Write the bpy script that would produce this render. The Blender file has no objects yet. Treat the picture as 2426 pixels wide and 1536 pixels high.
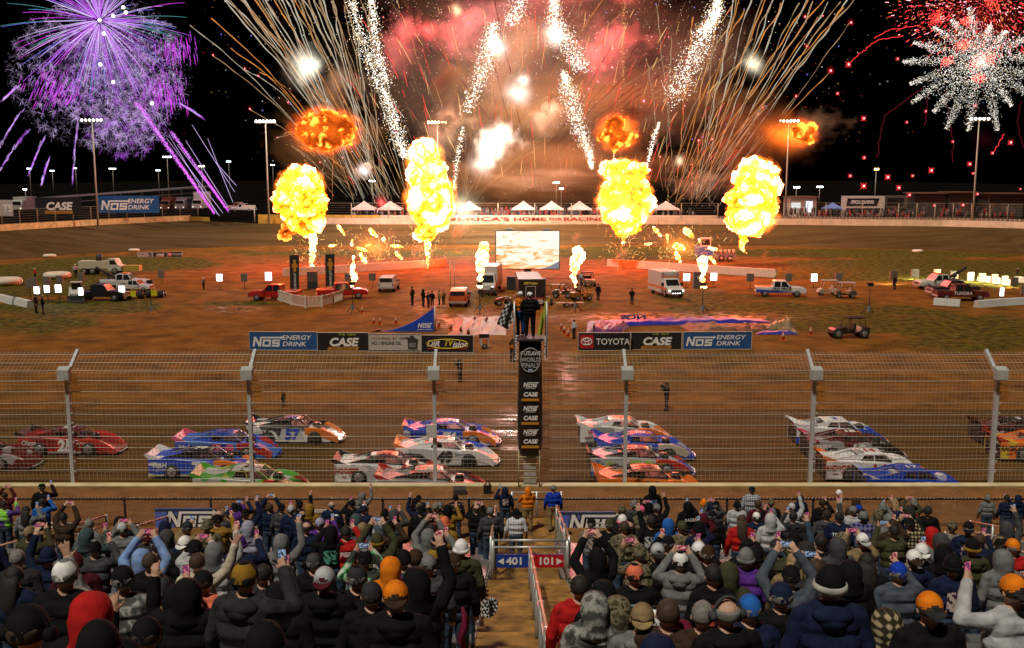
import bpy, bmesh, math, random
from mathutils import Vector, Matrix, noise
C = bpy.context.scene
R = math.radians
PI = math.pi
rnd = random.Random(7)

# ------------------------------------------------------------------ camera
CAMZ = 14.1
PITCH = math.atan(348 / 2400)
cd = bpy.data.cameras.new('camera'); cam = bpy.data.objects.new('camera', cd)
C.collection.objects.link(cam); C.camera = cam
cam.location = (0, 0, CAMZ); cam.rotation_euler = (PI / 2 - PITCH, 0, 0)
cd.sensor_width = 36; cd.lens = 36 * 2400 / 2426; cd.clip_start = 0.1; cd.clip_end = 3000

# ------------------------------------------------------------------ world, floodlight as a dim lamp, exposure
W = bpy.data.worlds.new('World'); C.world = W; W.use_nodes = True
nt = W.node_tree
bg = nt.nodes['Background']
sky = nt.nodes.new('ShaderNodeTexSky'); sky.sky_type = 'NISHITA'; sky.sun_disc = False
sky.sun_elevation = R(-6); sky.sun_rotation = R(160)
nt.links.new(sky.outputs[0], bg.inputs[0]); bg.inputs[1].default_value = 0.012
SUN_EL, SUN_AZ = 62, 212          # stands' floodlights: high, from behind the camera
sl = bpy.data.lights.new('sun', 'SUN'); sl.energy = 2.5; sl.angle = R(4); sl.color = (1.0, 0.90, 0.74)
so = bpy.data.objects.new('sun', sl); C.collection.objects.link(so)
so.rotation_euler = (R(90 - SUN_EL), 0, R(180 - SUN_AZ))
C.view_settings.view_transform = 'Standard'; C.view_settings.look = 'None'
C.view_settings.exposure = 0.0; C.view_settings.gamma = 1.0
cy = C.cycles
cy.use_denoising = True
cy.max_bounces = 5; cy.diffuse_bounces = 2; cy.glossy_bounces = 2; cy.transmission_bounces = 4
cy.volume_bounces = 0; cy.transparent_max_bounces = 12; cy.caustics_reflective = False; cy.caustics_refractive = False
cy.sample_clamp_indirect = 4.0
cy.volume_step_rate = 2.0; cy.volume_max_steps = 96

# ------------------------------------------------------------------ pixel helpers (photo pixels, 2426 x 1536)
_fw = Vector((0, math.cos(PITCH), -math.sin(PITCH))); _up = Vector((0, math.sin(PITCH), math.cos(PITCH)))
CP = Vector((0, 0, CAMZ))
def ray(px, py):
    return _fw * 2400 + Vector((px - 1213, 0, 0)) - _up * (py - 768)
def PZ(px, py, z=0.0):
    d = ray(px, py); t = (z - CAMZ) / d.z
    return CP + d * t
def PD(px, py, y):
    d = ray(px, py); return CP + d * (y / d.y)
def lerp(a, b, t): return a + (b - a) * t
def interp(x, pts):
    if x <= pts[0][0]: return pts[0][1]
    for (a, va), (b, vb) in zip(pts, pts[1:]):
        if x <= b: return va + (vb - va) * (x - a) / (b - a)
    return pts[-1][1]
def sm(t):
    t = max(0.0, min(1.0, t)); return t * t * (3 - 2 * t)

# ------------------------------------------------------------------ objects
def tag(o, label=None, cat=None, group=None, kind=None):
    if label: o['label'] = label
    if cat: o['category'] = cat
    if group: o['group'] = group
    if kind: o['kind'] = kind
    return o
def empty(name, loc=(0, 0, 0), rz=0.0, label=None, cat=None, group=None):
    o = bpy.data.objects.new(name, None); C.collection.objects.link(o)
    o.empty_display_size = 0.1
    o.location = loc; o.rotation_euler = (0, 0, rz)
    return tag(o, label, cat, group)
def link(name, me, parent=None, loc=(0, 0, 0), rot=(0, 0, 0)):
    o = bpy.data.objects.new(name, me); C.collection.objects.link(o)
    o.location = loc; o.rotation_euler = rot
    if parent: o.parent = parent
    return o
def copy_tree(o, parent=None):
    c = o.copy(); C.collection.objects.link(c)
    if parent: c.parent = parent
    for ch in o.children: copy_tree(ch, c)
    return c

class MB:
    def __init__(s): s.v = []; s.f = []; s.mi = []; s.sm = []; s.M = None; s.mat = 0
    def add(s, vs, fs, mi=None, smooth=False):
        b = len(s.v)
        for p in vs:
            s.v.append(tuple(s.M @ Vector(p)) if s.M else tuple(p))
        mi = s.mat if mi is None else mi
        for f in fs:
            s.f.append([i + b for i in f]); s.mi.append(mi); s.sm.append(smooth)
        return s
    def box(s, x0, x1, y0, y1, z0, z1, mi=None):
        return s.add([(x0,y0,z0),(x1,y0,z0),(x1,y1,z0),(x0,y1,z0),(x0,y0,z1),(x1,y0,z1),(x1,y1,z1),(x0,y1,z1)],
            [(0,3,2,1),(4,5,6,7),(0,1,5,4),(1,2,6,5),(2,3,7,6),(3,0,4,7)], mi)
    def bar(s, a, b, w=0.05, h=None, mi=None):
        a = Vector(a); b = Vector(b); d = (b - a).normalized(); h = h or w
        u = d.cross(Vector((0, 0, 1)))
        if u.length < 1e-4: u = Vector((1, 0, 0))
        u.normalize(); n = u.cross(d)
        vs = []
        for p in (a, b):
            for (i, j) in ((-1,-1),(1,-1),(1,1),(-1,1)): vs.append(p + u * (i * w / 2) + n * (j * h / 2))
        return s.add(vs, [(0,1,2,3),(7,6,5,4),(0,4,5,1),(1,5,6,2),(2,6,7,3),(3,7,4,0)], mi)
    def tube(s, pts, rad, n=8, mi=None, cap=True, smooth=True, flat=1.0):
        pts = [Vector(p) for p in pts]; k = len(pts)
        if not isinstance(rad, (list, tuple)): rad = [rad] * k
        vs = []; u = None
        for i, p in enumerate(pts):
            d = (pts[min(i+1, k-1)] - pts[max(i-1, 0)])
            d = d.normalized() if d.length > 1e-9 else Vector((0, 0, 1))
            if u is None:
                u = d.cross(Vector((0, 0, 1)))
                if u.length < 1e-3: u = d.cross(Vector((0, 1, 0)))
            u = (u - d * u.dot(d)); u.normalize(); w = d.cross(u)
            for j in range(n):
                a = 2 * PI * j / n
                vs.append(p + u * (math.cos(a) * rad[i]) + w * (math.sin(a) * rad[i] * flat))
        fs = []
        for i in range(k - 1):
            for j in range(n):
                a = i*n + j; b = i*n + (j+1) % n
                fs.append((a, b, b + n, a + n))
        if cap: fs.append(tuple(range(n-1, -1, -1))); fs.append(tuple(range((k-1)*n, k*n)))
        return s.add(vs, fs, mi, smooth)
    def ell(s, c, r, nu=12, nv=8, mi=None, z0=-1.0, z1=1.0):
        c = Vector(c); vs = []; fs = []
        a0 = math.asin(z0); a1 = math.asin(z1)
        for i in range(nv + 1):
            a = lerp(a0, a1, i / nv)
            for j in range(nu):
                b = 2 * PI * j / nu
                vs.append(c + Vector((r[0]*math.cos(a)*math.cos(b), r[1]*math.cos(a)*math.sin(b), r[2]*math.sin(a))))
        for i in range(nv):
            for j in range(nu):
                fs.append((i*nu+j, i*nu+(j+1)%nu, (i+1)*nu+(j+1)%nu, (i+1)*nu+j))
        fs.append(tuple(range(nu-1, -1, -1))); fs.append(tuple(range(nv*nu, nv*nu+nu)))
        return s.add(vs, fs, mi, True)
    def prism(s, poly, y0, y1, mi=None, ax='y', smooth=False):
        n = len(poly)
        f = {'y': lambda a, b, t: (a, t, b), 'x': lambda a, b, t: (t, a, b), 'z': lambda a, b, t: (a, b, t)}[ax]
        vs = [f(a, b, y0) for a, b in poly] + [f(a, b, y1) for a, b in poly]
        fs = [tuple(range(n)), tuple(range(2*n-1, n-1, -1))]
        for i in range(n): j = (i+1) % n; fs.append((i, i+n, j+n, j))
        return s.add(vs, fs, mi, smooth)
    def loft(s, rings, mi=None, smooth=False, cap=True, closed=True):
        n = len(rings[0]); vs = [p for r in rings for p in r]; fs = []
        for i in range(len(rings)-1):
            for j in range(n if closed else n-1):
                a = i*n+j; b = i*n+(j+1)%n
                fs.append((a, b, b+n, a+n))
        if cap: fs.append(tuple(range(n-1, -1, -1))); fs.append(tuple(range((len(rings)-1)*n, len(rings)*n)))
        return s.add(vs, fs, mi, smooth)
    def quad(s, a, b, c, d, mi=None): return s.add([a, b, c, d], [(0,1,2,3)], mi)
    def wheel(s, c, r, w, n=20, mi=None, ax='y'):     # disc about the y (or x) axis, rounded shoulders
        rings = []
        for (t, q) in ((-.5,.86),(-.42,.97),(-.3,1),(.3,1),(.42,.97),(.5,.86)):
            ring = []
            for j in range(n):
                a = 2*PI*j/n
                if ax == 'y': ring.append((c[0]+r*q*math.cos(a), c[1]+t*w, c[2]+r*q*math.sin(a)))
                else: ring.append((c[0]+t*w, c[1]+r*q*math.cos(a), c[2]+r*q*math.sin(a)))
            rings.append(ring)
        return s.loft(rings, mi, True)
    def mesh(s, name, mats, fix=True):
        me = bpy.data.meshes.new(name)
        me.from_pydata(s.v, [], s.f)
        for m in mats: me.materials.append(m)
        me.polygons.foreach_set('material_index', s.mi)
        me.polygons.foreach_set('use_smooth', s.sm)
        if fix:
            bm = bmesh.new(); bm.from_mesh(me); bmesh.ops.recalc_face_normals(bm, faces=bm.faces); bm.to_mesh(me); bm.free()
        me.update()
        return me
    def build(s, name, mats, parent=None, loc=(0,0,0), rz=0.0, fix=True):
        if not isinstance(mats, (list, tuple)): mats = [mats]
        return link(name, s.mesh(name, mats, fix), parent, loc, (0, 0, rz))

# ------------------------------------------------------------------ materials
MATS = {}
def _new(name):
    m = bpy.data.materials.new(name); m.use_nodes = True
    return m, m.node_tree, m.node_tree.nodes['Principled BSDF']
def mat(col, rough=0.6, metal=0.0, var=0.15, scale=6.0, coat=0.0, bump=0.0, name='mat', spec=.5):
    key = (tuple(col), rough, metal, var, scale, coat, bump, spec)
    if key in MATS: return MATS[key]
    m, t, b = _new(name)
    b.inputs['Roughness'].default_value = rough; b.inputs['Metallic'].default_value = metal
    b.inputs['Coat Weight'].default_value = coat; b.inputs['Coat Roughness'].default_value = 0.2; b.inputs['Specular IOR Level'].default_value = spec
    c = list(col) + [1]
    tc = t.nodes.new('ShaderNodeTexCoord'); n = t.nodes.new('ShaderNodeTexNoise')
    n.inputs['Scale'].default_value = scale; n.inputs['Detail'].default_value = 5
    t.links.new(tc.outputs['Object'], n.inputs['Vector'])
    r = t.nodes.new('ShaderNodeValToRGB')
    r.color_ramp.elements[0].position = .3; r.color_ramp.elements[1].position = .7
    r.color_ramp.elements[0].color = [max(0, x*(1-var)) for x in c[:3]] + [1]
    r.color_ramp.elements[1].color = [min(1, x*(1+var*.7)) for x in c[:3]] + [1]
    t.links.new(n.outputs['Fac'], r.inputs[0]); t.links.new(r.outputs[0], b.inputs['Base Color'])
    if bump:
        bp = t.nodes.new('ShaderNodeBump'); bp.inputs['Strength'].default_value = bump; bp.inputs['Distance'].default_value = .05
        t.links.new(n.outputs['Fac'], bp.inputs['Height']); t.links.new(bp.outputs[0], b.inputs['Normal'])
    MATS[key] = m
    return m
def emis(col, st, light=False, name='glow'):
    key = ('e', tuple(col), st, light)
    if key in MATS: return MATS[key]
    m = bpy.data.materials.new(name); m.use_nodes = True; t = m.node_tree
    t.nodes.remove(t.nodes['Principled BSDF'])
    e = t.nodes.new('ShaderNodeEmission'); e.inputs[0].default_value = list(col) + [1]; e.inputs[1].default_value = st
    t.links.new(e.outputs[0], t.nodes['Material Output'].inputs[0])
    m.cycles.emission_sampling = 'AUTO' if light else 'NONE'
    MATS[key] = m
    return m
def mix2(ca, cb, kind='noise', scale=4.0, lo=.45, hi=.55, rough=.8, vec=(1,1,1), metal=0.0, coat=0.0, cc=None, detail=3, bump=0.0):
    """two-tone pattern that belongs to the thing itself: camouflage, plaid, stripes, scuffs"""
    key = ('m', tuple(ca), tuple(cb), kind, scale, lo, hi, rough, vec, coat, cc)
    if key in MATS: return MATS[key]
    m, t, b = _new('pattern')
    b.inputs['Roughness'].default_value = rough; b.inputs['Metallic'].default_value = metal; b.inputs['Coat Weight'].default_value = coat; b.inputs['Coat Roughness'].default_value = .2
    if rough > .75: b.inputs['Specular IOR Level'].default_value = .15
    tc = t.nodes.new('ShaderNodeTexCoord'); mp = t.nodes.new('ShaderNodeMapping'); mp.inputs['Scale'].default_value = vec
    t.links.new(tc.outputs['Object'], mp.inputs[0])
    r = t.nodes.new('ShaderNodeValToRGB')
    r.color_ramp.elements[0].position = lo; r.color_ramp.elements[1].position = hi
    r.color_ramp.elements[0].color = list(ca)+[1]; r.color_ramp.elements[1].color = list(cb)+[1]
    if cc:
        e = r.color_ramp.elements.new(min(.99, hi+.08)); e.color = list(cc)+[1]
    if kind == 'noise':
        n = t.nodes.new('ShaderNodeTexNoise'); n.inputs['Scale'].default_value = scale; n.inputs['Detail'].default_value = detail
        t.links.new(mp.outputs[0], n.inputs['Vector']); t.links.new(n.outputs['Fac'], r.inputs[0])
    elif kind == 'wave':
        n = t.nodes.new('ShaderNodeTexWave'); n.inputs['Scale'].default_value = scale
        t.links.new(mp.outputs[0], n.inputs['Vector']); t.links.new(n.outputs['Fac'], r.inputs[0])
    elif kind == 'plaid':
        a = t.nodes.new('ShaderNodeTexWave'); a.inputs['Scale'].default_value = scale
        z = t.nodes.new('ShaderNodeTexWave'); z.inputs['Scale'].default_value = scale; z.bands_direction = 'Z'
        mm = t.nodes.new('ShaderNodeMath'); mm.operation = 'ADD'
        m2 = t.nodes.new('ShaderNodeMath'); m2.operation = 'MULTIPLY'; m2.inputs[1].default_value = .5
        t.links.new(mp.outputs[0], a.inputs['Vector']); t.links.new(mp.outputs[0], z.inputs['Vector'])
        t.links.new(a.outputs['Fac'], mm.inputs[0]); t.links.new(z.outputs['Fac'], mm.inputs[1])
        t.links.new(mm.outputs[0], m2.inputs[0]); t.links.new(m2.outputs[0], r.inputs[0])
    t.links.new(r.outputs[0], b.inputs['Base Color'])
    MATS[key] = m
    return m

WHITE = mat((.72,.72,.70), .45, name='white_paint'); BLACK = mat((.012,.012,.013), .5, name='black_paint')
RUBBER = mat((.018,.017,.016), .85, var=.4, name='rubber'); STEEL = mat((.46,.48,.49), .4, .55, name='galvanised_steel')
DARK = mat((.03,.03,.032), .6, name='dark_metal'); GLASS = mat((.015,.018,.02), .08, coat=.5, var=.05, name='dark_glass')
ALU = mat((.55,.55,.55), .35, .8, name='aluminium'); CONC = mat((.42,.38,.31), .85, var=.3, scale=2, name='concrete')
LAMPW = emis((.85,.93,1.0), 14, True, 'lamp_white'); TAIL = mat((.25,.01,.01), .3, name='tail_lamp')
ORANGE = mat((.75,.2,.02), .6); SKIN = mat((.50,.29,.20), .55, var=.12, scale=12, name='skin')

# ------------------------------------------------------------------ lettering
def text(s, size, parent, loc, rot, m, shear=0.0, bold=0.0, name='lettering', align='CENTER', sx=1.0, ex=0.004):
    c = bpy.data.curves.new(name, 'FONT'); c.body = s; c.size = size; c.shear = shear; c.offset = bold * size
    c.align_x = align; c.align_y = 'CENTER'; c.extrude = ex; c.resolution_u = 3
    c.materials.append(m)
    o = bpy.data.objects.new(name, c); C.collection.objects.link(o)
    o.location = loc; o.rotation_euler = rot; o.scale = (sx, 1, 1)
    if parent: o.parent = parent
    return o
FRONT = (PI/2, 0, 0)          # reads from the camera's side (facing -Y)
def nos_mark(mb, x, z, h, y, mi):      # N O S with an arrow bar; h letter height; drawn on the plane y facing -y
    t = h * .2; k = .18
    def P(poly): mb.prism([(x + a*h + b*h*k, z + b*h) for a, b in poly], y, y + .006, mi)
    P([(0,0),(.2,0),(.2,.68),(.62,0),(.84,0),(.84,1.0),(.64,1.0),(.64,.36),(.2,1.0),(0,1.0)])
    P([(.84,1.0),(2.75,1.0),(2.75,1.13),(3.02,.93),(2.75,.73),(2.75,.85),(.84,.85)])     # arrow bar
    for q in ([(.98,0),(1.8,0),(1.8,.18),(.98,.18)],[(.98,.54),(1.8,.54),(1.8,.72),(.98,.72)],[(.98,.182),(1.16,.182),(1.16,.538),(.98,.538)],[(1.62,.182),(1.8,.182),(1.8,.538),(1.62,.538)]): P(q)
    for q in ([(1.94,0),(2.72,0),(2.72,.18),(1.94,.18)],[(2.52,.182),(2.72,.182),(2.72,.45),(2.52,.45)],[(1.94,.28),(2.518,.28),(2.518,.45),(1.94,.45)],[(1.94,.452),(2.14,.452),(2.14,.72),(1.94,.72)],[(2.142,.55),(2.72,.55),(2.72,.72),(2.142,.72)]): P(q)
# ================================================================== SETTING
def pix(p):
    d = Vector(p) - CP; f = d.dot(_fw)
    return (1213 + d.x / f * 2400, 768 - d.dot(_up) / f * 2400)
FARZ = 3.8
WALLPX = [(-900,600),(-400,566),(0,548),(230,534),(450,523),(612,530),(900,532),(1213,532),(1500,532),(1826,533),(2240,537),(2426,542),(2800,556),(3300,590)]
WALLW = [PZ(x, y, FARZ) for x, y in WALLPX]
INPX = [(-900,720),(-400,655),(0,617),(165,603),(410,590),(640,583),(1213,580),(1826,583),(2240,594),(2426,604),(2800,640),(3300,700)]
INW = [PZ(x, y, 0) for x, y in INPX]
def wallY(x): return interp(x, [(p.x, p.y) for p in WALLW])
def inY(x): return interp(x, [(p.x, p.y) for p in INW])
COLS = [-500,-380,-300,-240,-200,-170,-150] + [-136 + 2*i for i in range(137)] + [150,170,200,240,300,380,500]
NIN, NTR = 96, 10
def gblob(px, py, cx, cy, rx, ry):
    d = ((px-cx)/rx)**2 + ((py-cy)/ry)**2
    return math.exp(-d*d)
GRASS = [(2150,640,420,30,.9),(2426,655,260,40,.7),(2050,760,330,50,.55),(2300,790,260,60,.58),(1900,640,300,20,.8),(90,665,260,45,.85),(200,725,240,22,.7),(60,760,240,50,.5),
         (300,625,260,22,.75),(600,900,700,70,.30),(1800,890,900,60,.36),(1780,735,220,20,.85),(1700,705,160,16,.6),(1120,710,60,22,.9),(1400,720,60,20,.5),
         (560,720,120,10,.6),(900,600,600,14,.5),(1500,600,300,22,.6),(100,930,400,40,.25),(1520,860,300,30,.35),(2100,600,500,12,.9)]
WET = [(1205,1022,55,55,1.0),(1140,768,100,30,.42),(560,732,60,10,1.0),(1010,725,40,40,.5),(1600,752,330,12,.7),(1075,760,50,20,.8),(1330,900,40,60,.6),(1300,1000,700,70,.12)]
def attr_mesh(name, vs, fs, m, masks):
    me = bpy.data.meshes.new(name); me.from_pydata(vs, [], fs); me.materials.append(m)
    for an, vals in masks.items():
        a = me.attributes.new(an, 'FLOAT', 'POINT'); a.data.foreach_set('value', vals)
    me.polygons.foreach_set('use_smooth', [True]*len(fs)); me.update()
    return link(name, me)
def soil(name, dirt, dirt2, grass=None, streak=(1,1,1), scale=.6, bump=.5, rough=.9):
    m, t, b = _new(name)
    tc = t.nodes.new('ShaderNodeTexCoord'); mp = t.nodes.new('ShaderNodeMapping'); mp.inputs['Scale'].default_value = streak
    t.links.new(tc.outputs['Object'], mp.inputs[0])
    n1 = t.nodes.new('ShaderNodeTexNoise'); n1.inputs['Scale'].default_value = scale; n1.inputs['Detail'].default_value = 8; n1.inputs['Roughness'].default_value = .65
    t.links.new(mp.outputs[0], n1.inputs['Vector'])
    r1 = t.nodes.new('ShaderNodeValToRGB'); r1.color_ramp.elements[0].position = .33; r1.color_ramp.elements[1].position = .68
    r1.color_ramp.elements[0].color = list(dirt)+[1]; r1.color_ramp.elements[1].color = list(dirt2)+[1]
    t.links.new(n1.outputs['Fac'], r1.inputs[0]); col = r1.outputs[0]
    n2 = t.nodes.new('ShaderNodeTexNoise'); n2.inputs['Scale'].default_value = .13; n2.inputs['Detail'].default_value = 9; n2.inputs['Roughness'].default_value = .72
    t.links.new(mp.outputs[0] if grass is None else tc.outputs['Object'], n2.inputs['Vector'])
    if grass:
        at = t.nodes.new('ShaderNodeAttribute'); at.attribute_name = 'grass'
        ad = t.nodes.new('ShaderNodeMath'); ad.operation = 'ADD'; t.links.new(at.outputs['Fac'], ad.inputs[0]); t.links.new(n2.outputs['Fac'], ad.inputs[1])
        rr = t.nodes.new('ShaderNodeValToRGB'); rr.color_ramp.elements[0].position = .86; rr.color_ramp.elements[1].position = 1.06
        t.links.new(ad.outputs[0], rr.inputs[0])
        n3 = t.nodes.new('ShaderNodeTexNoise'); n3.inputs['Scale'].default_value = 1.3; n3.inputs['Detail'].default_value = 8
        t.links.new(tc.outputs['Object'], n3.inputs['Vector'])
        r3 = t.nodes.new('ShaderNodeValToRGB'); r3.color_ramp.elements[0].position = .38; r3.color_ramp.elements[1].position = .66
        r3.color_ramp.elements[0].color = list(grass[0])+[1]; r3.color_ramp.elements[1].color = list(grass[1])+[1]
        t.links.new(n3.outputs['Fac'], r3.inputs[0])
        mx = t.nodes.new('ShaderNodeMix'); mx.data_type = 'RGBA'
        t.links.new(rr.outputs[0], mx.inputs['Factor']); t.links.new(col, mx.inputs['A']); t.links.new(r3.outputs[0], mx.inputs['B'])
        col = mx.outputs['Result']
    t.links.new(col, b.inputs['Base Color']); b.inputs['Specular IOR Level'].default_value = .12
    aw = t.nodes.new('ShaderNodeAttribute'); aw.attribute_name = 'wet'
    mw = t.nodes.new('ShaderNodeMath'); mw.operation = 'MULTIPLY_ADD'
    n4 = t.nodes.new('ShaderNodeTexNoise'); n4.inputs['Scale'].default_value = .9; n4.inputs['Detail'].default_value = 4
    t.links.new(mp.outputs[0], n4.inputs['Vector'])
    r4 = t.nodes.new('ShaderNodeValToRGB'); r4.color_ramp.elements[0].position = .45; r4.color_ramp.elements[1].position = .56
    t.links.new(n4.outputs['Fac'], r4.inputs[0])
    m4 = t.nodes.new('ShaderNodeMath'); m4.operation = 'MULTIPLY'; t.links.new(aw.outputs['Fac'], m4.inputs[0]); t.links.new(r4.outputs[0], m4.inputs[1])
    t.links.new(m4.outputs[0], mw.inputs[0]); mw.inputs[1].default_value = -(rough-.12); mw.inputs[2].default_value = rough
    t.links.new(mw.outputs[0], b.inputs['Roughness'])
    sp_ = t.nodes.new('ShaderNodeMath'); sp_.operation = 'MULTIPLY_ADD'; sp_.inputs[1].default_value = .5; sp_.inputs[2].default_value = .1
    t.links.new(m4.outputs[0], sp_.inputs[0]); t.links.new(sp_.outputs[0], b.inputs['Specular IOR Level'])
    bp = t.nodes.new('ShaderNodeBump'); bp.inputs['Strength'].default_value = bump; bp.inputs['Distance'].default_value = .12
    t.links.new(n1.outputs['Fac'], bp.inputs['Height']); t.links.new(bp.outputs[0], b.inputs['Normal'])
    return m
DIRT = ((.17,.075,.026),(.32,.16,.06))
M_GROUND = soil('infield_soil', (.08,.031,.004), (.27,.112,.015), ((.020,.020,.003),(.145,.115,.012)), scale=.35)
M_TRACK = soil('track_clay', (.040,.018,.003), (.140,.070,.010), streak=(.10,1,1), scale=1.5, bump=.55, rough=.82)
M_TRACKF = soil('far_track_clay', (.050,.029,.008), (.105,.064,.020), streak=(.03,.35,1), scale=.9, bump=.2, rough=.8)
# ground sheet: infield, banking and the rise beyond the far wall
vs = []; fs = []; gm = []; wm = []
rowz = []
for x in COLS:
    iy, wy = inY(x), wallY(x)
    ys = [(-30 + (iy+30)*(k/NIN)**1.25, 0) for k in range(NIN+1)] + [(lerp(iy, wy, k/NTR), FARZ*sm(k/NTR*.5+.0)*2 if k/NTR < 1 else FARZ) for k in range(1, NTR+1)]
    ys = [(y, z if i <= NIN else FARZ*((i-NIN)/NTR)**1.15) for i, (y, z) in enumerate(ys)]
    ys += [(wy+.5, FARZ), (wy+12, FARZ+.25), (wy+40, FARZ+.4), (wy+120, FARZ+.6), (wy+400, FARZ+1.5), (wy+1300, FARZ+5)]
    for y, z in ys:
        vs.append((x, y, z))
        if y > 12:
            q = pix((x, y, z))
            gm.append(min(1, max([w*gblob(q[0], q[1], cx, cyy, rx, ry) for cx, cyy, rx, ry, w in GRASS])) if y < iy-.5 else 0)
            wm.append(max([w*gblob(q[0], q[1], cx, cyy, rx, ry) for cx, cyy, rx, ry, w in WET]))
        else: gm.append(0); wm.append(0)
NR = len(ys)
for i in range(len(COLS)-1):
    for j in range(NR-1):
        a = i*NR+j; fs.append((a, a+NR, a+NR+1, a+1))
go = tag(attr_mesh('ground', vs, fs, M_GROUND, {'grass': gm, 'wet': wm}), kind='structure')
UNLIT = mat((.007,.006,.005), .95, var=.5, scale=.1, name='night_dark_ground'); UNLIT.node_tree.nodes['Principled BSDF'].inputs['Specular IOR Level'].default_value = 0  # night darkness beyond the far wall put into a near-black ground colour
go.data.materials.append(UNLIT)
go.data.polygons.foreach_set('material_index', [1 if (k % (NR-1)) > NIN+NTR+0 else 0 for k in range(len(fs))])
# banked far track, riding 2 cm above the ground sheet on the same grid
tv = []; tf = []
for i in range(len(COLS)):
    for j in range(NTR+1):
        p = vs[i*NR+NIN+j]; tv.append((p[0], p[1], p[2]+.02))
for i in range(len(COLS)-1):
    for j in range(NTR):
        a = i*(NTR+1)+j; tf.append((a, a+NTR+1, a+NTR+2, a+1))
tag(attr_mesh('far_track', tv, tf, M_TRACKF, {'wet': [0.05]*len(tv)}), kind='structure')
# front straight
def sheet(name, x0, x1, y0, y1, z, m, nx=60, ny=12, zf=None):
    v = []; f = []; w = []
    for i in range(nx+1):
        for j in range(ny+1):
            x = lerp(x0, x1, i/nx); y = lerp(y0, y1, j/ny); zz = zf(x, y) if zf else z
            v.append((x, y, zz)); q = pix((x, y, zz)) if y > 12 else (-999, -999)
            w.append(max([wt*gblob(q[0], q[1], cx, cyy, rx, ry) for cx, cyy, rx, ry, wt in WET]))
    for i in range(nx):
        for j in range(ny):
            a = i*(ny+1)+j; f.append((a, a+ny+1, a+ny+2, a+1))
    return tag(attr_mesh(name, v, f, m, {'wet': w}), kind='structure')
sheet('front_track', -140, 140, 41.0, 60.6, .03, M_TRACK, 200, 24)
M_BANK = soil('embankment_soil', (.15,.07,.022), (.27,.135,.045), scale=1.2, bump=.4)
sheet('embankment', -60, 60, 30.0, 41.25, 1.2, M_BANK, 60, 24, lambda x, y: lerp(2.05, 1.19, sm((y-33)/8)))

# ------------------------------------------------------------------ far wall, its fence and banners
def wall_pts(x0, x1, step=20):
    n = max(1, int(abs(x1-x0)/step)); pts = []
    for i in range(n+1):
        px = lerp(x0, x1, i/n); pts.append(PZ(px, interp(px, WALLPX), FARZ))
    return pts
def wall_strip(name, x0, x1, h, th, m, lab, back=0.0, z=FARZ, group=None, step=20):
    pts = wall_pts(x0, x1, step); mb = MB(); rings = []
    for p in pts:
        s = 1 + back / p.y
        a = Vector((p.x*s, p.y*s, z)); b = Vector((p.x*(s+th/p.y), p.y*(s+th/p.y), z))
        rings.append([a, b, b+Vector((0,0,h)), a+Vector((0,0,h))])
    mb.loft(rings)
    return tag(mb.build(name, m), lab, 'wall', group)
M_YEL = mat((.62,.38,.05), .7, var=.3, scale=.8, name='yellow_wall'); M_CREAM = mat((.62,.52,.36), .7, var=.2, scale=.7, name='cream_wall')
M_YWHT = mat((.66,.50,.20), .75, var=.35, scale=1.0, name='pale_yellow_wall')
wall_strip('far_wall', -300, 452, 1.25, .35, M_YWHT, 'pale yellow concrete wall curving round the turn behind the two big banners')
wall_strip('far_wall', 453, 497, 1.0, .35, M_YEL, 'short bright yellow block ending the wall beside the purple comets')
wall_strip('far_wall', 612, 770, 1.35, .35, M_YEL, 'yellow stretch of far wall below the fireball nearest the pit gap')
fw = wall_strip('far_wall', 771, 1560, 1.35, .35, M_CREAM, 'cream backstretch wall lettered with red slogan behind the big screen')
wall_strip('far_wall', 1561, 2760, 1.35, .35, M_CREAM, 'plain cream far wall sweeping right behind the grass')
SLOGAN = mat((.30,.02,.015), .6, name='red_paint')
for s, x0, x1, hh in (("AMERI",1020,1136,.85),("CA'S",1138,1207,.85),('HOME',1217,1293,.85),('FOR',1302,1332,.6),('RACING',1338,1438,.85),('* * *',1306,1328,.3)):
    p = PD((x0+x1)/2, 521 if s[0] != '*' else 529, 220.6); w = (x1-x0)*p.y/2400
    o = text(s, hh*1.25, fw, p, FRONT, SLOGAN, bold=.02)
    bpy.context.view_layer.update()
    o.scale.x = w / max(.1, o.dimensions.x); o.location.y = wallY(p.x)-.06
wall_strip('far_barrier', 612, 900, 1.0, .3, M_YEL, 'yellow low barrier just behind the far wall by the pit gap', 7, FARZ+.75)
M_SEG = mix2((.62,.55,.45), (.20,.15,.10), 'wave', .42, .02, .05, .7)
wall_strip('far_barrier', 901, 1700, 1.0, .3, M_CREAM, 'pale low barrier in front of the tents and spectators', 7, FARZ+.75)
wall_strip('far_barrier', 1701, 2760, .85, .3, M_SEG, 'white segmented low barrier below the vendor stalls', 7, FARZ+.75)
def far_fence(x0, x1, n, back, h, lab):
    root = empty('debris_fence', PZ((x0+x1)/2, interp((x0+x1)/2, WALLPX), FARZ), 0, lab, 'fence')
    o = root.location.copy(); m = MB(); pp = []
    for i in range(n+1):
        px = lerp(x0, x1, i/n); p = PZ(px, interp(px, WALLPX), FARZ); p = p*(1+back/p.y); p.z = FARZ+.4; pp.append(p-o)
    for a, b in zip(pp, pp[1:]):
        for k in range(1, 9): m.bar(a+Vector((0,0,h*k/8)), b+Vector((0,0,h*k/8)), .03 if k < 8 else .07)
    m.build('cable', mat((.22,.19,.14), .6, .3), root)
    mp = MB(); mp.tube([(0,0,0),(0,0,h)], .09, 6); me = mp.mesh('fence_post', [mat((.30,.25,.16), .6, .3)])
    for a in pp: link('post', me, root, a)
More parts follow.
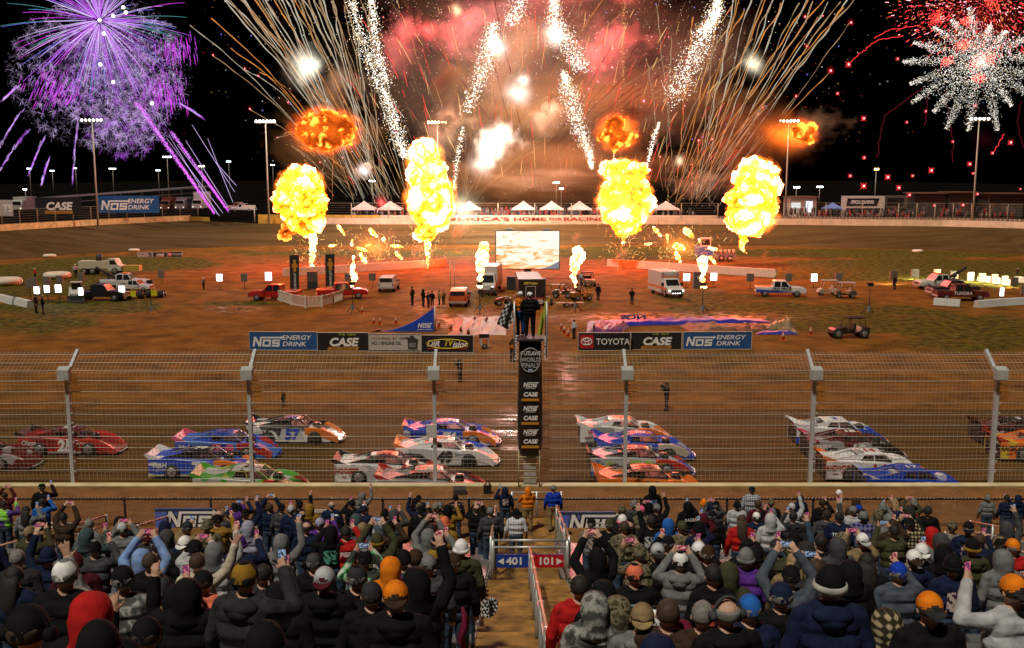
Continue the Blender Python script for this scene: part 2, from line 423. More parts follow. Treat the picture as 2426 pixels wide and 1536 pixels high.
far_fence(-120, 470, 14, 1.5, 3.6, 'wire debris fence with slim posts in front of the two big banners')
far_fence(660, 1700, 12, 1.6, 4.2, 'wire debris fence with slim posts before the tent spectators')
far_fence(1740, 2600, 20, 1.6, 4.4, 'wire debris fence with slim posts before the vendor stalls')

BLUE = mat((.02,.10,.30), .5, name='banner_blue'); LOGOW = mat((.88,.88,.88), .5, var=.05, name='print_white'); BANBLK = mat((.015,.015,.016), .55, name='banner_black')
GOLD = mat((.60,.27,.03), .5, name='print_gold'); GREY = mat((.5,.5,.5), .6); LIME = mat((.55,.62,.05), .5)
def ads(px0, py0, px1, py1, y, kind, lab, ang=0.0, parent=None, legs=True, frame=True, name='banner', z0=None, group=None, cat='banner'):
    """a flat printed panel standing in the place; ads are lettered parts of it"""
    if y is None: y = PZ((px0+px1)/2, py1, .03).y
    a = PD(px0, py1, y); b = PD(px1, py0, y); w = (b.x-a.x)/math.cos(ang); h = b.z-a.z
    root = empty(name, ((a.x+b.x)/2, y, a.z if z0 is None else z0), ang, lab, cat, group)
    face(kind, w, h, root)
    if frame:
        m = MB(); t = .04
        m.box(-w/2-t,w/2+t,-.05,.06,-t,0).box(-w/2-t,w/2+t,-.05,.06,h,h+t).box(-w/2-t,-w/2,-.05,.06,0,h).box(w/2,w/2+t,-.05,.06,0,h)
        m.build('frame', mat((.55,.55,.52), .5), root)
    return root
def face(kind, w, h, root, y=0.0):
    base = {'nos': BLUE, 'nos2': mat((.11,.17,.62), .5), 'case': BANBLK, 'case2': BANBLK, 'toy': BANBLK, 'dirt': BANBLK, 'oil': mat((.55,.54,.50), .5), 'plain': BLACK, 'ts': GREY,
            'sect': mat((.01,.06,.35), .5)}[kind]
    MB().box(-w/2, w/2, y-.02, y+.03, 0, h).build('panel', base, root)
    f = y-.028
    if kind == 'nos':
        m = MB(); lh = h*.55; nos_mark(m, -w*.46, h*.18, lh, f, 0); m.build('logo', LOGOW, root)
        for i, s in enumerate(('ENERGY', 'DRINK')):
            text(s, h*.36, root, (-w*.02, f, h*(.68-.36*i)), FRONT, LOGOW, .18, .015, align='LEFT', sx=.46*w/(h*.36*6*.62)*(.92 if i == 0 else .94))
    elif kind == 'nos2':
        m = MB(); nos_mark(m, -w*.31, h*.27, h*.62, f-.004, 0); m.build('logo', LOGOW, root)
        m = MB()
        for dx, dz in ((-.05,-.03),(.05,.03),(.05,-.03),(-.05,.03)): nos_mark(m, -w*.31+dx*h, h*.27+dz*h, h*.62, f+.004+dx*.01+dz*.03, 0)
        m.build('logo_outline', BLACK, root)
        text('ENERGY DRINK', h*.17, root, (0, f-.004, h*.13), FRONT, LOGOW, .15, .02, sx=1.25)
        m = MB().box(-w/2, w/2, f-.001, f+.002, h*.9, h*.999); m.build('hem', mat((.03,.05,.09), .6), root)
    elif kind in ('case', 'case2'):
        text('CASE', h*.62, root, (0, f, h*.46), FRONT, LOGOW, .2, .045, sx=min(1.35, .62*w/(h*.62*2.6)))
        q = min(w*.31, h*1.5)
        m = MB(); m.prism([(-q,.04*h),(q*.93,.04*h),(q,.2*h),(-q*.93,.2*h)], f-.002, f+.006); m.build('stripe', GOLD, root)
        text('CONSTRUCTION', h*.14, root, (0, f-.008, h*.12), FRONT, mat((.12,.06,.01), .6), .1, .01, sx=q*1.7/(h*.14*8.4))
        if kind == 'case': text('THE  NEW', h*.13, root, (w*.08, f, h*.9), FRONT, LIME, .1, .01, sx=1.6)
    elif kind == 'toy':
        m = MB().box(-w*.47, -w*.21, f-.002, f+.004, h*.12, h*.88); m.build('red_field', mat((.55,.02,.03), .5), root)
        m = MB(); cx, cz = -w*.34, h*.5
        def ring(rx, rz, dz=0):
            pts = [(cx+rx*h*math.cos(a*PI/16), f-.006, cz+(dz+rz*math.sin(a*PI/16))*h) for a in range(33)]
            m.tube(pts, h*.03, 5, cap=False)
        ring(.30,.20); ring(.11,.19); ring(.22,.085,.09); m.build('emblem', LOGOW, root)
        text('TOYOTA', h*.5, root, (-w*.16, f, h*.48), FRONT, LOGOW, 0, .01, align='LEFT', sx=.62*w/(h*.5*3.9))
    elif kind == 'dirt':
        m = MB(); k = 40
        pts = [(w*.40*math.cos(a*2*PI/k), f, h*.5+h*.27*math.sin(a*2*PI/k)) for a in range(k+1)]
        m.tube(pts, h*.035, 5, cap=False, flat=1); m.build('oval', mat((.75,.55,.02), .5), root)
        text('DIR', h*.5, root, (-w*.4, f-.01, h*.5), FRONT, LOGOW, .3, .03, align='LEFT', sx=.92)
        text('TV', h*.52, root, (-w*.075, f-.012, h*.54), FRONT, mat((.75,.68,.02), .5), .3, .03, align='LEFT', sx=.8)
        text('ision', h*.5, root, (w*.1, f-.01, h*.47), FRONT, LOGOW, .3, .03, align='LEFT', sx=.95)
        m = MB(); m.tube([(-w*.38+w*.76*i/30, f-.004, h*(.2+.03*math.sin(i*2.1))) for i in range(31)], h*.02, 4, cap=False); m.build('tyre_line', mat((.6,.05,.04), .5), root)
    elif kind == 'oil':
        text('POWERED BY', h*.2, root, (-w*.44, f, h*.74), FRONT, mat((.32,.12,.04), .6), 0, .01, align='LEFT', sx=1.15)
        text('CASE', h*.17, root, (w*.17, f, h*.76), FRONT, BLACK, .2, .03, sx=1.3)
        text('NO.1 ENGINE OIL', h*.27, root, (-w*.46, f, h*.47), FRONT, BLACK, 0, .02, align='LEFT', sx=.6*w/(h*.27*8.2))
        m = MB(); m.prism([(w*.25,.12*h),(w*.43,.12*h),(w*.45,.7*h),(w*.38,.8*h),(w*.36,.92*h),(w*.29,.92*h),(w*.29,.82*h),(w*.24,.75*h)], f-.002, f+.005); m.build('oil_jug', mat((.05,.05,.055), .4), root)
        MB().box(w*.27, w*.40, f-.008, f-.003, h*.25, h*.5).build('jug_label', mat((.22,.22,.23), .5), root)
        m = MB(); m.prism([(-w*.5,0)]+[(-w*.5+w*i/40, h*(.08+.07*noise.noise((i*.7,0,3)))) for i in range(41)]+[(w*.5,0)], f-.001, f+.003); m.build('ink_edge', mat((.12,.11,.10), .6), root)
ads(85,468,192,508,212,'case2','black banner with white lettering over an orange strip on the far fence',frame=False)
ads(234,464,376,505,226,'nos','blue energy drink banner on the far fence beside the light pole',frame=False)
r = ads(-30,474,29,512,204,'ts','grey half-hidden banner at the very end of the far fence',frame=False)
text('TS', 1.9, r, (1.5, -.03, 1.5), FRONT, LOGOW, .1, .04)

# ------------------------------------------------------------------ floodlight poles
PM = mat((.42,.40,.34), .5, .3, name='pole_metal')
def pole(px, py_top, py_base, y, n, lab, zb=FARZ, col=(1,.93,.8), st=30, w=.16, span=None, group='floodlight poles round the far side'):
    t = PD(px, py_top, y); zb = min(zb, t.z-1); h = t.z-zb
    root = empty('floodlight_pole', (t.x, y, zb), 0, lab, 'light pole', group)
    MB().tube([(0,0,0),(0,0,h)], [w*1.5, w*.8], 8).build('mast', PM, root)
    span = span or n*.9
    MB().bar((-span/2,0,h),(span/2,0,h), .12).bar((-span/2,.4,h-.4),(span/2,.4,h-.4), .1).build('crossarm', PM, root)
    hd = MB(); hd.tube([(0,.28,.1),(0,-.1,-.05),(0,-.3,-.12)], [.10,.28,.31], 10); me = hd.mesh('lamp_head', [DARK])
    gl = MB(); gl.tube([(0,-.31,-.125),(0,-.33,-.13)], .27, 10); gm_ = gl.mesh('lamp_glass', [emis(col, st, True, 'floodlight')])
    for i in range(n):
        x = -span/2 + span*(i+.5)/n
        a = link('lamp', me, root, (x, 0, h+.12)); link('lamp_glass', gm_, a)
    return root
pole(218,285,520,214,6,'tall floodlight pole with dim lamps in front of the purple burst', st=5, span=4.8)
pole(629,288,508,226,6,'tall floodlight pole with bright lamp row beside the pit gap', st=35, span=4.6)
pole(1036,290,505,232,6,'floodlight pole behind the twin-lobed white fireball', col=(1,.8,.4), st=18, span=4.6)
pole(1456,289,505,232,5,'floodlight pole whose lamps show inside the orange smoke', col=(1,.85,.6), st=18, span=4.3)
pole(1869,287,505,232,6,'floodlight pole with lamps before the dark drifting smoke', col=(1,.9,.7), st=22, span=4.8)
pole(2320,282,515,212,5,'tall floodlight pole rising in front of the white palm burst', st=10, span=4.4)
for px, py, y, n, st, cl in ((70,400,420,3,12,(.7,.85,1)),(124,405,460,3,10,(.7,.85,1)),(60,449,330,2,10,(.9,.95,.9)),(179,399,470,2,6,(.8,.85,1)),(267,400,430,4,9,(.8,.9,1)),(375,404,460,3,10,(.7,.85,1)),(396,372,360,4,12,(.9,.95,1)),
                          (478,394,330,3,8,(1,.95,.7)),(542,383,480,3,12,(.7,.85,1)),(646,391,500,3,12,(.7,.85,1)),(1318,433,330,3,40,(1,.97,.9)),(1330,447,330,2,30,(1,.97,.9)),(1887,444,330,3,14,(.9,.95,1)),(1942,443,330,3,12,(.9,.95,1)),(2076,401,300,2,30,(1,.62,.12)),(882,429,330,3,25,(.9,.95,1))):
    side = 'small distant lamp post ' + {70:'with twin lamps at the far left skyline',124:'second along the left skyline',60:'with green tint low above the roof',179:'between purple sparks on the skyline',267:'with wide lamp bar under the purple sparks',375:'next to the wide lamp post on the skyline',396:'taller than its neighbours beside purple comet',478:'with yellow lamps between the comets',542:'just right of the purple comets',646:'right behind the bright pole near the gap',1318:'with dazzling lamps above the tents',1330:'lower of two dazzling ones above the tents',1887:'with square lamps left over the vendor building',1942:'with square lamps right over the vendor building',2076:'glowing amber against the black sky',882:'seen through smoke left of the twin-lobed fireball'}[px]
    pole(px, py, 480, y, n, side, st=st, col=cl, w=.12, span=n*.75 if n < 4 else 3.2, zb=FARZ+1, group='small distant lamp posts')

# ------------------------------------------------------------------ beyond the far wall: tents, stalls, stand, trucks, crowd
TENT = mat((.66,.60,.55), .7, var=.1, name='tent_canvas')
def tent(px, y, w, lab, m=TENT, grp='peaked canopy tents behind the backstretch'):
    b = PD(px, 495, y); root = empty('canopy_tent', (b.x, y, FARZ+.5), 0, lab, 'tent', grp)
    e, pk, h = w/2, .45*w*.75+2.3, 2.35
    mb = MB(); n = 6; rings = []
    for t in (0, .25, .5, .75, .97):
        s = e*(1-t); z = h + (pk-h)*t**1.25
        rings.append([(-s,-s,z),(s,-s,z),(s,s,z),(-s,s,z)])
    mb.loft(rings, cap=False); mb.build('roof', m, root)
    v = MB()
    for a, b_ in (((-e,-e),(e,-e)),((e,-e),(e,e)),((e,e),(-e,e)),((-e,e),(-e,-e))): v.bar((a[0],a[1],h-.15),(b_[0],b_[1],h-.15), .02, .32)
    v.build('valance', m, root)
    for sx in (-1, 1):
        for sy in (-1, 1): MB().tube([(sx*e*.98,sy*e*.98,0),(sx*e*.98,sy*e*.98,h)], .05, 6).build('leg', ALU, root)
for px, l in ((863,'first canopy tent beside the comet launch site'),(925,'canopy tent half hidden by pink sparks'),(1112,'canopy tent wrapped in drifting orange smoke'),(1240,'canopy tent left of the two dazzling lamps'),(1307,'canopy tent crowded with people below the dazzling lamps'),(1373,'canopy tent between the dazzling lamps and the yellow fireball'),(1440,'canopy tent almost hidden behind the yellow fireball'),(1578,'lone canopy tent right of the yellow fireball')):
    tent(px, 245, 5.6, l)
tent(1972, 250, 4.2, 'blue and white canopy tent lit from inside by the vendor building', mat((.16,.25,.6), .6), None)
# far seated crowd, one mass
mb = MB(); cr = random.Random(3)
cm = [mat(c, .8) for c in ((.03,.03,.035),(.10,.05,.03),(.05,.06,.09),(.3,.03,.02),(.18,.15,.12))]
for i in range(620):
    px = cr.choice((cr.uniform(830, 1650), cr.uniform(1100, 1480), cr.uniform(1860, 2420)))
    y = cr.uniform(234, 252); p = PD(px, 490, y); z = FARZ + .4 + (y-234)*.07; hh = cr.uniform(1.5, 1.85); k = cr.randrange(5)
    mb.tube([(p.x,y,z),(p.x,y,z+hh*.5),(p.x,y,z+hh*.78),(p.x,y,z+hh*.86)], [.16,.22,.25,.08], 6, k)
    mb.ell((p.x,y,z+hh*.93), (.11,.12,.14), 6, 4, k)
tag(mb.build('crowd', cm), kind='stuff')
def vendor(px0, py0, px1, y, lab, sign, dark=False):
    a = PD(px0, py0, y); b = PD(px1, py0, y); w = b.x-a.x; h = a.z-(FARZ+.5)
    root = empty('vendor_trailer', ((a.x+b.x)/2, y, FARZ+.5), 0, lab, 'trailer')
    MB().box(-w/2,w/2,0,3,.6,h).build('body', mat((.55,.52,.48) if not dark else (.12,.1,.09), .5), root)
    MB().box(-w*.46,w*.46,-.03,.02,.9,h*.45).build('counter_opening', mat((.02,.02,.02), .6), root)
    MB().prism([(-w*.47,h*.55),(w*.3,h*.55),(w*.36,h*.9),(-w*.44,h*.9)], -.06, -.01).build('sign_panel', BLACK, root)
    if sign: text(sign, h*.22, root, (-w*.07,-.07,h*.72), FRONT, LOGOW, .1, .02, sx=w*.68/(h*.22*.62*len(sign)))
    for sx in (-.3, .3):
        wm_ = MB().wheel((sx*w,-.02,.35), .4, .25); wm_.build('wheel', RUBBER, root)
vendor(2003, 465, 2097, 246, 'white souvenir trailer with black sign board above the counter', 'OFFICIAL SOUVENIRS')
vendor(2100, 464, 2150, 247, 'plain dim trailer next to the souvenir trailer', '', True)
for (x0, x1, yy, l, c) in ((1872,1935,468,'white vendor building with lit menu board','w'),(2166,2240,459,'dark shed row among stalls right of the trailers','d'),(2250,2310,457,'dark tall shed beside the right floodlight pole','d'),(2345,2426,460,'dark shed at the end of the vendor row','d')):
    a = PD(x0, yy, 252); b = PD(x1, yy, 252); h = a.z-FARZ-.5
    root = empty('vendor_building', ((a.x+b.x)/2, 252, FARZ+.5), 0, l, 'building'); w = b.x-a.x
    MB().box(-w/2,w/2,0,6,0,h).build('wall', mat((.5,.48,.44) if c == 'w' else (.07,.055,.045), .7), root)
    MB().box(-w/2-.4,w/2+.4,-1,6.3,h,h+.25).build('roof', mat((.2,.1,.06), .7), root)
    if c == 'w': MB().box(-w*.05+1,w*.2+1,-.1,-.02,1.2,h*.8).build('menu_board', emis((.75,.85,1), 1.4), root); MB().box(-w*.45,-w*.1,-.1,-.02,h*.45,h*.75).build('sign', emis((.9,.9,.85), .9), root)
    else:
        for i in range(3): MB().box(-w*.4+w*.28*i,-w*.4+w*.28*i+.5,-.08,-.02,.8,h*.6).build('window', mat((.14,.10,.07), .5), root)
# long open-sided stand roof at left
root = empty('covered_stand', (-95, 300, FARZ), 0, 'long pale flat roof of a far covered stand on the skyline', 'grandstand')
a = PD(40, 476, 265)-root.location; b = PD(470, 446, 345)-root.location
mb = MB(); mb.loft([[a, a+Vector((2,8,.3)), a+Vector((2,8,.7)), a+Vector((0,0,.45))], [b, b+Vector((2,8,.3)), b+Vector((2,8,.9)), b+Vector((0,0,.6))]]); mb.build('roof', mat((.55,.6,.62), .5), root)
for i in range(9):
    p = a.lerp(b, i/8); MB().tube([(p.x,p.y+1,0),(p.x,p.y+1,p.z)], .15, 6).build('post', DARK, root)
mb = MB(); mb.loft([[a*1-Vector((0,0,1.2)), a-Vector((0,0,1.35)), a+Vector((1,4,-1.35)), a+Vector((1,4,-1.2))],[b-Vector((0,0,1.4)), b-Vector((0,0,1.6)), b+Vector((1,4,-1.6)), b+Vector((1,4,-1.4))]]); mb.build('fascia', mat((.35,.4,.45), .5), root)
# gap sign
p = PD(596, 500, 228); root = empty('gate_sign', (p.x, 228, FARZ+.3), 0, 'small white sign board on post at the pit gap', 'sign')
MB().box(-2.2,.9,0,.12,3.2,3.8).build('board', mat((.6,.58,.55), .5), root); MB().tube([(.6,.06,0),(.6,.06,3.2)], .12, 6).build('post', PM, root)

# ------------------------------------------------------------------ near wall and catch fence
FY = 41.9
mb = MB(); n = 60
mb.loft([[(x, 41.3, 0),(x, 41.62, 0),(x, 41.62, 1.22),(x, 41.58, 1.27),(x, 41.35, 1.27),(x, 41.3, 1.22)] for x in (-70, -27, -10, 0, 10, 27, 70)])
tag(mb.build('track_wall', mat((.66,.56,.33), .75, var=.25, scale=.9, name='cream_concrete')), 'long cream concrete track wall below the wire catch fence', 'wall')
POSTPX = [155, 587, 1028, 1485, 1932, 2368]
PX = [(p-1213)*42.45/2400 for p in POSTPX]; PX = [PX[0]-7.6] + PX + [PX[-1]+7.6]
cf = empty('catch_fence', (0, FY, 1.27), 0, 'tall galvanised wire catch fence with overhanging top along the front straight', 'fence')
ZT, OY, OZ = 4.62, 1.15, .78
def fpt(x, s):       # s in metres up the fence face
    if s <= ZT: return Vector((x, 0, s))
    u = (s-ZT)/math.hypot(OY, OZ); return Vector((x, OY*u, ZT+OZ*u))
SL = ZT + math.hypot(OY, OZ)
mw = MB(); x = -27.0; th = .0075; fr = random.Random(5)
while x < 27:
    j = fr.uniform(-.012, .012)
    for s0, s1 in ((.02, ZT), (ZT, SL)):
        mw.bar(fpt(x+j, s0), fpt(x+j+fr.uniform(-.01,.01), s1), th)
    x += .172
s = .06
while s < SL:
    for xa, xb in zip(PX, PX[1:]):
        sag = fr.uniform(0, .02)
        mw.bar(fpt(xa, s), fpt((xa+xb)/2, s-sag), th); mw.bar(fpt((xa+xb)/2, s-sag), fpt(xb, s), th)
    s += .172 if s < ZT else .2
M_WIRE = mat((.46,.43,.36), .5, .1, name='wire')
mw.build('wire_mesh', M_WIRE, cf, fix=False)
cb = MB(); s = .48
while s < SL+.05:
    for xa, xb in zip(PX, PX[1:]):
        sag = fr.uniform(.01, .05)
        pts = [fpt(lerp(xa, xb, k/6), min(SL, s)-sag*math.sin(PI*k/6))+Vector((0,-.02,0)) for k in range(7)]
        cb.tube(pts, .012, 5, cap=False)
    s += .485
cb.build('cable', mat((.52,.51,.46), .4, .1), cf, fix=False)
M_POST = mat((.52,.56,.58), .4, .1, name='fence_post_steel')
pm = MB(); pm.box(-.075,.075,-.1,.1,-.25,ZT); pm.bar((0,0,ZT-.05),(0,OY+.06,ZT+OZ+.06), .13)
for k in range(1, 12): pm.box(.09,.17,-.08,-.02,k*.42,k*.42+.06)
pme = pm.mesh('fence_post', [M_POST])
bm_ = MB(); bm_.box(-.24,.24,-.42,-.1,ZT-.16,ZT+.25); bm_.prism([(-.42,ZT+.25),(-.1,ZT+.25),(-.1,ZT+.38)], -.24, .24, ax='x'); bme = bm_.mesh('post_box', [mat((.46,.48,.46), .5, .0)])
for x in PX:
    p = link('post', pme, cf, (x, -.06, 0)); link('junction_box', bme, p)
MB().box(-.22,.22,-.3,-.2,1.95,2.5).build('sign_plate', mat((.6,.62,.6), .5), cf, loc=(PX[3]-.12, 0, 0))
# low chain-link fence at the front of the stands
def chain(mb, a, b, h, step=.085, t=.007):
    a = Vector(a); b = Vector(b); L = (b-a).length; d = (b-a)/L; n = int(L/step); k = max(1, int(h/step)); up = Vector((0,0,1))
    for i in range(-k, n):
        for s in (1, -1):
            i0, i1 = i, i+k
            z0, z1 = (0, h) if s == 1 else (h, 0)
            u0, u1 = i0*step, i1*step
            if u0 < 0: z0 += (z1-z0)*(-u0)/(u1-u0); u0 = 0
            if u1 > L: z1 = z0+(z1-z0)*(L-u0)/(u1-u0); u1 = L
            if u1-u0 > 1e-3: mb.bar(a+d*u0+up*z0, a+d*u1+up*z1, t)
CY = 34.0
root = empty('chain_link_fence', (0, CY, 2.05), 0, 'low dark chain link fence at the front of the grandstand', 'fence')
mb = MB(); chain(mb, (-25.5,0,.03), (25.5,0,.03), .92); mb.build('mesh', mat((.12,.11,.09), .5, .5), root, fix=False)
tp = MB(); tp.tube([(-25.5,0,.97),(25.5,0,.97)], .035, 6); tp.build('top_rail', BLACK, root)
kn = MB()
for i in range(420):
    x = -25.4+i*.121
    if fr.random() < .75: kn.bar((x,-.02,.98),(x+.04,-.02,1.03), .02)
kn.build('wire_ends', mat((.6,.58,.5), .4, .4), root)
for i in range(18): MB().tube([(0,0,-.1),(0,0,1.02)], .045, 6).build('post', BLACK, root, loc=(-25.5+3*i, .05, 0))
def near_banner(px0, px1, py0, py1, kind, lab): ads(px0, py0, px1, py1, CY-.08, kind, lab, frame=False, cat='banner')
near_banner(370, 503, 1205, 1264, 'nos2', 'bright blue drink banner on the chain link fence by the orange stair rails')
near_banner(1322, 1456, 1213, 1272, 'nos2', 'bright blue drink banner on the chain link fence right of the blue hoodie')
near_banner(1108, 1245, 1213, 1266, 'case2', 'black banner with white lettering on the chain link fence behind the striped shirt')
ads(742, 1208, 775, 1245, CY-.08, 'oil', 'small white poster on the chain link fence behind the crowd', frame=False)

lm = MB(); lr = random.Random(9)
for i in range(150):
    x = lr.uniform(-22, 22); y = lr.uniform(34.6, 40.8); z = lerp(2.05, 1.19, sm((y-33)/8))+.012; a = lr.uniform(0, 3); w = lr.uniform(.02, .07)
    lm.add([(x,y,z),(x+w*math.cos(a),y+w*math.sin(a),z+.004),(x+w*.6*math.cos(a+1.2),y+w*.6*math.sin(a+1.2),z+.03)], [(0,1,2)])
tag(lm.build('litter', mat((.6,.58,.52), .7)), 'scraps of paper and confetti scattered over the brown bank', 'litter', kind='stuff')
# ------------------------------------------------------------------ bleachers
def bz(y): return 2.06 + (31.5-y)*.285
WOOD = mat((.30,.155,.03), .75, var=.75, scale=2.2, name='deck_board')  # blotchy shadows on the boards are put into the colour variation
def bleacher(x0, x1, lab):
    root = empty('bleacher', ((x0+x1)/2, 31.5, 2.06), 0, lab, 'bleacher'); hw = (x1-x0)/2
    f = MB().box(-hw,hw,-.46,0,-.05,0); f.box(-hw,hw,-.75,-.48,-.05,0); fm = f.mesh('footboard', [mat((.40,.38,.34), .5, .5, var=.3)])
    s = MB().box(-hw,hw,-.62,-.36,.38,.43); s.box(-hw,hw,-.62,-.58,.30,.38); smh = s.mesh('seat_plank', [ALU])
    st = MB()
    for i in range(36):
        l = (0, -.75*i, .21375*i)
        link('footboard', fm, root, l); link('seat_plank', smh, root, l)
        for k in (-hw+.06, -hw*.5, 0, hw*.5, hw-.06): st.box(k-.03,k+.03,-.75*i-.6,-.75*i-.4,.21375*i-.3,.21375*i+.38)
    st.build('bracket', DARK, root)
bleacher(-24, -.62, 'aluminium bleacher rows under the crowd left of the aisle'); bleacher(1.35, 24, 'aluminium bleacher rows under the crowd right of the aisle')
root = empty('aisle_stairs', (.37, 24, bz(24)), 0, 'shadow-blotched yellow brown wooden steps of the centre aisle', 'stairs')
for i in range(34):
    MB().box(-.97,.97,-.62*(i+1)-.02,-.62*i,-.06,0).build('step', WOOD, root, loc=(0,0,.1767*i))
tag(MB().box(-.98, 1.62, 24.1, 33.95, 2.2, 2.34).build('walkway', WOOD), kind='structure')
RAIL = mat((.50,.26,.17), .5, .2, name='rusty_rail'); GALV = mat((.52,.54,.54), .4, .5, name='rail_steel')
# gate with section sign
g = empty('landing_gate', (.45, 24, 4.12), 0, 'galvanised landing gate with chain link and a red and blue section sign', 'gate')
def tb(mb, *p, r=.03): mb.tube(p, r, 8); return mb
for sx in (-.92, .92): tb(MB(), (sx,0,0), (sx,0,1.1), r=.045).build('post', GALV, g)
tb(MB(), (-.95,0,1.1), (.95,0,1.1), r=.032).build('rail', GALV, g); tb(MB(), (-.95,0,.92), (.95,0,.92), r=.032).build('rail', GALV, g); tb(MB(), (-.92,0,.03), (.92,0,.03), r=.03).build('rail', GALV, g)
mb = MB(); chain(mb, (-.9,0,.05), (.9,0,.05), .85, .07, .006); mb.build('mesh', mat((.2,.17,.12), .5, .4), g, fix=False)
sg = MB().box(-.83,.83,-.07,-.04,.42,.76).build('section_sign', mat((.01,.05,.36), .45), g)
MB().box(0,.828,-.078,-.07,.423,.757).build('red_half', mat((.55,.01,.02), .45), sg)
text('401', .26, sg, (-.38,-.083,.585), FRONT, LOGOW, 0, .03, sx=1.1); text('101', .26, sg, (.40,-.083,.585), FRONT, LOGOW, 0, .03, sx=1.1)
MB().prism([(-.80,.585),(-.65,.5),(-.65,.67)], -.085, -.078).prism([(.80,.585),(.65,.5),(.65,.67)], -.085, -.078).build('arrow', LOGOW, sg)
def handrail(p0, p1, n, h, lab, mesh=True, col=RAIL, grp=None, name='handrail'):
    p0 = Vector(p0); p1 = Vector(p1); root = empty(name, p0-Vector((0,0,h)), 0, lab, 'handrail', grp); d = p1-p0; H = Vector((0,0,h))
    tb(MB(), H, H+d, r=.032).build('top_rail', col, root); tb(MB(), H*.72, H*.72+d, r=.025).build('mid_rail', GALV, root)
    for i in range(n+1): tb(MB(), d*i/n-Vector((0,0,.3)), d*i/n+H*1.03, r=.042).build('post', GALV, root)
    if mesh:
        mb = MB(); k = 14
        for i in range(k*2):
            a = d*i/(k*2); mb.bar(a+H*.05, a+d*min(1-i/(k*2), .14)+H*.7, .007); mb.bar(a+H*.7, a+d*min(1-i/(k*2), .14)+H*.05, .007)
        mb.build('mesh', mat((.3,.27,.2), .5, .4), root, fix=False)
handrail((-.52,24.1,5.25), (-.52,31,3.75), 3, 1.1, 'left rusty topped rail of the aisle landing'); handrail((1.42,24.1,5.25), (1.42,31,3.75), 3, 1.1, 'right rusty topped rail of the aisle landing')
handrail((.42,22.6,bz(22.6)+.95), (.42,5,bz(5)+.95), 8, .95, 'centre handrail running down the wooden aisle steps', mesh=False)
for (xa, ya, da, xb, yb, db, l) in ((-30,1302,26,252,1222,29.5,'rusty orange stair rail at left nearest the purple jacket'),(165,1294,26,398,1224,29.5,'rusty orange stair rail running up to the blue banner'),(2300,1236,30,2470,1268,27,'rusty stair rail upper of the two at the right end'),(2240,1262,29,2440,1312,26,'rusty stair rail lower of the two at the right end')):
    handrail(PD(xa,ya,da), PD(xb,yb,db), 3, 1.1, l)
handrail(PD(1213,1167,35.2), PD(1330,1167,35.2), 2, 1.0, 'white pipe rail in front of the orange and blue hoodies', mesh=False, col=GALV)
for (a, b, l) in ((-20,210,'low steel pipe rail at the left behind the purple jacket'),(560,700,'low steel pipe rail behind the mustard jacket'),(1400,1500,'low steel pipe rail under the blue banner'),(1700,2010,'low steel pipe rail right of the plaid shirt')):
    handrail(PD(a,1240,32.2), PD(b,1240,32.2), 2, .5, l, mesh=False, col=GALV)

# ------------------------------------------------------------------ flag stand
X0 = (1256-1213)*42.3/2400
fs_ = empty('flag_stand', (X0, 41.45, 1.2), 0, 'starter flag stand on a padded black column wrapped with white logos', 'flag stand')
cw = MB(); rings = []
for z, r in ((1.25,.10),(1.28,.36),(1.45,.47),(2.0,.535),(3.2,.53),(4.6,.50),(5.6,.47),(6.2,.46),(6.3,.3)):
    rings.append([(r*math.cos(a*2*PI/24), r*.8*math.sin(a*2*PI/24), z+.02*math.sin(a*1.7)) for a in range(24)])
cw.loft(rings, smooth=True); cw.build('padded_column', mat((.010,.011,.012), .34, var=.4, scale=3, coat=.5, bump=.6), fs_)
MB().box(-.26,.26,-.1,.1,0,1.3).build('base_post', mat((.5,.52,.5), .5, .3), fs_)
ld = MB()
for sx in (-.48, .4): ld.tube([(sx,-.25,-.1),(sx,-.25,1.6)], .028, 6)
for k in range(5): ld.tube([(-.48,-.25,.1+.3*k),(.4,-.25,.1+.3*k)], .022, 6)
ld.build('ladder', mat((.5,.45,.25), .5, .2), fs_)
def wrap(kind, z, h):
    y = -.445
    if kind == 'NOS':
        m = MB(); nos_mark(m, -.29*1.0, z, h, y, 0); m.build('nos_logo', LOGOW, fs_); text('ENERGY DRINK', h*.3, fs_, (0,y,z-h*.24), FRONT, LOGOW, .15, .01)
    else:
        text('CASE', h*1.25, fs_, (0,y,z+h*.45), FRONT, LOGOW, .15, .045, sx=1.05)
        MB().box(-.37,.36,y,y+.006,z-.19,z-.08).build('gold_bar', GOLD, fs_)
for i in range(3): wrap('NOS', 4.32-1.0*i, .2); wrap('CASE', 3.92-1.0*i, .19)
text('OUTLAWS', .24, fs_, (0,-.40,5.72), FRONT, LOGOW, .1, .02, sx=.72); text('WORLD', .24, fs_, (0,-.42,5.46), FRONT, GREY, 0, .02, sx=.85); text('FINALS', .28, fs_, (0,-.42,5.22), FRONT, GREY, 0, .01, sx=.8)
m = MB(); m.tube([(.40*math.cos(a*PI/20), -.425, 5.45+.5*math.sin(a*PI/20)) for a in range(41)], .018, 5, cap=False); m.build('round_emblem', GREY, fs_)
m = MB(); m.prism([(-.09,4.98),(.09,4.98),(.09,5.08),(-.09,5.08)], -.44, -.432); m.build('badge', mat((.4,.45,.7), .5), fs_)
pf = MB(); pf.box(-.62,.62,-.5,.9,6.25,6.33)
pf.build('platform', DARK, fs_)
for sx in (-.66, .66):
    MB().box(sx-.03,sx+.03,-.55,.9,5.65,7.75).build('side_panel', mat((.02,.02,.022), .5), fs_)
    MB().tube([(sx,-.6,5.6),(sx,-.6,7.9)], .04, 6).build('corner_post', GALV, fs_)
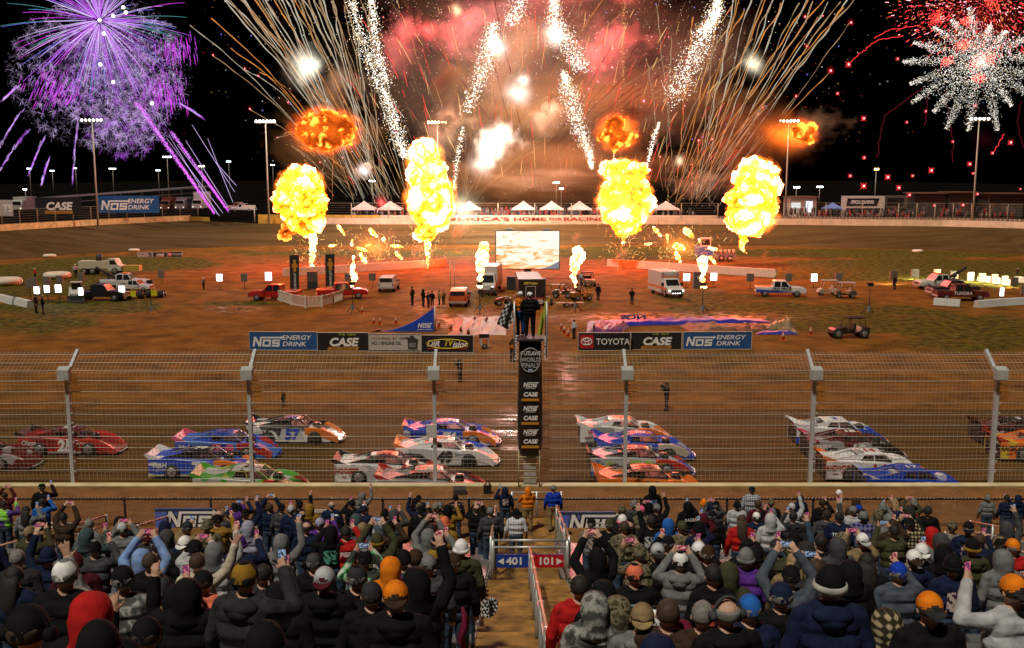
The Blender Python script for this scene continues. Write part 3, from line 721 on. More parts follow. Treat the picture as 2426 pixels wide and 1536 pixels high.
MB().tube([(-.66,.9,7.7),(.66,.9,7.7)], .03, 6).build('rail', GALV, fs_)
m = MB(); m.prism([(.38,6.4),(.5,6.4),(.66,7.5),(.62,7.9)], .2, .23); m.prism([(.3,6.4),(.4,6.4),(.5,7.2),(.46,7.4)], .1, .13, 0); m.build('flag_roll', LIME, fs_)
for sx in (-.6, .64): text('OUTLAWS', .22, fs_, (sx,-.62,6.0), (PI/2, -PI/2, 0), LOGOW, 0, .02)
# ================================================================== RACE CARS (local +X = nose, the stands see the -Y side)
ZL = [(-2.55,.97),(-2.3,.98),(-1.2,.965),(-.5,.92),(.5,.86),(1.1,.78),(1.7,.65),(2.2,.47),(2.6,.28),(2.78,.19)]
def topz(x): return interp(x, ZL)
def car_meshes():
    d = {}
    mb = MB(); rings = []                                    # hull
    for x, z in ZL:
        w = .97 if x < 1.6 else lerp(.97, .80, (x-1.6)/1.18); b = .12
        rings.append([(x,-w,b),(x,-w*1.0,z-.012),(x,-w+.012,z),(x,w-.012,z),(x,w,z-.012),(x,w,b)])
    mb.loft(rings); d['hull'] = mb
    for s in (-1, 1):                                        # raised front fenders
        mb = MB(); rings = []
        for x, h in ((.75,.0),(1.0,.08),(1.4,.15),(1.8,.17),(2.2,.13),(2.6,.03)):
            z = topz(x); o = .985 if x < 1.6 else lerp(.985, .83, (x-1.6)/1.18); i = o-.34
            rings.append([(x,s*o,z-.25),(x,s*o,z+h),(x,s*(o-.06),z+h+.02),(x,s*i,z+h*.75),(x,s*(i-.02),z-.1)])
        mb.loft(rings, smooth=False); d['fender%d' % s] = mb
    mb = MB(); rings = []                                    # roof panel
    for x, z in ((-.85,1.23),(-.6,1.26),(-.1,1.27),(.35,1.25),(.5,1.22)):
        w = .64 if x < .3 else .60
        rings.append([(x,-w,z-.045),(x,-w*.5,z+.0),(x,w*.5,z+.0),(x,w,z-.045),(x,w,z-.065),(x,-w,z-.065)])
    mb.loft(rings); d['roof'] = mb
    for s in (-1, 1):                                        # sail panels and pillars
        mb = MB(); y = s*.66
        mb.prism([(-.85,1.22),(-.55,1.22),(-.75,.94),(-2.1,.94),(-1.75,1.02),(-1.2,1.14)], y-.012, y+.012)
        mb.bar((.46,y*.93,1.23),(.98,y*1.0,.84), .05); mb.bar((-.12,y,1.25),(-.05,y,.90), .045); mb.bar((-.8,y,1.22),(.48,y*.95,1.22), .035); d['sail%d' % s] = mb
    mb = MB()                                                # rear spoiler with side plates
    mb.add([(-2.38,-.92,.97),(-2.38,.92,.97),(-2.66,.92,1.2),(-2.66,-.92,1.2),(-2.40,-.92,.97),(-2.40,.92,.97),(-2.68,.92,1.2),(-2.68,-.92,1.2)], [(0,1,2,3),(7,6,5,4),(0,3,7,4),(1,5,6,2),(3,2,6,7)])
    for s in (-1, 1): mb.prism([(-1.9,.96),(-2.5,.96),(-2.76,1.16),(-2.68,1.24),(-2.45,1.18)], s*.925-.012, s*.925+.012)
    d['spoiler'] = mb
    mb = MB()                                                # black plates standing in for shade in cockpit, wheel wells, lower openings
    mb.box(-.75,.85,-.60,.60,.80,.935)
    for x, r in ((-1.35,.40),(1.30,.41)):
        for s in (-1, 1):
            k = 14; P = [(x+r*math.cos(PI*a/k), .30+r*math.sin(PI*a/k)) for a in range(k+1)] + [(x-r,.115),(x+r,.115)]
            mb.prism(P, s*.978-.012, s*.978+.012) if x < 0 else mb.prism(P, s*1.0-.012, s*1.0+.012)
    mb.box(-2.56,-2.5,-.85,.85,.15,.8)
    d['opening_shade'] = mb
    mb = MB(); mb.box(1.05,1.5,-.2,.2,.72,.92); mb.tube([(1.27,0,.9),(1.27,0,.97)], .2, 12); mb.box(-1.1,-.8,-.35,.35,.93,1.08); d['air_scoop'] = mb
    mb = MB()                                                # roll cage
    for s in (-.5, .5):
        mb.tube([(-.7,s,.9),(-.66,s,1.22),(.35,s,1.2),(.85,s,.85)], .028, 6)
        mb.tube([(-.68,s,1.2),(-1.9,s*.8,.93)], .025, 6)
    mb.tube([(-.66,-.5,1.22),(-.66,.5,1.22)], .028, 6); mb.tube([(-.69,-.5,.95),(-.66,.5,1.2)], .025, 6); mb.tube([(.35,-.5,1.2),(.35,.5,1.2)], .028, 6); d['roll_cage'] = mb
    mb = MB(); mb.ell((-.28,-.12,1.04), (.13,.125,.14), 10, 8); d['helmet'] = mb
    mb = MB(); mb.tube([(-.35,-.12,.80),(-.32,-.12,.93)], [.24,.16], 8); d['driver'] = mb
    mb = MB().box(-.62,-.45,-.36,.12,.8,1.16); d['seat'] = mb
    mb = MB(); mb.wheel((0,0,0), .36, .34, 22); d['tyre'] = mb
    mb = MB(); mb.tube([(0,-.172,0),(0,-.185,0)], [.235,.20], 18); d['rim'] = mb
    mb = MB(); mb.tube([(0,-.188,0),(0,-.2,0)], [.08,.06], 8)
    for k in range(6): a = k*PI/3; mb.bar((.10*math.cos(a),-.189,.10*math.sin(a)),(.19*math.cos(a),-.187,.19*math.sin(a)), .03, .012)
    d['hub'] = mb
    mb = MB(); mb.add([(-2.5,-.985,.16),(.9,-.985,.16),(.9,-.985,.24),(-2.5,-.985,.24),(-2.5,-.97,.16),(.9,-.97,.16),(.9,-.97,.24),(-2.5,-.97,.24)], [(0,1,2,3),(7,6,5,4),(0,4,5,1),(3,2,6,7)]); d['skirt'] = mb
    mb = MB(); mb.tube([(2.3,-.84,.14),(2.62,-.80,.13),(2.86,-.4,.13),(2.9,0,.13),(2.86,.4,.13),(2.62,.80,.13),(2.3,.84,.14)], .04, 6); d['nose_lip'] = mb
    return {k: v.mesh(k, [WHITE]) for k, v in d.items()}
CM = car_meshes()
def opart(nm, me, m, parent, loc=(0,0,0), rot=(0,0,0)):
    o = link(nm, me, parent, loc, rot)
    for sl_, q in zip(o.material_slots, m if isinstance(m, (list, tuple)) else [m]):
        sl_.link = 'OBJECT'; sl_.material = q
    return o
def paint(c): return mat(c, .36, 0.0, var=.1, scale=2.5, coat=.25, name='car_paint')
def livery(a, b, sc=1.2, v=(1,1,1), lo=.48, hi=.52, kind='noise', cc=None): return mix2(a, b, kind, sc*.8, lo, min(hi, lo+.02), .36, v, coat=.25, cc=cc, detail=.6)
P_W = (.82,.82,.82); P_K = (.012,.012,.014); P_B = (.015,.075,.55); P_R = (.50,.025,.015); P_O = (.85,.20,.015); P_PK = (.75,.10,.22); P_G = (.08,.45,.04); P_MR = (.12,.012,.012); P_GY = (.35,.35,.36)
WREAR = mat((.03,.03,.03), .8)
def racecar(px, py, y, lab, side, roof, fend, spoil, num, numc, spons='', sponc=(.7,.7,.7), sail=None, hood=None, rim=(.4,.4,.42), skirt=None, rz=0.0, numbox=None, lip=(.6,.58,.5), spons2='', zz=0.035):
    p = PZ(px, py, 0) if y is None else None
    if y is not None: p = Vector(((px-1213)*(y*math.cos(PITCH)+CAMZ*math.sin(PITCH))/2400, y, 0))
    r = empty('race_car', (p.x+.12, p.y, zz), rz, lab, 'race car', 'dirt late model race cars on the front straight')
    r.scale = (.93,.95,1)
    asm = lambda c: c if isinstance(c, bpy.types.Material) else paint(c)
    b = opart('body', CM['hull'], asm(side), r)
    opart('skirt', CM['skirt'], asm(skirt or side), b); opart('nose_lip', CM['nose_lip'], asm(lip), b)
    opart('roof', CM['roof'], asm(roof), r)
    for s in (-1, 1): opart('fender', CM['fender%d' % s], asm(fend), r); opart('sail_panel', CM['sail%d' % s], asm(sail or roof), r)
    opart('spoiler', CM['spoiler'], asm(spoil), r); opart('opening_shade', CM['opening_shade'], BLACK, r); opart('air_scoop', CM['air_scoop'], asm(hood or P_K), r)
    opart('roll_cage', CM['roll_cage'], mat((.25,.25,.25), .4), r); opart('driver', CM['driver'], mat((.1,.1,.12), .8), r); opart('helmet', CM['helmet'], mat((.5,.5,.52), .3), r); opart('seat', CM['seat'], BLACK, r)
    for x in (-1.35, 1.30):
        for s in (-1, 1):
            t = opart('wheel', CM['tyre'], RUBBER, r, (x, s*.885, .36), (0, rnd.uniform(0, 3), 0 if s < 0 else PI))
            if s < 0: opart('rim', CM['rim'], mat(rim, .35, .6), t); opart('hub', CM['hub'], mat([q*.5 for q in rim], .4, .6), t)
    sy = -.992
    if numbox: MB().prism([(-.75,.18),(.75,.18),(.55,.84),(-.55,.84)], sy+.008, sy+.014).build('number_panel', asm(numbox), r)
    if num:
        nm = mat(numc, .4, var=.05)
        text(num, .78, r, (0,sy,.52), FRONT, nm, .12, .05, name='number')
        text(num, .62, r, (-.15,0,1.285), (0,0,0), nm, 0, .04, name='roof_number')
    if spons: text(spons, .33, r, (-1.95,sy,.68), FRONT, mat(sponc, .4, var=.05), .1, .03, sx=min(1.0, 1.2/(.33*.6*len(spons))))
    if spons2: text(spons2, .15, r, (.92,sy,.66), FRONT, mat(sponc, .4, var=.05), .1, .02, sx=min(1.1, .62/(.15*.6*len(spons2))))
    for q in range(3): text(rnd.choice(['RACING','SHOCKS','OIL','FUEL','CARBS','TIRES','PERFORM']), .085, r, (-2.1+.34*q,sy,.40+.07*(q%2)), FRONT, mat([1-x*.75 for x in (sponc if not isinstance(side, bpy.types.Material) else (.2,.2,.2))] if False else sponc, .5, var=.05), 0, .02)
    return r
cams = lambda x0, x1: (x0+x1)/2
racecar(168, 1068, 51.0, 'dark red race car numbered 25 with white lettering, trailing on the far lane', livery(P_R, (.25,.012,.01), 1.5), P_MR, P_R, P_K, '25', P_W, 'Olson', spons2='CAPITAL', skirt=P_GY, sail=P_MR)
racecar(-40, 1112, 48.3, 'dark maroon race car whose nose enters at the left edge', P_MR, P_MR, livery(P_MR, P_GY, 1.1, lo=.62), P_K, '29', P_GY, 'RACE', hood=P_GY)
racecar(535, 1070, 50.2, 'blue and pink race car numbered 5 with a pink spoiler', livery(P_B, (.03,.16,.6), 1.4), livery((.01,.05,.35), P_PK, .9, lo=.56, hi=.58), livery(P_B, P_R, 1.4, lo=.5, hi=.53), P_PK, '5', (.03,.03,.25), 'Valvoline', P_W, sail=(.02,.10,.5), numbox=P_PK, skirt=(.35,.5,.7), lip=P_B)
racecar(695, 1045, 53.3, 'black and orange race car numbered 57 behind the blue and pink one', livery((.05,.05,.055), P_W, 1.0, (1,1,1.5), .5, .53), livery(P_K, P_PK, 1.2, lo=.6, hi=.63), livery(P_K, P_O, 1.3, lo=.44, hi=.5), P_K, '57', (.03,.07,.6), 'BARRY', P_W, numbox=(.6,.6,.62), rim=(.08,.08,.08), skirt=P_W)
racecar(480, 1128, 47.0, 'blue, white and lime race car numbered 79 with an orange nose', livery(P_B, P_W, 1.0, (1,1,2), .56, .58), P_K, livery(P_K, P_O, 1.1), P_W, '79', P_W, 'H&H', P_W, skirt=(.55,.55,.15), rim=(.6,.6,.62), spons2='Ultra')
racecar(592, 1166, 43.9, 'green and white race car hugging the wall beside the 79 car', livery((.6,.6,.6), P_G, 1.0, lo=.52, hi=.54), livery((.62,.62,.62), P_K, 2.2, lo=.6, hi=.63), livery(P_G, P_R, .9), P_G, '0', P_K, '', sail=livery(P_G, (.5,.6,.05), 2))
racecar(1062, 1056, 52.6, 'royal blue and orange race car farthest of the pair by the flag column', livery(P_B, P_W, .9, (1,1,2), .57, .6), livery(P_B, P_PK, 1.0, lo=.5, hi=.56), livery(P_B, P_O, 1.2, lo=.52, hi=.56), livery(P_B, P_O, 2), '76', P_W, 'DYERS TOP', (.02,.06,.3), lip=P_W, sail=P_B)
racecar(1050, 1098, 48.9, 'white race car with dark tick-green lettering and blue nose by the flag column', livery(P_W, (.6,.6,.62), 1.2), livery(P_W, P_O, 1.0, lo=.5, hi=.52), livery(P_B, P_W, .8, lo=.5, hi=.53), livery(P_O, (.7,.3,.1), 2), '49', (.03,.03,.04), 'Nutrien', (.02,.05,.07), sail=P_W, rim=(.05,.05,.06), spons2='DYNAGRO', lip=P_W, skirt=(.5,.5,.55))
racecar(915, 1143, 46.1, 'black and white race car with a round dark emblem on its door', livery(P_W, (.5,.52,.54), 2.2, (1,1,2), .56, .60), livery(P_K, P_O, 1.0, lo=.5, hi=.53), livery(P_K, P_R, 1.0, lo=.48, hi=.52), P_K, '20', P_R, 'HOOSIER', P_R, sail=P_K, rim=(.5,.5,.52), spons2='Big River')
racecar(1020, 1170, 43.7, 'grey and salmon red race car low against the wall beside the fence post', P_GY, livery(P_GY, (.65,.15,.08), 1.1, lo=.44, hi=.47), livery(P_K, P_R, 1.2), P_R, '7', P_W, '', sail=P_K)
racecar(1470, 1050, 53.2, 'white and orange race car leading its group right of the flag column', livery(P_W, P_GY, 1.3), livery((.6,.6,.6), P_O, 1.0, lo=.48, hi=.53), livery(P_W, P_O, .9), P_W, '1', P_R, 'VP', P_R, sail=P_W)
racecar(1515, 1085, 50.0, 'royal blue race car with a dark oval on its quarter panel', livery(P_B, (.02,.09,.5), 1.1), livery(P_B, P_MR, 1.0, lo=.45, hi=.5), livery(P_B, (.55,.5,.4), .9, lo=.55, hi=.58), P_B, '30', P_W, 'OCEANS', P_W, sail=P_B, spons2='JHDM', lip=P_W)
racecar(1507, 1128, 47.2, 'black and silver race car with a lime green number panel', livery((.45,.47,.50), P_B, 1.0, (1,1,2), .54, .58), livery(P_K, P_O, 1.2, lo=.5, hi=.53), livery(P_K, P_R, 1.0, lo=.53, hi=.58), P_K, '1', (.6,.65,.5), 'CULLEN', (.35,.5,.05), sail=P_K, numbox=(.35,.62,.04), rim=(.55,.55,.57), lip=P_W, spons2='FLOKER')
racecar(1530, 1168, 43.9, 'orange race car almost hidden by the wall below the lime numbered one', P_O, livery(P_O, P_R, 1.3, lo=.48, hi=.5), livery(P_K, P_O, 1.0), P_O, '20', P_K, '', sail=P_K)
racecar(1975, 1052, 53.0, 'white race car with blue fender, farthest of the right-hand group', livery(P_W, P_B, 1.0, lo=.58, hi=.6), P_W, livery(P_W, P_B, .8, lo=.48, hi=.5), P_W, '2', P_B, '', sail=livery(P_W, P_GY, 1.4), lip=P_O)
racecar(2010, 1086, 50.2, 'dark maroon race car with a pink spoiler between two white ones', livery(P_MR, P_GY, 1.1), livery(P_MR, P_O, 1.1, lo=.55, hi=.58), livery(P_MR, P_K, 1), P_PK, '18', P_W, 'HENRY', P_W, sail=P_MR, spons2='ROBERTS')
racecar(2055, 1134, 46.6, 'white race car with orange tail and a red outlined 14', livery(P_W, (.66,.66,.68), 1.0), livery(P_W, P_GY, 1.4), livery(P_W, P_K, .7, lo=.58, hi=.6), P_O, '14', P_R, 'SANDWOOD', P_R, sail=P_W, rim=(.12,.12,.13), hood=P_W, spons2='1/4')
racecar(2155, 1164, 43.8, 'bright blue race car nose low against the wall at right', P_B, livery(P_B, P_O, 1.0, lo=.57, hi=.59), P_B, livery(P_B, P_W, 1), '17', P_W, '', sail=P_B, hood=P_W)
racecar(2410, 1050, 53.0, 'dark red race car leaving the frame at the right edge', livery(P_MR, P_K, 1), P_K, P_MR, livery(P_R, P_MR, 1), '3', P_W, 'TWINS', P_W, sail=P_MR)
racecar(2455, 1085, 50.0, 'orange and yellow race car leaving the frame at the right edge', livery(P_O, (.7,.5,.03), 1, (1,1,1), .5, .56), P_O, livery(P_O, P_K, .9), P_R, '9', P_K, 'RACECAR', P_K, sail=P_O)

# ================================================================== INFIELD
def disc_wheel(parent, x, y, r, w, rimc=(.35,.35,.36)):
    t = MB().wheel((0,0,0), r, w, 16).build('wheel', RUBBER, parent, (x, y, r))
    m = MB(); s = -1 if y < 0 else 1
    m.tube([(0,s*w*.505,0),(0,s*w*.56,0)], [r*.6,r*.5], 12); m.build('rim', mat(rimc, .35, .6), t)
def truck_body(sec, w, inset):       # sections (x, z_low, z_belt, z_top, taper)
    mb = MB(); rings = []
    for x, zl, zb, zt, ti in sec:
        rings.append([(x,-w,zl),(x,-w-.02,(zl+zb)/2),(x,-w,zb),(x,-w+ti,zt),(x,w-ti,zt),(x,w,zb),(x,w+.02,(zl+zb)/2),(x,w,zl)])
    mb.loft(rings); return mb
def pickup(px, py, rz, lab, col, boom=False, livery2=None, word='', wordc=P_W, sc=1.0, grp='pickups parked on the infield', lamps=False, suv=False):
    r = empty('pickup_truck' if not boom else 'tow_truck', PZ(px, py), rz, lab, 'pickup truck' if not boom else 'tow truck', grp if not boom else 'tow trucks on the infield')
    r.scale = (sc, sc, sc); cm_ = col if isinstance(col, bpy.types.Material) else paint(col)
    bed = -2.9
    sec = [(bed,.55,1.15,1.18,.02),(-.95,.5,1.15,1.18,.02)] if not suv else [(-2.5,.5,1.15,1.8,.16),(-.95,.5,1.15,1.92,.15)]
    sec += [(-.9,.5,1.15,1.86,.14),(-.6,.5,1.15,1.93,.14),(.55,.5,1.15,1.90,.15),(1.15,.5,1.16,1.2,.06),(2.2,.5,1.12,1.16,.06),(2.75,.5,1.0,1.05,.12),(2.9,.55,.85,.9,.2)]
    b = truck_body(sec, .98, 0).build('body', cm_, r)
    if not suv: MB().box(bed+.12,-1.05,-.84,.84,1.17,1.186).build('bed_floor', BLACK, r); 
    g = MB()
    for s in (-1, 1):
        for x0, x1 in ((-.82,-.08),(.0,.8)):
            y0, y1 = s*.992, s*.868
            g.add([(x0,y0,1.18),(x1+(.15 if x0 > -.1 else 0),y0,1.18),(x1-(.28 if x0 > -.1 else 0),y1,1.82),(x0+.06,y1,1.82)], [(0,1,2,3)])
    g.add([(1.13,-.86,1.22),(1.13,.86,1.22),(.62,.78,1.86),(.62,-.78,1.86)], [(0,1,2,3)])
    g.add([(-.925 if not suv else -2.53,-.8,1.3),(-.925 if not suv else -2.53,.8,1.3),(-.915 if not suv else -2.52,.74,1.75),(-.915 if not suv else -2.52,-.74,1.75)], [(0,1,2,3)])
    g.build('window', GLASS, r)
    k = MB().box(2.86,2.95,-.9,.9,.45,.68).box(bed-.08,bed,-.92,.92,.5,.7) if not suv else MB().box(2.86,2.95,-.9,.9,.45,.68).box(-2.6,-2.5,-.92,.92,.45,.65)
    k.build('bumper', STEEL, r); MB().box(2.88,2.93,-.55,.55,.72,.98).build('grille', DARK, r)
    for s in (-1, 1):
        MB().box(2.78,2.92,s*.72-.16,s*.72+.16,.78,.98).build('headlight', emis((1,.95,.85), 6, True) if lamps else mat((.6,.6,.6), .15), r)
        bx = bed if not suv else -2.5
        MB().box(bx-.03,bx+.02,s*.86-.08,s*.86+.08,.78,1.1).build('taillight', TAIL, r)
        MB().box(.95,1.1,s*1.0-.0,s*1.2,1.12,1.32).build('mirror', BLACK, r)
        for x in (-1.85, 1.85): disc_wheel(r, x, s*.86, .41, .28)
    if livery2: MB().prism([(bed+.02,.52),(-1.0,.52),(1.0,.6),(2.0,.52),(2.0,.56),(1.0,.66),(-.5,.78),(bed+.02,.9)], -1.01, -1.004).build('side_stripe', paint(livery2), r)
    if word: text(word, .5, r, (-.1,-1.015,.92), FRONT, mat(wordc, .4), .15, .03, sx=1.0)
    if boom:
        m = MB(); m.bar((-1.0,0,1.2),(-3.6,0,2.7), .28, .3); m.bar((-1.9,0,1.2),(-2.5,0,2.1), .2); m.build('boom', DARK, r)
        m = MB(); m.bar((-2.9,-.3,.9),(-4.2,-.3,.35), .14); m.bar((-2.9,.3,.9),(-4.2,.3,.35), .14); m.bar((-4.2,-.8,.35),(-4.2,.8,.35), .16); m.build('wheel_lift', DARK, r)
        MB().box(-.3,.3,-.7,.7,1.93,2.02).build('light_bar', ORANGE, r)
    return r
pickup(298, 683, R(4), 'white crew cab tow truck with raised black boom at the left', (.62,.62,.62), True)
pickup(322, 690, R(-8), 'small white pickup close behind the left tow truck', (.6,.6,.6), sc=.75)
pickup(243, 712, R(-3), 'black pickup parked between the light panels at the left', P_K)
pickup(652, 712, R(176), 'glossy red pickup at the left end of the white picket fence', (.42,.015,.012))
pickup(811, 708, R(12), 'glossy red pickup at the right end of the white picket fence', (.42,.012,.01))
pickup(922, 688, R(88), 'white pickup seen from behind in front of the white barrier', (.62,.60,.57), suv=True)
pickup(1089, 722, R(88), 'orange pickup with flatbed rack beside the motorhome', (.45,.10,.02), suv=True)
pickup(1848, 702, R(-8), 'white and blue pickup with black lettering across its doors', (.65,.65,.66), livery2=(.02,.06,.4), word='TRD PRO', wordc=P_K)
pickup(2222, 685, R(186), 'white crew cab tow truck with raised boom at the right', (.62,.62,.6), True)
pickup(2255, 702, R(184), 'black pickup with lit lamps beside the right tow truck', P_K)
pickup(2275, 712, R(-4), 'dark maroon pickup with white lettering behind the tube barriers', (.11,.012,.012), word='TUNDRA', wordc=(.6,.6,.6))
pickup(582, 497, R(-14), 'white pickup behind the wall in the pit gap', (.6,.6,.6)).location = PD(578, 502, 243)
pickup(568, 490, R(170), 'pickup with orange roof lights half hidden behind the gap pickup', (.6,.3,.2)).location = PD(566, 498, 252)
def boxtruck(px, py, y, w, h, lab, col):
    p = PD(px, py, y); r = empty('haul_truck', p, 0, lab, 'truck', 'trucks parked behind the left banners')
    MB().box(-w/2,w/2,.6,6,.5,h).build('cargo_box', mat(col, .5), r); mb = MB(); mb.loft([[(-w*.47,-1.4,.5),(w*.47,-1.4,.5),(w*.47,-1.3,1.5),(-w*.47,-1.3,1.5)],[(-w*.47,-.4,.5),(w*.47,-.4,.5),(w*.42,-.6,2.6),(-w*.42,-.6,2.6)],[(-w*.47,.5,.5),(w*.47,.5,.5),(w*.42,.5,2.7),(-w*.42,.5,2.7)]]); mb.build('cab', mat([c*.8 for c in col], .5), r)
    MB().prism([(-w*.4,1.6),(w*.4,1.6),(w*.37,2.4),(-w*.37,2.4)], -1.33, -1.28).build('windscreen', GLASS, r)
    for s in (-1, 1): MB().box(s*w*.36-.12,s*w*.36+.12,-1.45,-1.38,.7,.95).build('headlight', emis((1,.9,.7), 1.5), r); m = MB().wheel((s*w*.4,-.6,.5), .5, .3, ax='x'); m.build('wheel', RUBBER, r)
boxtruck(395, 500, 255, 2.6, 3.4, 'dim orange truck first right of the blue far banner', (.25,.08,.04)); boxtruck(430, 499, 252, 2.6, 3.2, 'grey truck second right of the blue far banner', (.35,.34,.33)); boxtruck(471, 498, 250, 2.7, 4.4, 'pale tall truck facing out beside the purple comets', (.5,.48,.46)); boxtruck(45, 502, 236, 3.0, 3.4, 'pale bus beside the far left banner', (.4,.42,.38))
# LED panels on stands
PANM = mat((.23,.18,.14), .6); 
def panel(px, py, wpx, hpx, ground, lit, lab, faceaway=False, rz=0.0, col=(.86,.93,1.0), st=9.0, housing=None):
    g = PZ(px, ground); k = g.y/2400*1.01; t = PD(px, py, g.y); w, h = wpx*k, hpx*k; z = t.z
    r = empty('light_panel', g, rz, lab, 'light panel', 'light panels on stands around the infield')
    MB().box(-w/2,w/2,0,.28,z-h/2,z+h/2).build('housing', housing or PANM, r)
    f = MB().box(-w/2+.04,w/2-.04,(-.03 if not faceaway else .285),(-.005 if not faceaway else .31),z-h/2+.04,z+h/2-.04)
    f.build('light_face' if lit else 'cover', emis(col, st, True, 'panel_light') if lit else mat((.16,.14,.12), .5), r)
    if faceaway: MB().box(-w/2+.05,w/2-.05,-.01,-.001,z-h/2+.05,z+h/2-.05).build('cover', mat((.14,.115,.09), .6), r)
    MB().tube([(0,.14,0),(0,.14,z-h/2)], .035, 6).build('stand', DARK, r)
    m = MB().bar((-.35,.14,.03),(.35,.14,.03), .05).bar((0,-.25,.03),(0,.5,.03), .05); m.build('foot', DARK, r)
for i, (px, py, w, h, g, s, l) in enumerate([
    (89,688,13,18,722,1,'lit light panel first of three by the two people at left'),(113,685,13,18,718,1,'lit light panel second of three by the two people at left'),(140,684,15,19,718,1,'lit light panel third of three by the two people at left'),
    (193,691,12,18,720,1,'lit light panel on the white skid steer side'),(290,687,15,19,713,1,'lit light panel in front of the small white pickup'),(521,658,15,17,688,1,'lit light panel alone on the brown dirt left of the red pickups'),
    (637,655,16,20,684,1,'dazzling light panel left behind the first red pickup'),(738,660,14,19,684,1,'dazzling light panel between the two tall black banners'),
    (1626,657,16,18,683,1,'lit light panel in front of the orange ambulance side'),(1690,656,16,18,682,1,'lit light panel right of the dark cabinet by the ambulance'),(1928,658,15,18,683,1,'lit light panel between the lettered pickup and golf carts'),(1142,658,15,19,684,1,'dazzling light panel on the motorhome front'),(2372,692,10,20,716,1,'narrow lit light panel behind the tube barriers'),
    (72,672,16,20,712,0,'dark light panel left of the red-shirted person'),(82,668,14,20,716,0,'dark light panel above the first lit one'),(113,665,15,18,712,0,'brown dark light panel above the second lit one'),(143,662,15,17,708,0,'dark light panel by the white tyre'),(193,656,14,20,690,0,'brown dark light panel behind the tow boom'),(383,650,15,19,672,0,'dark light panel on the grass right of the left tow truck'),(579,658,15,19,686,0,'grey light panel left of the dazzling one'),
    (825,657,16,18,678,0,'dark light panel beside the second tall banner'),(882,657,16,18,684,0,'dark light panel left of the white rear-facing pickup'),(1777,658,17,19,684,0,'dark light panel behind the lettered pickup tail'),(1868,657,16,19,678,0,'dark light panel over the lettered pickup bonnet'),(1987,657,17,19,676,0,'olive light panel above the golf carts'),(1365,660,14,18,684,0,'dark light panel beside the right small flame'),
    (2423,688,12,20,716,0,'dark light panel at the right edge behind the barriers')]):
    panel(px, py, w, h, g, s, l)
for px, py, g, l in ((2117,652,676,'light panel beside the tall dark figure, facing the grass'),(2168,648,664,'light panel over the white tow truck cab, facing the grass'),(2220,648,664,'light panel behind the tow boom foot, facing the grass'),(2260,652,668,'light panel under the boom tip, facing the grass'),(2299,655,670,'light panel first right of the boom tip, facing the grass'),(2327,658,672,'light panel second right of the boom tip, facing the grass'),(2356,660,676,'light panel third right of the boom tip, facing the grass'),(2380,664,680,'light panel fourth right of the boom tip, facing the grass'),(2403,668,684,'light panel last before the right edge, facing the grass')):
    panel(px, py, 17, 20, g, 1, l, True, R(rnd.uniform(-14, 14)), (1,.95,.55), 150)
# tripods with flame boxes
TRI = []
def tripod(px, py, top, lab, flame):
    g = PZ(px, py); h = PD(px, top, g.y).z
    r = empty('tripod_stand', g, 0, lab, 'tripod', 'tall tripod stands on the infield')
    MB().tube([(0,0,.3),(0,0,h)], [.05,.03], 6).build('mast', DARK, r)
    for a in range(3): q = a*2*PI/3+.5; MB().tube([(0,0,1.0),(.8*math.cos(q),.8*math.sin(q),.02)], .03, 6).build('leg', DARK, r)
    MB().box(-.14,.14,-.14,.14,.25,.85).build('battery_box', mat((.25,.28,.3), .5), r)
    m = MB().box(-.3,.3,-.2,.2,h,h+.35); m.build('flame_box' if flame else 'speaker', BLACK, r)
    TRI.append(Vector((g.x, g.y, h+.35)))
for px, py, tp, l, f in ((359,744,672,'tripod stand with thin mast by the yellow number plates',0),(836,742,676,'tripod stand with flame box behind the second red pickup',1),(1137,742,676,'tripod stand whose flame rises before the motorhome',1),(1362,738,677,'tripod stand whose flame rises above the parked quads',1),(1664,742,678,'tripod stand whose white flame rises by the ambulance',1),(2058,745,678,'pale tripod stand with black speaker left of the dark buggy',0)): tripod(px, py, tp, l, f)
# white pit barriers
def barrier(x0, y0, x1, y1, h, lab, m=None, thick=.6, seg=8):
    a = PZ(x0, y0); b = PZ(x1, y1); c = (a+b)/2; L = (b-a).length
    r = empty('pit_barrier', c, math.atan2(b.y-a.y, b.x-a.x), lab, 'barrier')
    for i in range(seg): MB().prism([(-thick/2,0),(thick/2,0),(thick*.3,h),(-thick*.3,h)], -L/2+L*i/seg+.01, -L/2+L*(i+1)/seg-.01, ax='x').build('block', m or mat((.70,.62,.5), .6), r)
barrier(672, 655, 1056, 631, 1.15, 'long white concrete barrier left of the big screen'); barrier(1440, 631, 1838, 658, 1.15, 'long white concrete barrier behind the ambulance')
for (a, b, c_, d, l) in ((2212,722,2275,726,'white tube barrier lying before the maroon pickup'),(2312,729,2373,724,'white tube barrier right of the maroon pickup'),(2375,724,2440,720,'white tube barrier running off the right edge'),(0,712,36,722,'white tube barrier behind the left edge tyre'),(36,720,72,729,'white tube barrier ending by the two people at left'),(2320,665,2395,676,'pale block barrier behind the right light panels'),(2405,668,2450,672,'pale block barrier at the right edge on the grass')):
    barrier(a, b, c_, d, .75, l, mat((.6,.62,.6), .6), .8, 2)
for px, py, l, s in ((118,610,'white painted tyre marking the track edge far left',.55),(318,596,'white painted tyre marking the track edge by the small billboard',.5),(2174,598,'white painted tyre marking the right track edge',.5),(136,660,'big white tyre by the light panels',.9),(14,676,'big ribbed white tyre at the left edge',1.0)):
    r = empty('tyre_marker', PZ(px, py), 0, l, 'tyre'); m = MB(); m.tube([(1.0*s*1.6*math.cos(a*PI/12), 1.0*s*1.6*math.sin(a*PI/12), .5*s) for a in range(25)], .5*s, 8, cap=False); m.build('tread', mat((.65,.6,.5), .6), r)
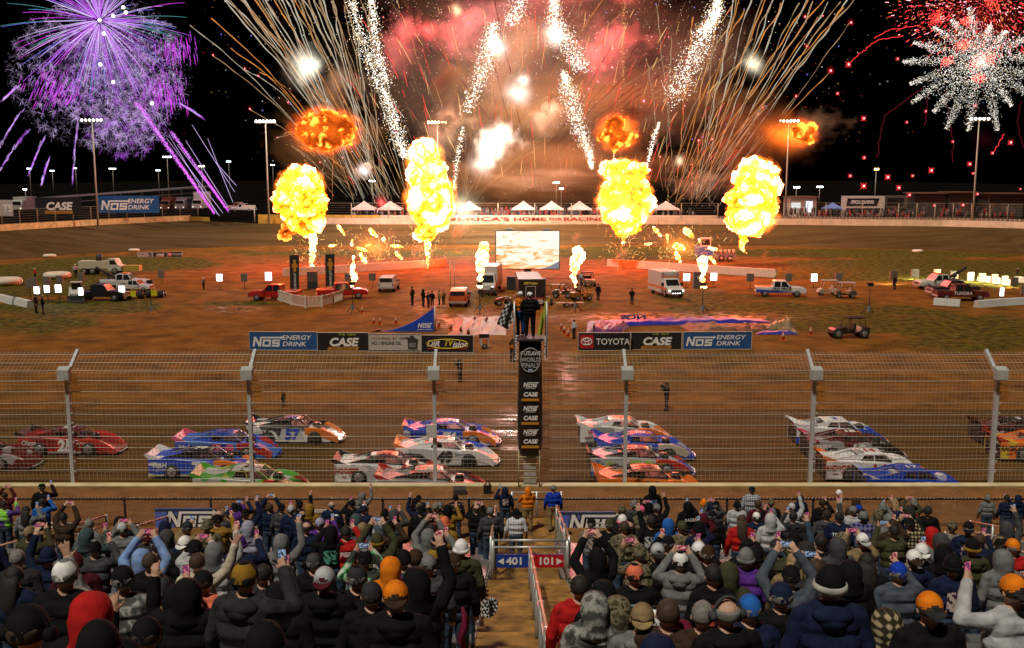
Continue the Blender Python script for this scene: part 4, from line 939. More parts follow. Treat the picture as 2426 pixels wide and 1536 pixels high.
# advertising boards on the near infield edge
ads(592,787,751,829,None,'nos','blue drink billboard at the left end of the near infield row',ang=R(-1.5),group='infield billboards'); ads(753,789,873,831,None,'case','black billboard with lime heading left of the engine oil one',ang=R(-1.5)); ads(875,792,997,833,None,'oil','white engine oil billboard with a dark jug',ang=R(-1.5)); ads(999,795,1121,835,None,'dirt','black billboard with yellow oval next to the flag column',ang=R(-1.5))
ads(1370,789,1493,830,None,'toy','black billboard with a red emblem field right of the flag column',ang=R(1)); ads(1495,788,1615,828,None,'case','black billboard with lime heading between red emblem and blue boards',ang=R(1)); ads(1618,787,1781,827,None,'nos','blue drink billboard at the right end of the near infield row',ang=R(1))
ads(326,598,361,609,None,'oil','small white far billboard beside the painted tyre'); ads(363,598,395,609,None,'case2','small black far billboard in the middle of three'); ads(397,597,431,609,None,'toy','small far billboard with red square at its left')
# blue ramp flag on the ground
g = PZ(1028, 785); r = empty('feather_flag', g, 0, 'blue swooping flag ramp with white logo beside the wet mud', 'flag'); k = g.y/2400
m = MB(); P = [(-130*k,0)] + [(-130*k*(1-t)+0*t, (t**1.9)*57*k) for t in [i/14 for i in range(15)]] + [(0,0)]
m.prism(P, -.15, .15); m.build('blue_cloth', mat((.01,.07,.55), .6), r); MB().tube([(.1,0,0),(.1,0,62*k)], .06, 6).build('pole', WHITE, r)
m = MB(); nos_mark(m, -38*k, 9*k, 11*k, -.165, 0); m.build('logo', LOGOW, r); text('ENERGY DRINK', .14, r, (-22*k,-.165,4.5*k), FRONT, LOGOW, .1, .01, sx=1.4)
m = MB(); m.prism([(-150*k,0),(-130*k,0),(-126*k,.25)], -.4, .4); m.build('toe', BLACK, r)
# tall black feather banners
def tallflag(px, py, top, w, lab):
    g = PZ(px, py); h = PD(px, top, g.y).z; k = g.y/2400; w *= k
    r = empty('banner_flag', g, R(4), lab, 'banner', 'tall black banners behind the red pickups')
    m = MB(); m.prism([(-w/2,.3),(w/2*.85,.25),(w/2,h),(-w/2,h-.05)], -.03, .03); m.build('cloth', mat((.02,.018,.018), .7), r)
    MB().tube([(-w/2-.05,0,0),(-w/2-.05,0,h)], .04, 6).build('pole', DARK, r); MB().box(-w/2,w/2,-.4,.4,0,.08).build('base', DARK, r)
    m = MB(); b = .0; cz = h*.7; s = w*.42
    m.prism([(-s*.38,cz-s*1.6),(s*.38,cz-s*1.6),(s*.38,cz-s*.55),(s*.75,cz-s*.4),(s*.75,cz+s*.4),(s*.38,cz+s*.55),(s*.38,cz+s*1.6),(-s*.38,cz+s*1.6),(-s*.38,cz+s*.55),(-s*.75,cz+s*.4),(-s*.75,cz-s*.4),(-s*.38,cz-s*.55)], -.045, -.03); m.build('gold_emblem', GOLD, r)
    text('CHEVROLET', w*.34, r, (0,-.05,h*.28), (PI/2, -PI/2, 0), LOGOW, 0, .01, sx=1.0)
tallflag(700, 690, 604, 21, 'tall black banner left of the dazzling panel'); tallflag(784, 684, 602, 21, 'tall black banner right of the dazzling panel')
# white picket fence
r = empty('picket_fence', PZ(727, 725), 0, 'low white picket fence curving in front of the red pickups', 'fence')
o = r.location.copy(); pts = [PZ(x, y)-o for x, y in ((644,711),(666,716),(690,725),(724,731),(763,729),(790,722),(812,714))]
for a, b in zip(pts, pts[1:]):
    m = MB(); Z = Vector((0,0,1))
    m.bar(a+Z*1.25, b+Z*1.25, .1); m.bar(a+Z*.2, b+Z*.2, .1)
    for i in range(1, 12): q = a.lerp(b, i/12); m.bar(q+Z*.1, q+Z*1.25, .07)
    m.build('panel', mat((.66,.60,.52), .6), r)
for a in pts: m = MB().bar(a, a+Vector((0,0,1.4)), .16); m.build('post', mat((.66,.60,.52), .6), r)
# ================================================================== MORE INFIELD EQUIPMENT
def buggy(px, py, rz, lab, col, l=2.9, roof=True, seats=True, sc=1.0, cat='buggy', wr=.36, grp=None, cargo=None):
    r = empty('utility_buggy', PZ(px, py), rz, lab, cat, grp); r.scale = (sc,)*3; h = l/2
    b = MB(); b.prism([(-h,.45),(-h,.95),(-h+.7,1.0),(-h+.8,.62),(.35,.6),(.45,1.0),(h-.25,.9),(h,.72),(h,.42)], -.68, .68); b.build('body', col if isinstance(col, bpy.types.Material) else mat(col, .4, coat=.4), r)
    f = MB()
    for s in (-.62, .62):
        f.tube([(.55,s,.95),(.2,s,1.75),(-h+.5,s,1.78),(-h+.35,s,.95)], .035, 6); f.tube([(-.35,s,.9),(-.35,s,1.76)], .03, 6)
    f.tube([(.2,-.62,1.75),(.2,.62,1.75)], .035, 6); f.tube([(-h+.5,-.62,1.78),(-h+.5,.62,1.78)], .035, 6); f.build('roll_frame', DARK, r)
    if roof: MB().box(-h+.42,.3,-.68,.68,1.79,1.84).build('roof', BLACK, r)
    if seats:
        m = MB().box(-.35,.1,-.5,.5,.62,.85).box(-.45,-.3,-.5,.5,.8,1.3); m.build('seat', BLACK, r)
    if cargo: MB().box(-h+.05,-h+.7,-.55,.55,1.0,1.3).build('cargo', mat(cargo, .7), r)
    for s in (-1, 1):
        MB().box(h-.03,h+.03,s*.48-.1,s*.48+.1,.72,.84).build('headlight', mat((.6,.6,.55), .2), r)
        for x in (-h+.5, h-.45): disc_wheel(r, x, s*.66, wr, .26)
    return r
def cart(px, py, rz, lab, col):
    r = empty('golf_cart', PZ(px, py), rz, lab, 'golf cart', 'golf carts by the light panels'); b = MB()
    b.prism([(-1.2,.35),(-1.2,.8),(-.5,.85),(-.45,.4),(.45,.38),(.6,.85),(1.1,.75),(1.2,.4)], -.55, .55); b.build('body', mat(col, .4), r)
    f = MB()
    for s in (-.52, .52): f.tube([(.75,s,.8),(.5,s,1.8)], .03, 6); f.tube([(-1.0,s,.8),(-.9,s,1.8)], .03, 6)
    f.build('frame', GALV, r); MB().box(-1.1,.75,-.6,.6,1.8,1.87).build('roof', mat((.45,.42,.36), .5), r); MB().box(-.5,-.05,-.5,.5,.75,.88).box(-.55,-.45,-.5,.5,.85,1.25).build('seat', mat((.5,.46,.4), .6), r)
    for s in (-1, 1):
        for x in (-.75, .8): disc_wheel(r, x, s*.5, .23, .2)
cart(1960, 700, R(176), 'pale golf cart left of the pair by the lit panel', (.5,.46,.36)); cart(2002, 706, R(175), 'dark golf cart loaded with kit right of the pair', (.08,.07,.06))
buggy(2010, 800, R(184), 'black roofed side by side buggy alone on the dirt at right', (.012,.012,.014), 3.3, wr=.43)
buggy(1393, 678, R(-80), 'tan open buggy carrying people beside the right small flame', (.22,.14,.07), 2.8, cargo=(.3,.2,.1))
buggy(1333, 706, R(170), 'dark olive buggy parked left of the flame tripod', (.06,.055,.02), 2.4, roof=False, wr=.3); buggy(1377, 712, R(20), 'yellow orange quad buggy under the right small flame', (.30,.14,.02), 2.4, roof=False, wr=.3)
def quad(px, py, rz, lab, col):
    r = empty('quad_bike', PZ(px, py), rz, lab, 'quad bike', 'quad bikes by the dark trailer'); m = MB()
    m.prism([(-.9,.5),(-.9,.85),(-.2,.8),(.1,.9),(.5,.85),(.9,.75),(.9,.5)], -.28, .28); m.build('body', mat(col, .4), r); MB().tube([(.4,-.4,1.12),(.5,0,1.0),(.4,.4,1.12)], .03, 6).build('handlebar', DARK, r); MB().box(-.7,.1,-.18,.18,.86,.96).build('seat', BLACK, r)
    for s in (-1, 1):
        for x in (-.6, .6): disc_wheel(r, x, s*.45, .3, .25)
quad(1192, 724, R(200), 'dark quad bike left of the dark trailer', (.15,.05,.02)); quad(1166, 700, R(90), 'small dirt quad behind the flame tripod by the motorhome', (.12,.1,.08))
quad(1297, 722, R(90), 'yellow framed quad right of the dark trailer', (.35,.25,.02))
def openwheel(px, py, rz, lab, col):
    r = empty('sprint_car', PZ(px, py), rz, lab, 'race car', 'dark red cars with yellow number plates'); m = MB(); m.prism([(-1.2,.3),(-1.3,.8),(-.3,.85),(.2,.7),(1.3,.45),(1.4,.3)], -.4, .4); m.build('body', mat(col, .4, coat=.3), r)
    MB().box(-1.38,-1.32,-.4,.3,.32,1.0).build('number_plate', mat((.65,.6,.02), .5), r); MB().tube([(-.7,-.3,.8),(-.5,-.3,1.3),(-.5,.3,1.3),(-.7,.3,.8)], .03, 6).build('roll_bar', DARK, r)
    for s in (-1, 1):
        disc_wheel(r, -.9, s*.75, .45, .5); disc_wheel(r, 1.0, s*.65, .36, .28)
openwheel(330, 706, R(80), 'dark red car with yellow plate left of the tripod mast', (.12,.01,.01)); openwheel(372, 704, R(95), 'dark red car with yellow plate right of the tripod mast', (.15,.01,.01))
def loader(px, py, rz, lab):
    r = empty('skid_steer', PZ(px, py), rz, lab, 'loader'); m = MB(); m.prism([(-1.2,.4),(-1.2,1.3),(-.5,1.5),(.3,1.4),(.9,.9),(.9,.4)], -.7, .7); m.build('body', mat((.55,.53,.48), .5), r)
    m = MB().box(-.6,.4,-.5,.5,1.4,2.1); m.build('cab', GLASS, r); MB().box(-.7,.5,-.6,.6,2.1,2.2).build('roof', mat((.55,.53,.48), .5), r)
    m = MB()
    for s in (-.75, .75): m.bar((-1.0,s,1.5),(1.0,s,.9), .14); m.bar((1.0,s,.9),(1.5,s,.3), .14)
    m.build('lift_arm', mat((.5,.48,.44), .5), r); MB().prism([(1.3,.05),(1.35,.75),(1.5,.7),(1.55,.2),(2.1,.05)], -.9, .9).build('bucket', DARK, r)
    for s in (-1, 1):
        for x in (-.7, .5): disc_wheel(r, x, s*.82, .42, .3, (.5,.48,.4))
loader(183, 713, R(-70), 'white skid steer loader behind the lit panel at the left')
# yellow and white track machine at left rear, blue white pump at right rear
r = empty('water_truck', PZ(245, 650), R(3), 'white and yellow track prep machine behind the left tow truck', 'truck'); MB().box(-3.2,1.0,-1,1,.9,2.0).build('tank', mat((.6,.55,.4), .5), r); MB().prism([(1.0,.6),(1.0,2.3),(2.1,2.3),(2.5,1.4),(2.9,1.3),(2.9,.6)], -1, 1).build('cab', mat((.6,.58,.5), .5), r); MB().prism([(1.3,1.5),(1.3,2.1),(2.0,2.1),(2.3,1.5)], -1.01, -1.0).build('window', GLASS, r)
for x in (-2.4, -1.2, 2.0):
    for s in (-1, 1): disc_wheel(r, x, s*.9, .5, .35)
MB().tube([(-.5,0,2),(-.4,0,2.9)], .5, 8).build('hose_reel', DARK, r); MB().box(3.2,5.4,-.7,.7,.5,1.3).build('drum_rack', mat((.45,.32,.05), .6), r)
r = empty('roller_machine', PZ(1680, 618), R(-8), 'blue and white machine partly behind the jets of flame at right', 'machine'); MB().box(-2.4,.6,-1,1,.8,2.4).build('body', mat((.05,.12,.45), .5), r); MB().box(-1.6,.2,-.9,.9,2.4,3.9).build('cab', mat((.6,.58,.55), .5), r); MB().box(.7,4.4,-.8,.8,.6,1.2).build('deck', mat((.10,.12,.2), .6), r); MB().box(-1.4,0,-.92,-.9,2.7,3.7).build('window', GLASS, r)
for x in (-1.6, 0, 2.0, 3.4):
    disc_wheel(r, x, -.9, .5, .4)
for i in range(5): MB().tube([(1.2+.7*i,-.5,1.2),(1.2+.7*i,-.5,2.0)], .25, 8).build('drum', mat((.4,.35,.25), .6), r)
# ambulance
r = empty('ambulance', PZ(1580, 700), R(-77), 'white ambulance with orange lit side facing the stands', 'ambulance'); m = MB().box(-3.4,.9,-1.15,1.15,.5,2.95); m.build('box_body', mat((.66,.64,.62), .4, coat=.3), r)
m = truck_body([(.9,.5,1.25,2.15,.16),(1.35,.5,1.25,2.1,.16),(1.9,.5,1.25,1.35,.08),(2.7,.5,1.1,1.15,.1),(2.95,.5,.9,.95,.16)], 1.0, 0); m.build('cab', mat((.68,.62,.58), .4, coat=.3), r)
m = MB(); m.add([(1.92,-.82,1.36),(1.92,.82,1.36),(1.42,.76,2.04),(1.42,-.76,2.04)], [(0,1,2,3)]); m.build('windscreen', GLASS, r)
for y in (-.9,-.45,0,.45,.9): MB().box(.9,.95,y-.14,y+.14,2.55,2.8).build('beacon', mat((.5,.2,.2) if abs(y) > .5 else (.55,.55,.55), .3), r)
MB().box(.9,.93,-1.1,1.1,2.25,2.4).build('front_stripe', ORANGE, r); MB().box(-3.3,2.6,-1.165,-1.152,.95,1.2).build('stripe', ORANGE, r); MB().box(2.94,3.02,-.7,.7,.6,.95).build('grille', DARK, r)
for s in (-1, 1):
    MB().box(2.9,2.98,s*.82-.13,s*.82+.13,.75,.98).build('headlight', emis((1,.95,.9), 2.5), r)
    MB().box(1.5,1.65,s*1.05,s*1.35,1.3,1.7).build('mirror', BLACK, r)
    for x in (-2.3, 1.95): disc_wheel(r, x, s*.95, .42, .3)
for x in (-.45,-.15,.15,.45): MB().box(2.98,3.03,x-.07,x+.07,.52,.64).build('fog_lamp', emis((1,.95,.9), 3), r)
# motorhome beside the screen
r = empty('motorhome', PZ(1160, 692), R(-96), 'white box van parked left of the dark trailer under the screen', 'van'); MB().box(-4,1.6,-1.15,1.15,.7,3.3).build('box_body', mat((.62,.58,.52), .5), r)
m = truck_body([(1.6,.6,1.4,2.5,.2),(2.2,.6,1.4,2.4,.2),(2.6,.6,1.3,1.4,.1),(3.2,.6,1.1,1.15,.14)], 1.05, 0); m.build('cab', mat((.6,.58,.55), .5), r)
m = MB(); m.add([(2.62,-.85,1.42),(2.62,.85,1.42),(2.25,.75,2.3),(2.25,-.75,2.3)], [(0,1,2,3)]); m.build('windscreen', GLASS, r)
for s in (-1, 1):
    MB().box(3.18,3.24,s*.75-.14,s*.75+.14,.8,1.05).build('headlight', emis((.9,.95,1), 2), r)
    for x in (-2.6, 2.2): disc_wheel(r, x, s*.95, .45, .3)
# big screen trailer
g = PZ(1250, 664); sx_, sy_ = 149*g.y/2400, 89*g.y/2400; zt = PD(1250, 548, g.y).z
r = empty('video_screen', g, 0, 'big bright video screen raised above the trailer showing an orange race scene', 'screen')
MB().box(-sx_/2-.1,sx_/2+.1,.02,.5,zt-sy_-.1,zt+.1).build('cabinet', DARK, r); MB().box(-.5,.5,.1,.6,0,zt-sy_).build('mast', DARK, r)
for x in (-sx_*.3, sx_*.3): MB().box(x-.5,x+.5,.1,.6,zt+.1,zt+.35).build('top_lamp', GREY, r)
m = bpy.data.materials.new('screen_image'); m.use_nodes = True; t = m.node_tree; t.nodes.remove(t.nodes['Principled BSDF'])
e = t.nodes.new('ShaderNodeEmission'); tc = t.nodes.new('ShaderNodeTexCoord'); mp = t.nodes.new('ShaderNodeMapping'); mp.inputs['Scale'].default_value = (.35,1,1.3); mp.inputs['Rotation'].default_value = (0,R(12),0)
nz = t.nodes.new('ShaderNodeTexNoise'); nz.inputs['Scale'].default_value = .9; nz.inputs['Detail'].default_value = 6; nz.inputs['Distortion'].default_value = 1.6
rr = t.nodes.new('ShaderNodeValToRGB'); rr.color_ramp.elements[0].position = .34; rr.color_ramp.elements[0].color = (.75,.20,.05,1); rr.color_ramp.elements[1].position = .56; rr.color_ramp.elements[1].color = (1,.88,.72,1); q = rr.color_ramp.elements.new(.42); q.color = (.95,.42,.14,1)
sp = t.nodes.new('ShaderNodeSeparateXYZ'); mz = t.nodes.new('ShaderNodeMapRange'); mz.inputs[1].default_value = zt-sy_; mz.inputs[2].default_value = zt; mz.inputs[3].default_value = -.06; mz.inputs[4].default_value = .16
ad = t.nodes.new('ShaderNodeMath'); ad.operation = 'ADD'
t.links.new(tc.outputs['Object'], mp.inputs[0]); t.links.new(mp.outputs[0], nz.inputs['Vector']); t.links.new(tc.outputs['Object'], sp.inputs[0]); t.links.new(sp.outputs[2], mz.inputs[0])
t.links.new(nz.outputs['Fac'], ad.inputs[0]); t.links.new(mz.outputs[0], ad.inputs[1]); t.links.new(ad.outputs[0], rr.inputs[0]); t.links.new(rr.outputs[0], e.inputs[0]); e.inputs[1].default_value = 1.25
t.links.new(e.outputs[0], t.nodes['Material Output'].inputs[0])
sc_ = MB().box(-sx_/2,sx_/2,-.03,.015,zt-sy_,zt); sc_.build('display', m, r)
m2 = MB(); m2.prism([(sx_*.22,zt-sy_),(sx_*.5,zt-sy_),(sx_*.5,zt-sy_*.8),(sx_*.35,zt-sy_*.93)], -.04, -.032); m2.build('display_grandstand', emis((.30,.30,.34), .8), r)
# dark trailer, seen end-on
r = empty('dark_trailer', PZ(1257, 726), R(2), 'dark enclosed trailer with white rear bumper under the screen', 'trailer'); w = 1.35
MB().box(-w,w,0,9,.6,3.0).build('box', mat((.06,.045,.04), .5), r); MB().box(-w+.05,w-.05,-.06,-.005,.95,2.9).build('rear_door', mat((.015,.015,.016), .4), r)
m = MB().box(-.55,-.5,-.09,-.06,1.0,2.2).box(.5,.55,-.09,-.06,1.0,2.2).box(-.55,.55,-.09,-.06,2.2,2.25); m.build('door_trim', mat((.5,.5,.5), .5), r)
MB().box(-w,w,-.07,-.01,.75,.95).build('stripe', mat((.4,.06,.06), .5), r); MB().box(-w,w,-.15,.1,.3,.72).build('bumper', mat((.62,.6,.58), .5), r); MB().box(-w*.85,w*.85,-.085,-.06,2.35,2.75).build('sign', BLACK, r); text('DIRTvision', .36, r, (0,-.1,2.55), FRONT, mat((.6,.55,.1), .5), .2, .03, sx=.95)
for s in (-1, 1):
    m = MB().wheel((s*1.2,4.5,.4), .4, .3, ax='x'); m.build('wheel', RUBBER, r); MB().box(s*(w+.3)-.2,s*(w+.3)+.2,-.2,-.05,.4,.5).build('outrigger', mat((.5,.4,.05), .5), r)
for px, py, l, sz in ((1214,688,'stack of black speaker cabinets left of the dark trailer',(1.4,1.2,1.7)),(1285,700,'black speaker cabinet right of the dark trailer',(.8,.8,2.0))):
    r = empty('speaker_stack', PZ(px, py), 0, l, 'speaker'); MB().box(-sz[0]/2,sz[0]/2,0,sz[1],0,sz[2]).build('cabinet', BLACK, r); MB().box(-sz[0]/2+.06,sz[0]/2-.06,-.03,-.002,.08,sz[2]-.08).build('grille', DARK, r)
r = empty('truss_tower', PZ(1072, 702), 0, 'thin lattice truss tower behind the orange pickup', 'tower'); m = MB()
for s in (-.25, .25): m.tube([(s,0,0),(s,0,4.2)], .04, 6)
for i in range(10): m.bar((-.25,0,.42*i),(.25,0,.42*(i+1)), .03)
m.build('truss', mat((.55,.5,.4), .5, .3), r)
r = empty('equipment_cabinet', PZ(1656, 684), 0, 'tall dark cabinet between the two lit panels by the ambulance', 'cabinet'); MB().box(-.7,.7,0,.8,0,2.1).build('body', mat((.12,.10,.09), .6), r); MB().box(-.25,.25,-.03,-.005,1.2,1.6).build('notice', GREY, r)
r = empty('panel_trolley', PZ(738, 686), 0, 'dark crate tower behind the dazzling panel between the banners', 'crate'); MB().box(-.65,.65,.6,1.4,0,2.2).build('body', mat((.10,.075,.06), .6), r); MB().box(-.6,.6,.55,.6,.1,.9).build('door', DARK, r)
for px, py, l in ((1322,688,'small white folding chair and table left of the flame tripod'),):
    r = empty('folding_table', PZ(px, py), 0, l, 'table'); MB().box(-.9,.9,-.4,.4,.72,.76).build('top', mat((.6,.6,.55), .5), r)
    for sx in (-.8,.8):
        for s_ in (-.35,.35): MB().bar((sx,s_,0),(sx,s_,.72), .04).build('leg', DARK, r)
r = empty('kart_trailer', PZ(1350, 728), R(8), 'low flat kart trailer on the mud below the quads', 'trailer'); MB().box(-1.5,1.5,-.5,.5,.4,.5).build('bed', mat((.2,.12,.05), .6), r)
for s in (-1, 1): disc_wheel(r, -.4, s*.55, .28, .18); disc_wheel(r, .5, s*.55, .28, .18)
# crumpled tarps and blue inflatables lying on the mud
def tarp(name, poly, h, m, lab, cat='tarpaulin', amp=.5, seed=0):
    a = [PZ(x, y) for x, y in poly]; mb = MB(); nx, ny = 40, 12; rings = []
    for i in range(nx+1):
        ring = []
        for j in range(ny+1):
            u, v = i/nx, j/ny
            p = a[0].lerp(a[1], u).lerp(a[3].lerp(a[2], u), v)
            e = min(1, 5*min(u, 1-u, v, 1-v)+.02)
            n_ = noise.fractal(Vector((p.x*1.1+seed, p.y*.7, seed)), 1, 2, 4)
            ring.append((p.x+e*n_*.3, p.y+e*n_*.5, max(.02, h*e*(1+amp*n_)+.02)))
        rings.append(ring)
    mb.loft(rings, smooth=True, cap=False, closed=False)
    return tag(mb.build(name, m), lab, cat)
SHEEN = mat((.09,.048,.02), .55, var=.4, scale=1.5, bump=.4)
tarp('crumpled_tarp', ((1060,795),(1200,795),(1190,750),(1090,752)), .12, SHEEN, 'shiny crumpled tan tarp on the mud left of the flag stand', amp=2.2)
tarp('crumpled_tarp', ((1640,789),(1895,789),(1855,768),(1600,768)), .2, SHEEN, 'shiny crumpled tan tarp behind the right billboards', amp=2.0, seed=5)
tarp('crumpled_tarp', ((1810,784),(1892,789),(1866,762),(1830,768)), .4, mat((.26,.18,.10), .45, bump=.5), 'bunched pale end of the big tarp at right', amp=1.4, seed=8)
INF = mat((.02,.03,.34), .45, name='inflatable_blue')
tarp('deflated_banner', ((1400,775),(1830,764),(1800,756),(1396,762)), .28, INF, 'long deflated blue inflatable lying behind the right billboards', 'inflatable', .5, 3)
tarp('deflated_banner', ((1390,789),(1475,789),(1500,766),(1392,764)), .32, mat((.035,.015,.10), .5), 'dark purple heap of inflatable behind the red emblem board', 'inflatable', .9, 4)
tarp('deflated_banner', ((1790,793),(1892,793),(1885,789),(1795,788)), .2, INF, 'blue edge of the inflatable right of the last billboard', 'inflatable', .4, 6)
q = PZ(1500, 768); text('NOS', 1.2, bpy.data.objects['deflated_banner'], (q.x, q.y-.3, .7), (R(40), 0, PI), LOGOW, .1, .04)
CONEO = mat((.75,.16,.03), .6)
for px, py, l in ((885,768,'small orange cone first left of the blue ramp flag'),(900,769,'small orange cone second left of the blue ramp flag'),(938,768,'small orange cone nearest the blue ramp flag'),(1040,775,'small orange cone at the pole of the blue ramp flag'),(1068,782,'orange cone below the wet mud'),(1092,786,'orange cone on the mud edge'),(1125,760,'tall orange cone in the shiny mud'),(1153,762,'tall orange cone right in the shiny mud'),(1110,792,'orange cone near the yellow oval board'),(1330,781,'orange cone right of the flag stand'),(1336,790,'orange cone closest to the pale-jacketed person'),(1346,798,'white-striped cone by the pale-jacketed person'),(1864,764,'orange cone behind the bunched tarp'),(1920,794,'orange cone right of the tarp tail'),(1855,806,'small orange cone in front of the last billboard'),(858,742,'little cone beside the flame tripod')):
    r = empty('traffic_cone', PZ(px, py), 0, l, 'cone', 'traffic cones on the infield mud'); MB().tube([(0,0,.04),(0,0,.72)], [.17,.03], 10).build('cone', CONEO, r); MB().box(-.22,.22,-.22,.22,0,.04).build('base', CONEO, r); MB().tube([(0,0,.36),(0,0,.52)], [.112,.078], 10).build('band', mat((.7,.68,.62), .5), r)
r = empty('camera_cart', PZ(1147, 826), R(10), 'black and white camera trolley at the end of the billboard row', 'trolley'); MB().box(-.35,.35,-.3,.3,.25,.9).build('case', mat((.5,.48,.45), .5), r); MB().box(-.2,.2,-.35,-.3,.3,.9).build('orange_strip', ORANGE, r); MB().box(-.4,.4,-.2,.2,.9,1.25).build('camera', BLACK, r)
for s in (-1, 1): disc_wheel(r, 0, s*.35, .22, .1)
for px, py, l, big in ((1089,1172,'black monitor speaker lying on the bank behind the crowd',1),(1155,1170,'black camera bag on the wall bank near the flag column',0)):
    p = PD(px, py, 40.4); r = empty('monitor_speaker' if big else 'camera_bag', (p.x, 40.3, 1.16), R(4), l, 'speaker' if big else 'bag')
    if big: MB().prism([(-.3,0),(-.3,.28),(.0,.36),(.26,.2),(.26,0)], -.26, .26, ax='x').build('cabinet', mat((.05,.045,.04), .7), r); MB().box(-.1,.1,-.31,-.3,.05,.2).build('grille', DARK, r)
    else: MB().box(-.16,.16,-.12,.12,0,.42).build('body', BLACK, r); MB().tube([(-.1,0,.42),(0,0,.6),(.12,0,.42)], .03, 6).build('strap', BLACK, r)
# ================================================================== PEOPLE (local: feet at origin, facing +Y)
def caps_body(arms):
    """skeleton as tapered limbs: (a, b, ra, rb, region)  region 0 skin 1 top 2 trousers 3 shoes"""
    c = []
    for s in (-1, 1):
        c += [((s*.10,0,.90),(s*.115,.02,.50),.105,.075,2), ((s*.115,.02,.50),(s*.12,-.01,.10),.075,.055,2), ((s*.12,-.05,.05),(s*.135,.13,.04),.05,.042,3)]
    c += [((-.075,.0,.96),(.075,.0,.96),.135,.135,2), ((-.075,.01,1.06),(.075,.01,1.06),.15,.15,1), ((-.08,0,1.22),(.08,0,1.22),.155,.155,1), ((-.10,-.01,1.36),(.10,-.01,1.36),.125,.125,1),
          ((-.17,0,1.425),(.17,0,1.425),.078,.078,1), ((-.1,0,1.46),(.1,0,1.46),.07,.07,1), ((0,0,1.46),(0,.012,1.56),.062,.056,0)]
    c += [((0,.005,1.665),(0,.02,1.68),.096,.09,0), ((0,.03,1.615),(0,.045,1.60),.072,.06,0), ((0,.10,1.655),(0,.118,1.632),.014,.017,0)]
    for s in (-1, 1): c += [((s*.093,.0,1.66),(s*.098,-.008,1.635),.016,.014,0), ((s*.034,.086,1.672),(s*.034,.086,1.672),.016,.016,0)]
    c += [((-.022,.095,1.60),(.022,.095,1.60),.012,.012,0)]
    for s, (e, w, hd) in zip((-1, 1), arms):
        sh = (s*.205,0,1.415); e = Vector(e); w = Vector(w); d = (w-e).normalized()
        c += [(sh, e, .074, .060, 1), (e, w, .060, .046, 1)]
        side = d.cross(Vector((0,1,0))); side = side.normalized() if side.length > .2 else Vector((1,0,0)); side *= -s if side.x*s > 0 else s
        if side.x*s > 0: side = -side                          # thumb side looks inward
        nrm = Vector((0,1,0)) if abs(d.y) < .8 else Vector((0,0,1))
        c += [(w-d*.01, w+d*.03, .034, .034, 0), (w+d*.045+side*.015, w+d*.085+side*.015, .026, .022, 0), (w+d*.045-side*.015, w+d*.085-side*.015, .026, .022, 0)]
        curl, spread, only = hd
        for j in range(4):
            o = (j-1.5); L_ = (.042,.048,.045,.036)[j]; cu = curl if only is None or j != only else .05
            b = w+d*.10-side*(o*.021); d1 = (d-side*(o*spread)+nrm*cu*.8).normalized(); d2 = (d1+nrm*cu*1.3-d*cu*.6).normalized()
            c += [(b, b+d1*L_, .0125, .0115, 0), (b+d1*L_, b+d1*L_+d2*L_*.85, .0115, .0095, 0)]
        tb_ = w+d*.035+side*.032; td = (d*.55+side*(.85-curl*.3)+nrm*curl*.3).normalized()
        c += [(tb_, tb_+td*.045, .015, .013, 0), (tb_+td*.045, tb_+td*.045+(td+d*.6).normalized()*.035, .013, .010, 0)]
    return c
REL = (.45,.05,None); GRIP = (.95,.02,None); OPEN = (.06,.16,None); POINT = (1.25,.0,0)
DN = lambda s: ((s*.29,-.03,1.13),(s*.30,.07,.90),REL)
PK = lambda s: ((s*.32,-.04,1.15),(s*.16,.20,1.06),REL)
POSES = {
 'd': (DN(-1), DN(1)), 'p': (PK(-1), PK(1)),
 '2': (((-.31,.20,1.36),(-.13,.36,1.62),GRIP),((.31,.20,1.36),(.13,.36,1.62),GRIP)),
 '2h': (((-.30,.14,1.60),(-.13,.24,1.86),GRIP),((.30,.14,1.60),(.13,.24,1.86),GRIP)),
 'R': (DN(-1),((.34,.17,1.36),(.17,.36,1.60),GRIP)), 'L': (((-.34,.17,1.36),(-.17,.36,1.60),GRIP),DN(1)),
 'Rh': (PK(-1),((.33,.10,1.60),(.27,.20,1.90),GRIP)), 'Lh': (((-.33,.10,1.60),(-.27,.20,1.90),GRIP),PK(1)),
 'wL': (((-.38,.06,1.58),(-.46,.10,1.87),OPEN),DN(1)), 'wR': (DN(-1),((.38,.06,1.58),(.46,.10,1.87),OPEN)),
 'ptL': (((-.34,.10,1.44),(-.33,.18,1.74),POINT),PK(1)), 'rail': (((-.28,.20,1.22),(-.24,.44,1.10),REL),((.28,.20,1.22),(.24,.44,1.10),REL)),
}
def capsule_mesh(mb, a, b, ra, rb, n=10):
    a = Vector(a); b = Vector(b); d = b-a
    if d.length < 1e-5: mb.ell(a, (ra,)*3, n, 8); return
    d.normalize(); pts = []; rr = []
    for t in (-1,-.8,-.4,0): pts.append(a+d*ra*t); rr.append(max(.002, ra*math.sqrt(max(0,1-t*t))))
    for t in (0,.4,.8,1): pts.append(b+d*rb*t); rr.append(max(.002, rb*math.sqrt(max(0,1-t*t))))
    if (b-a).length < 1e-3: pts.pop(3); rr.pop(3)
    mb.tube(pts, rr, n)
import numpy as np
BODY = {}
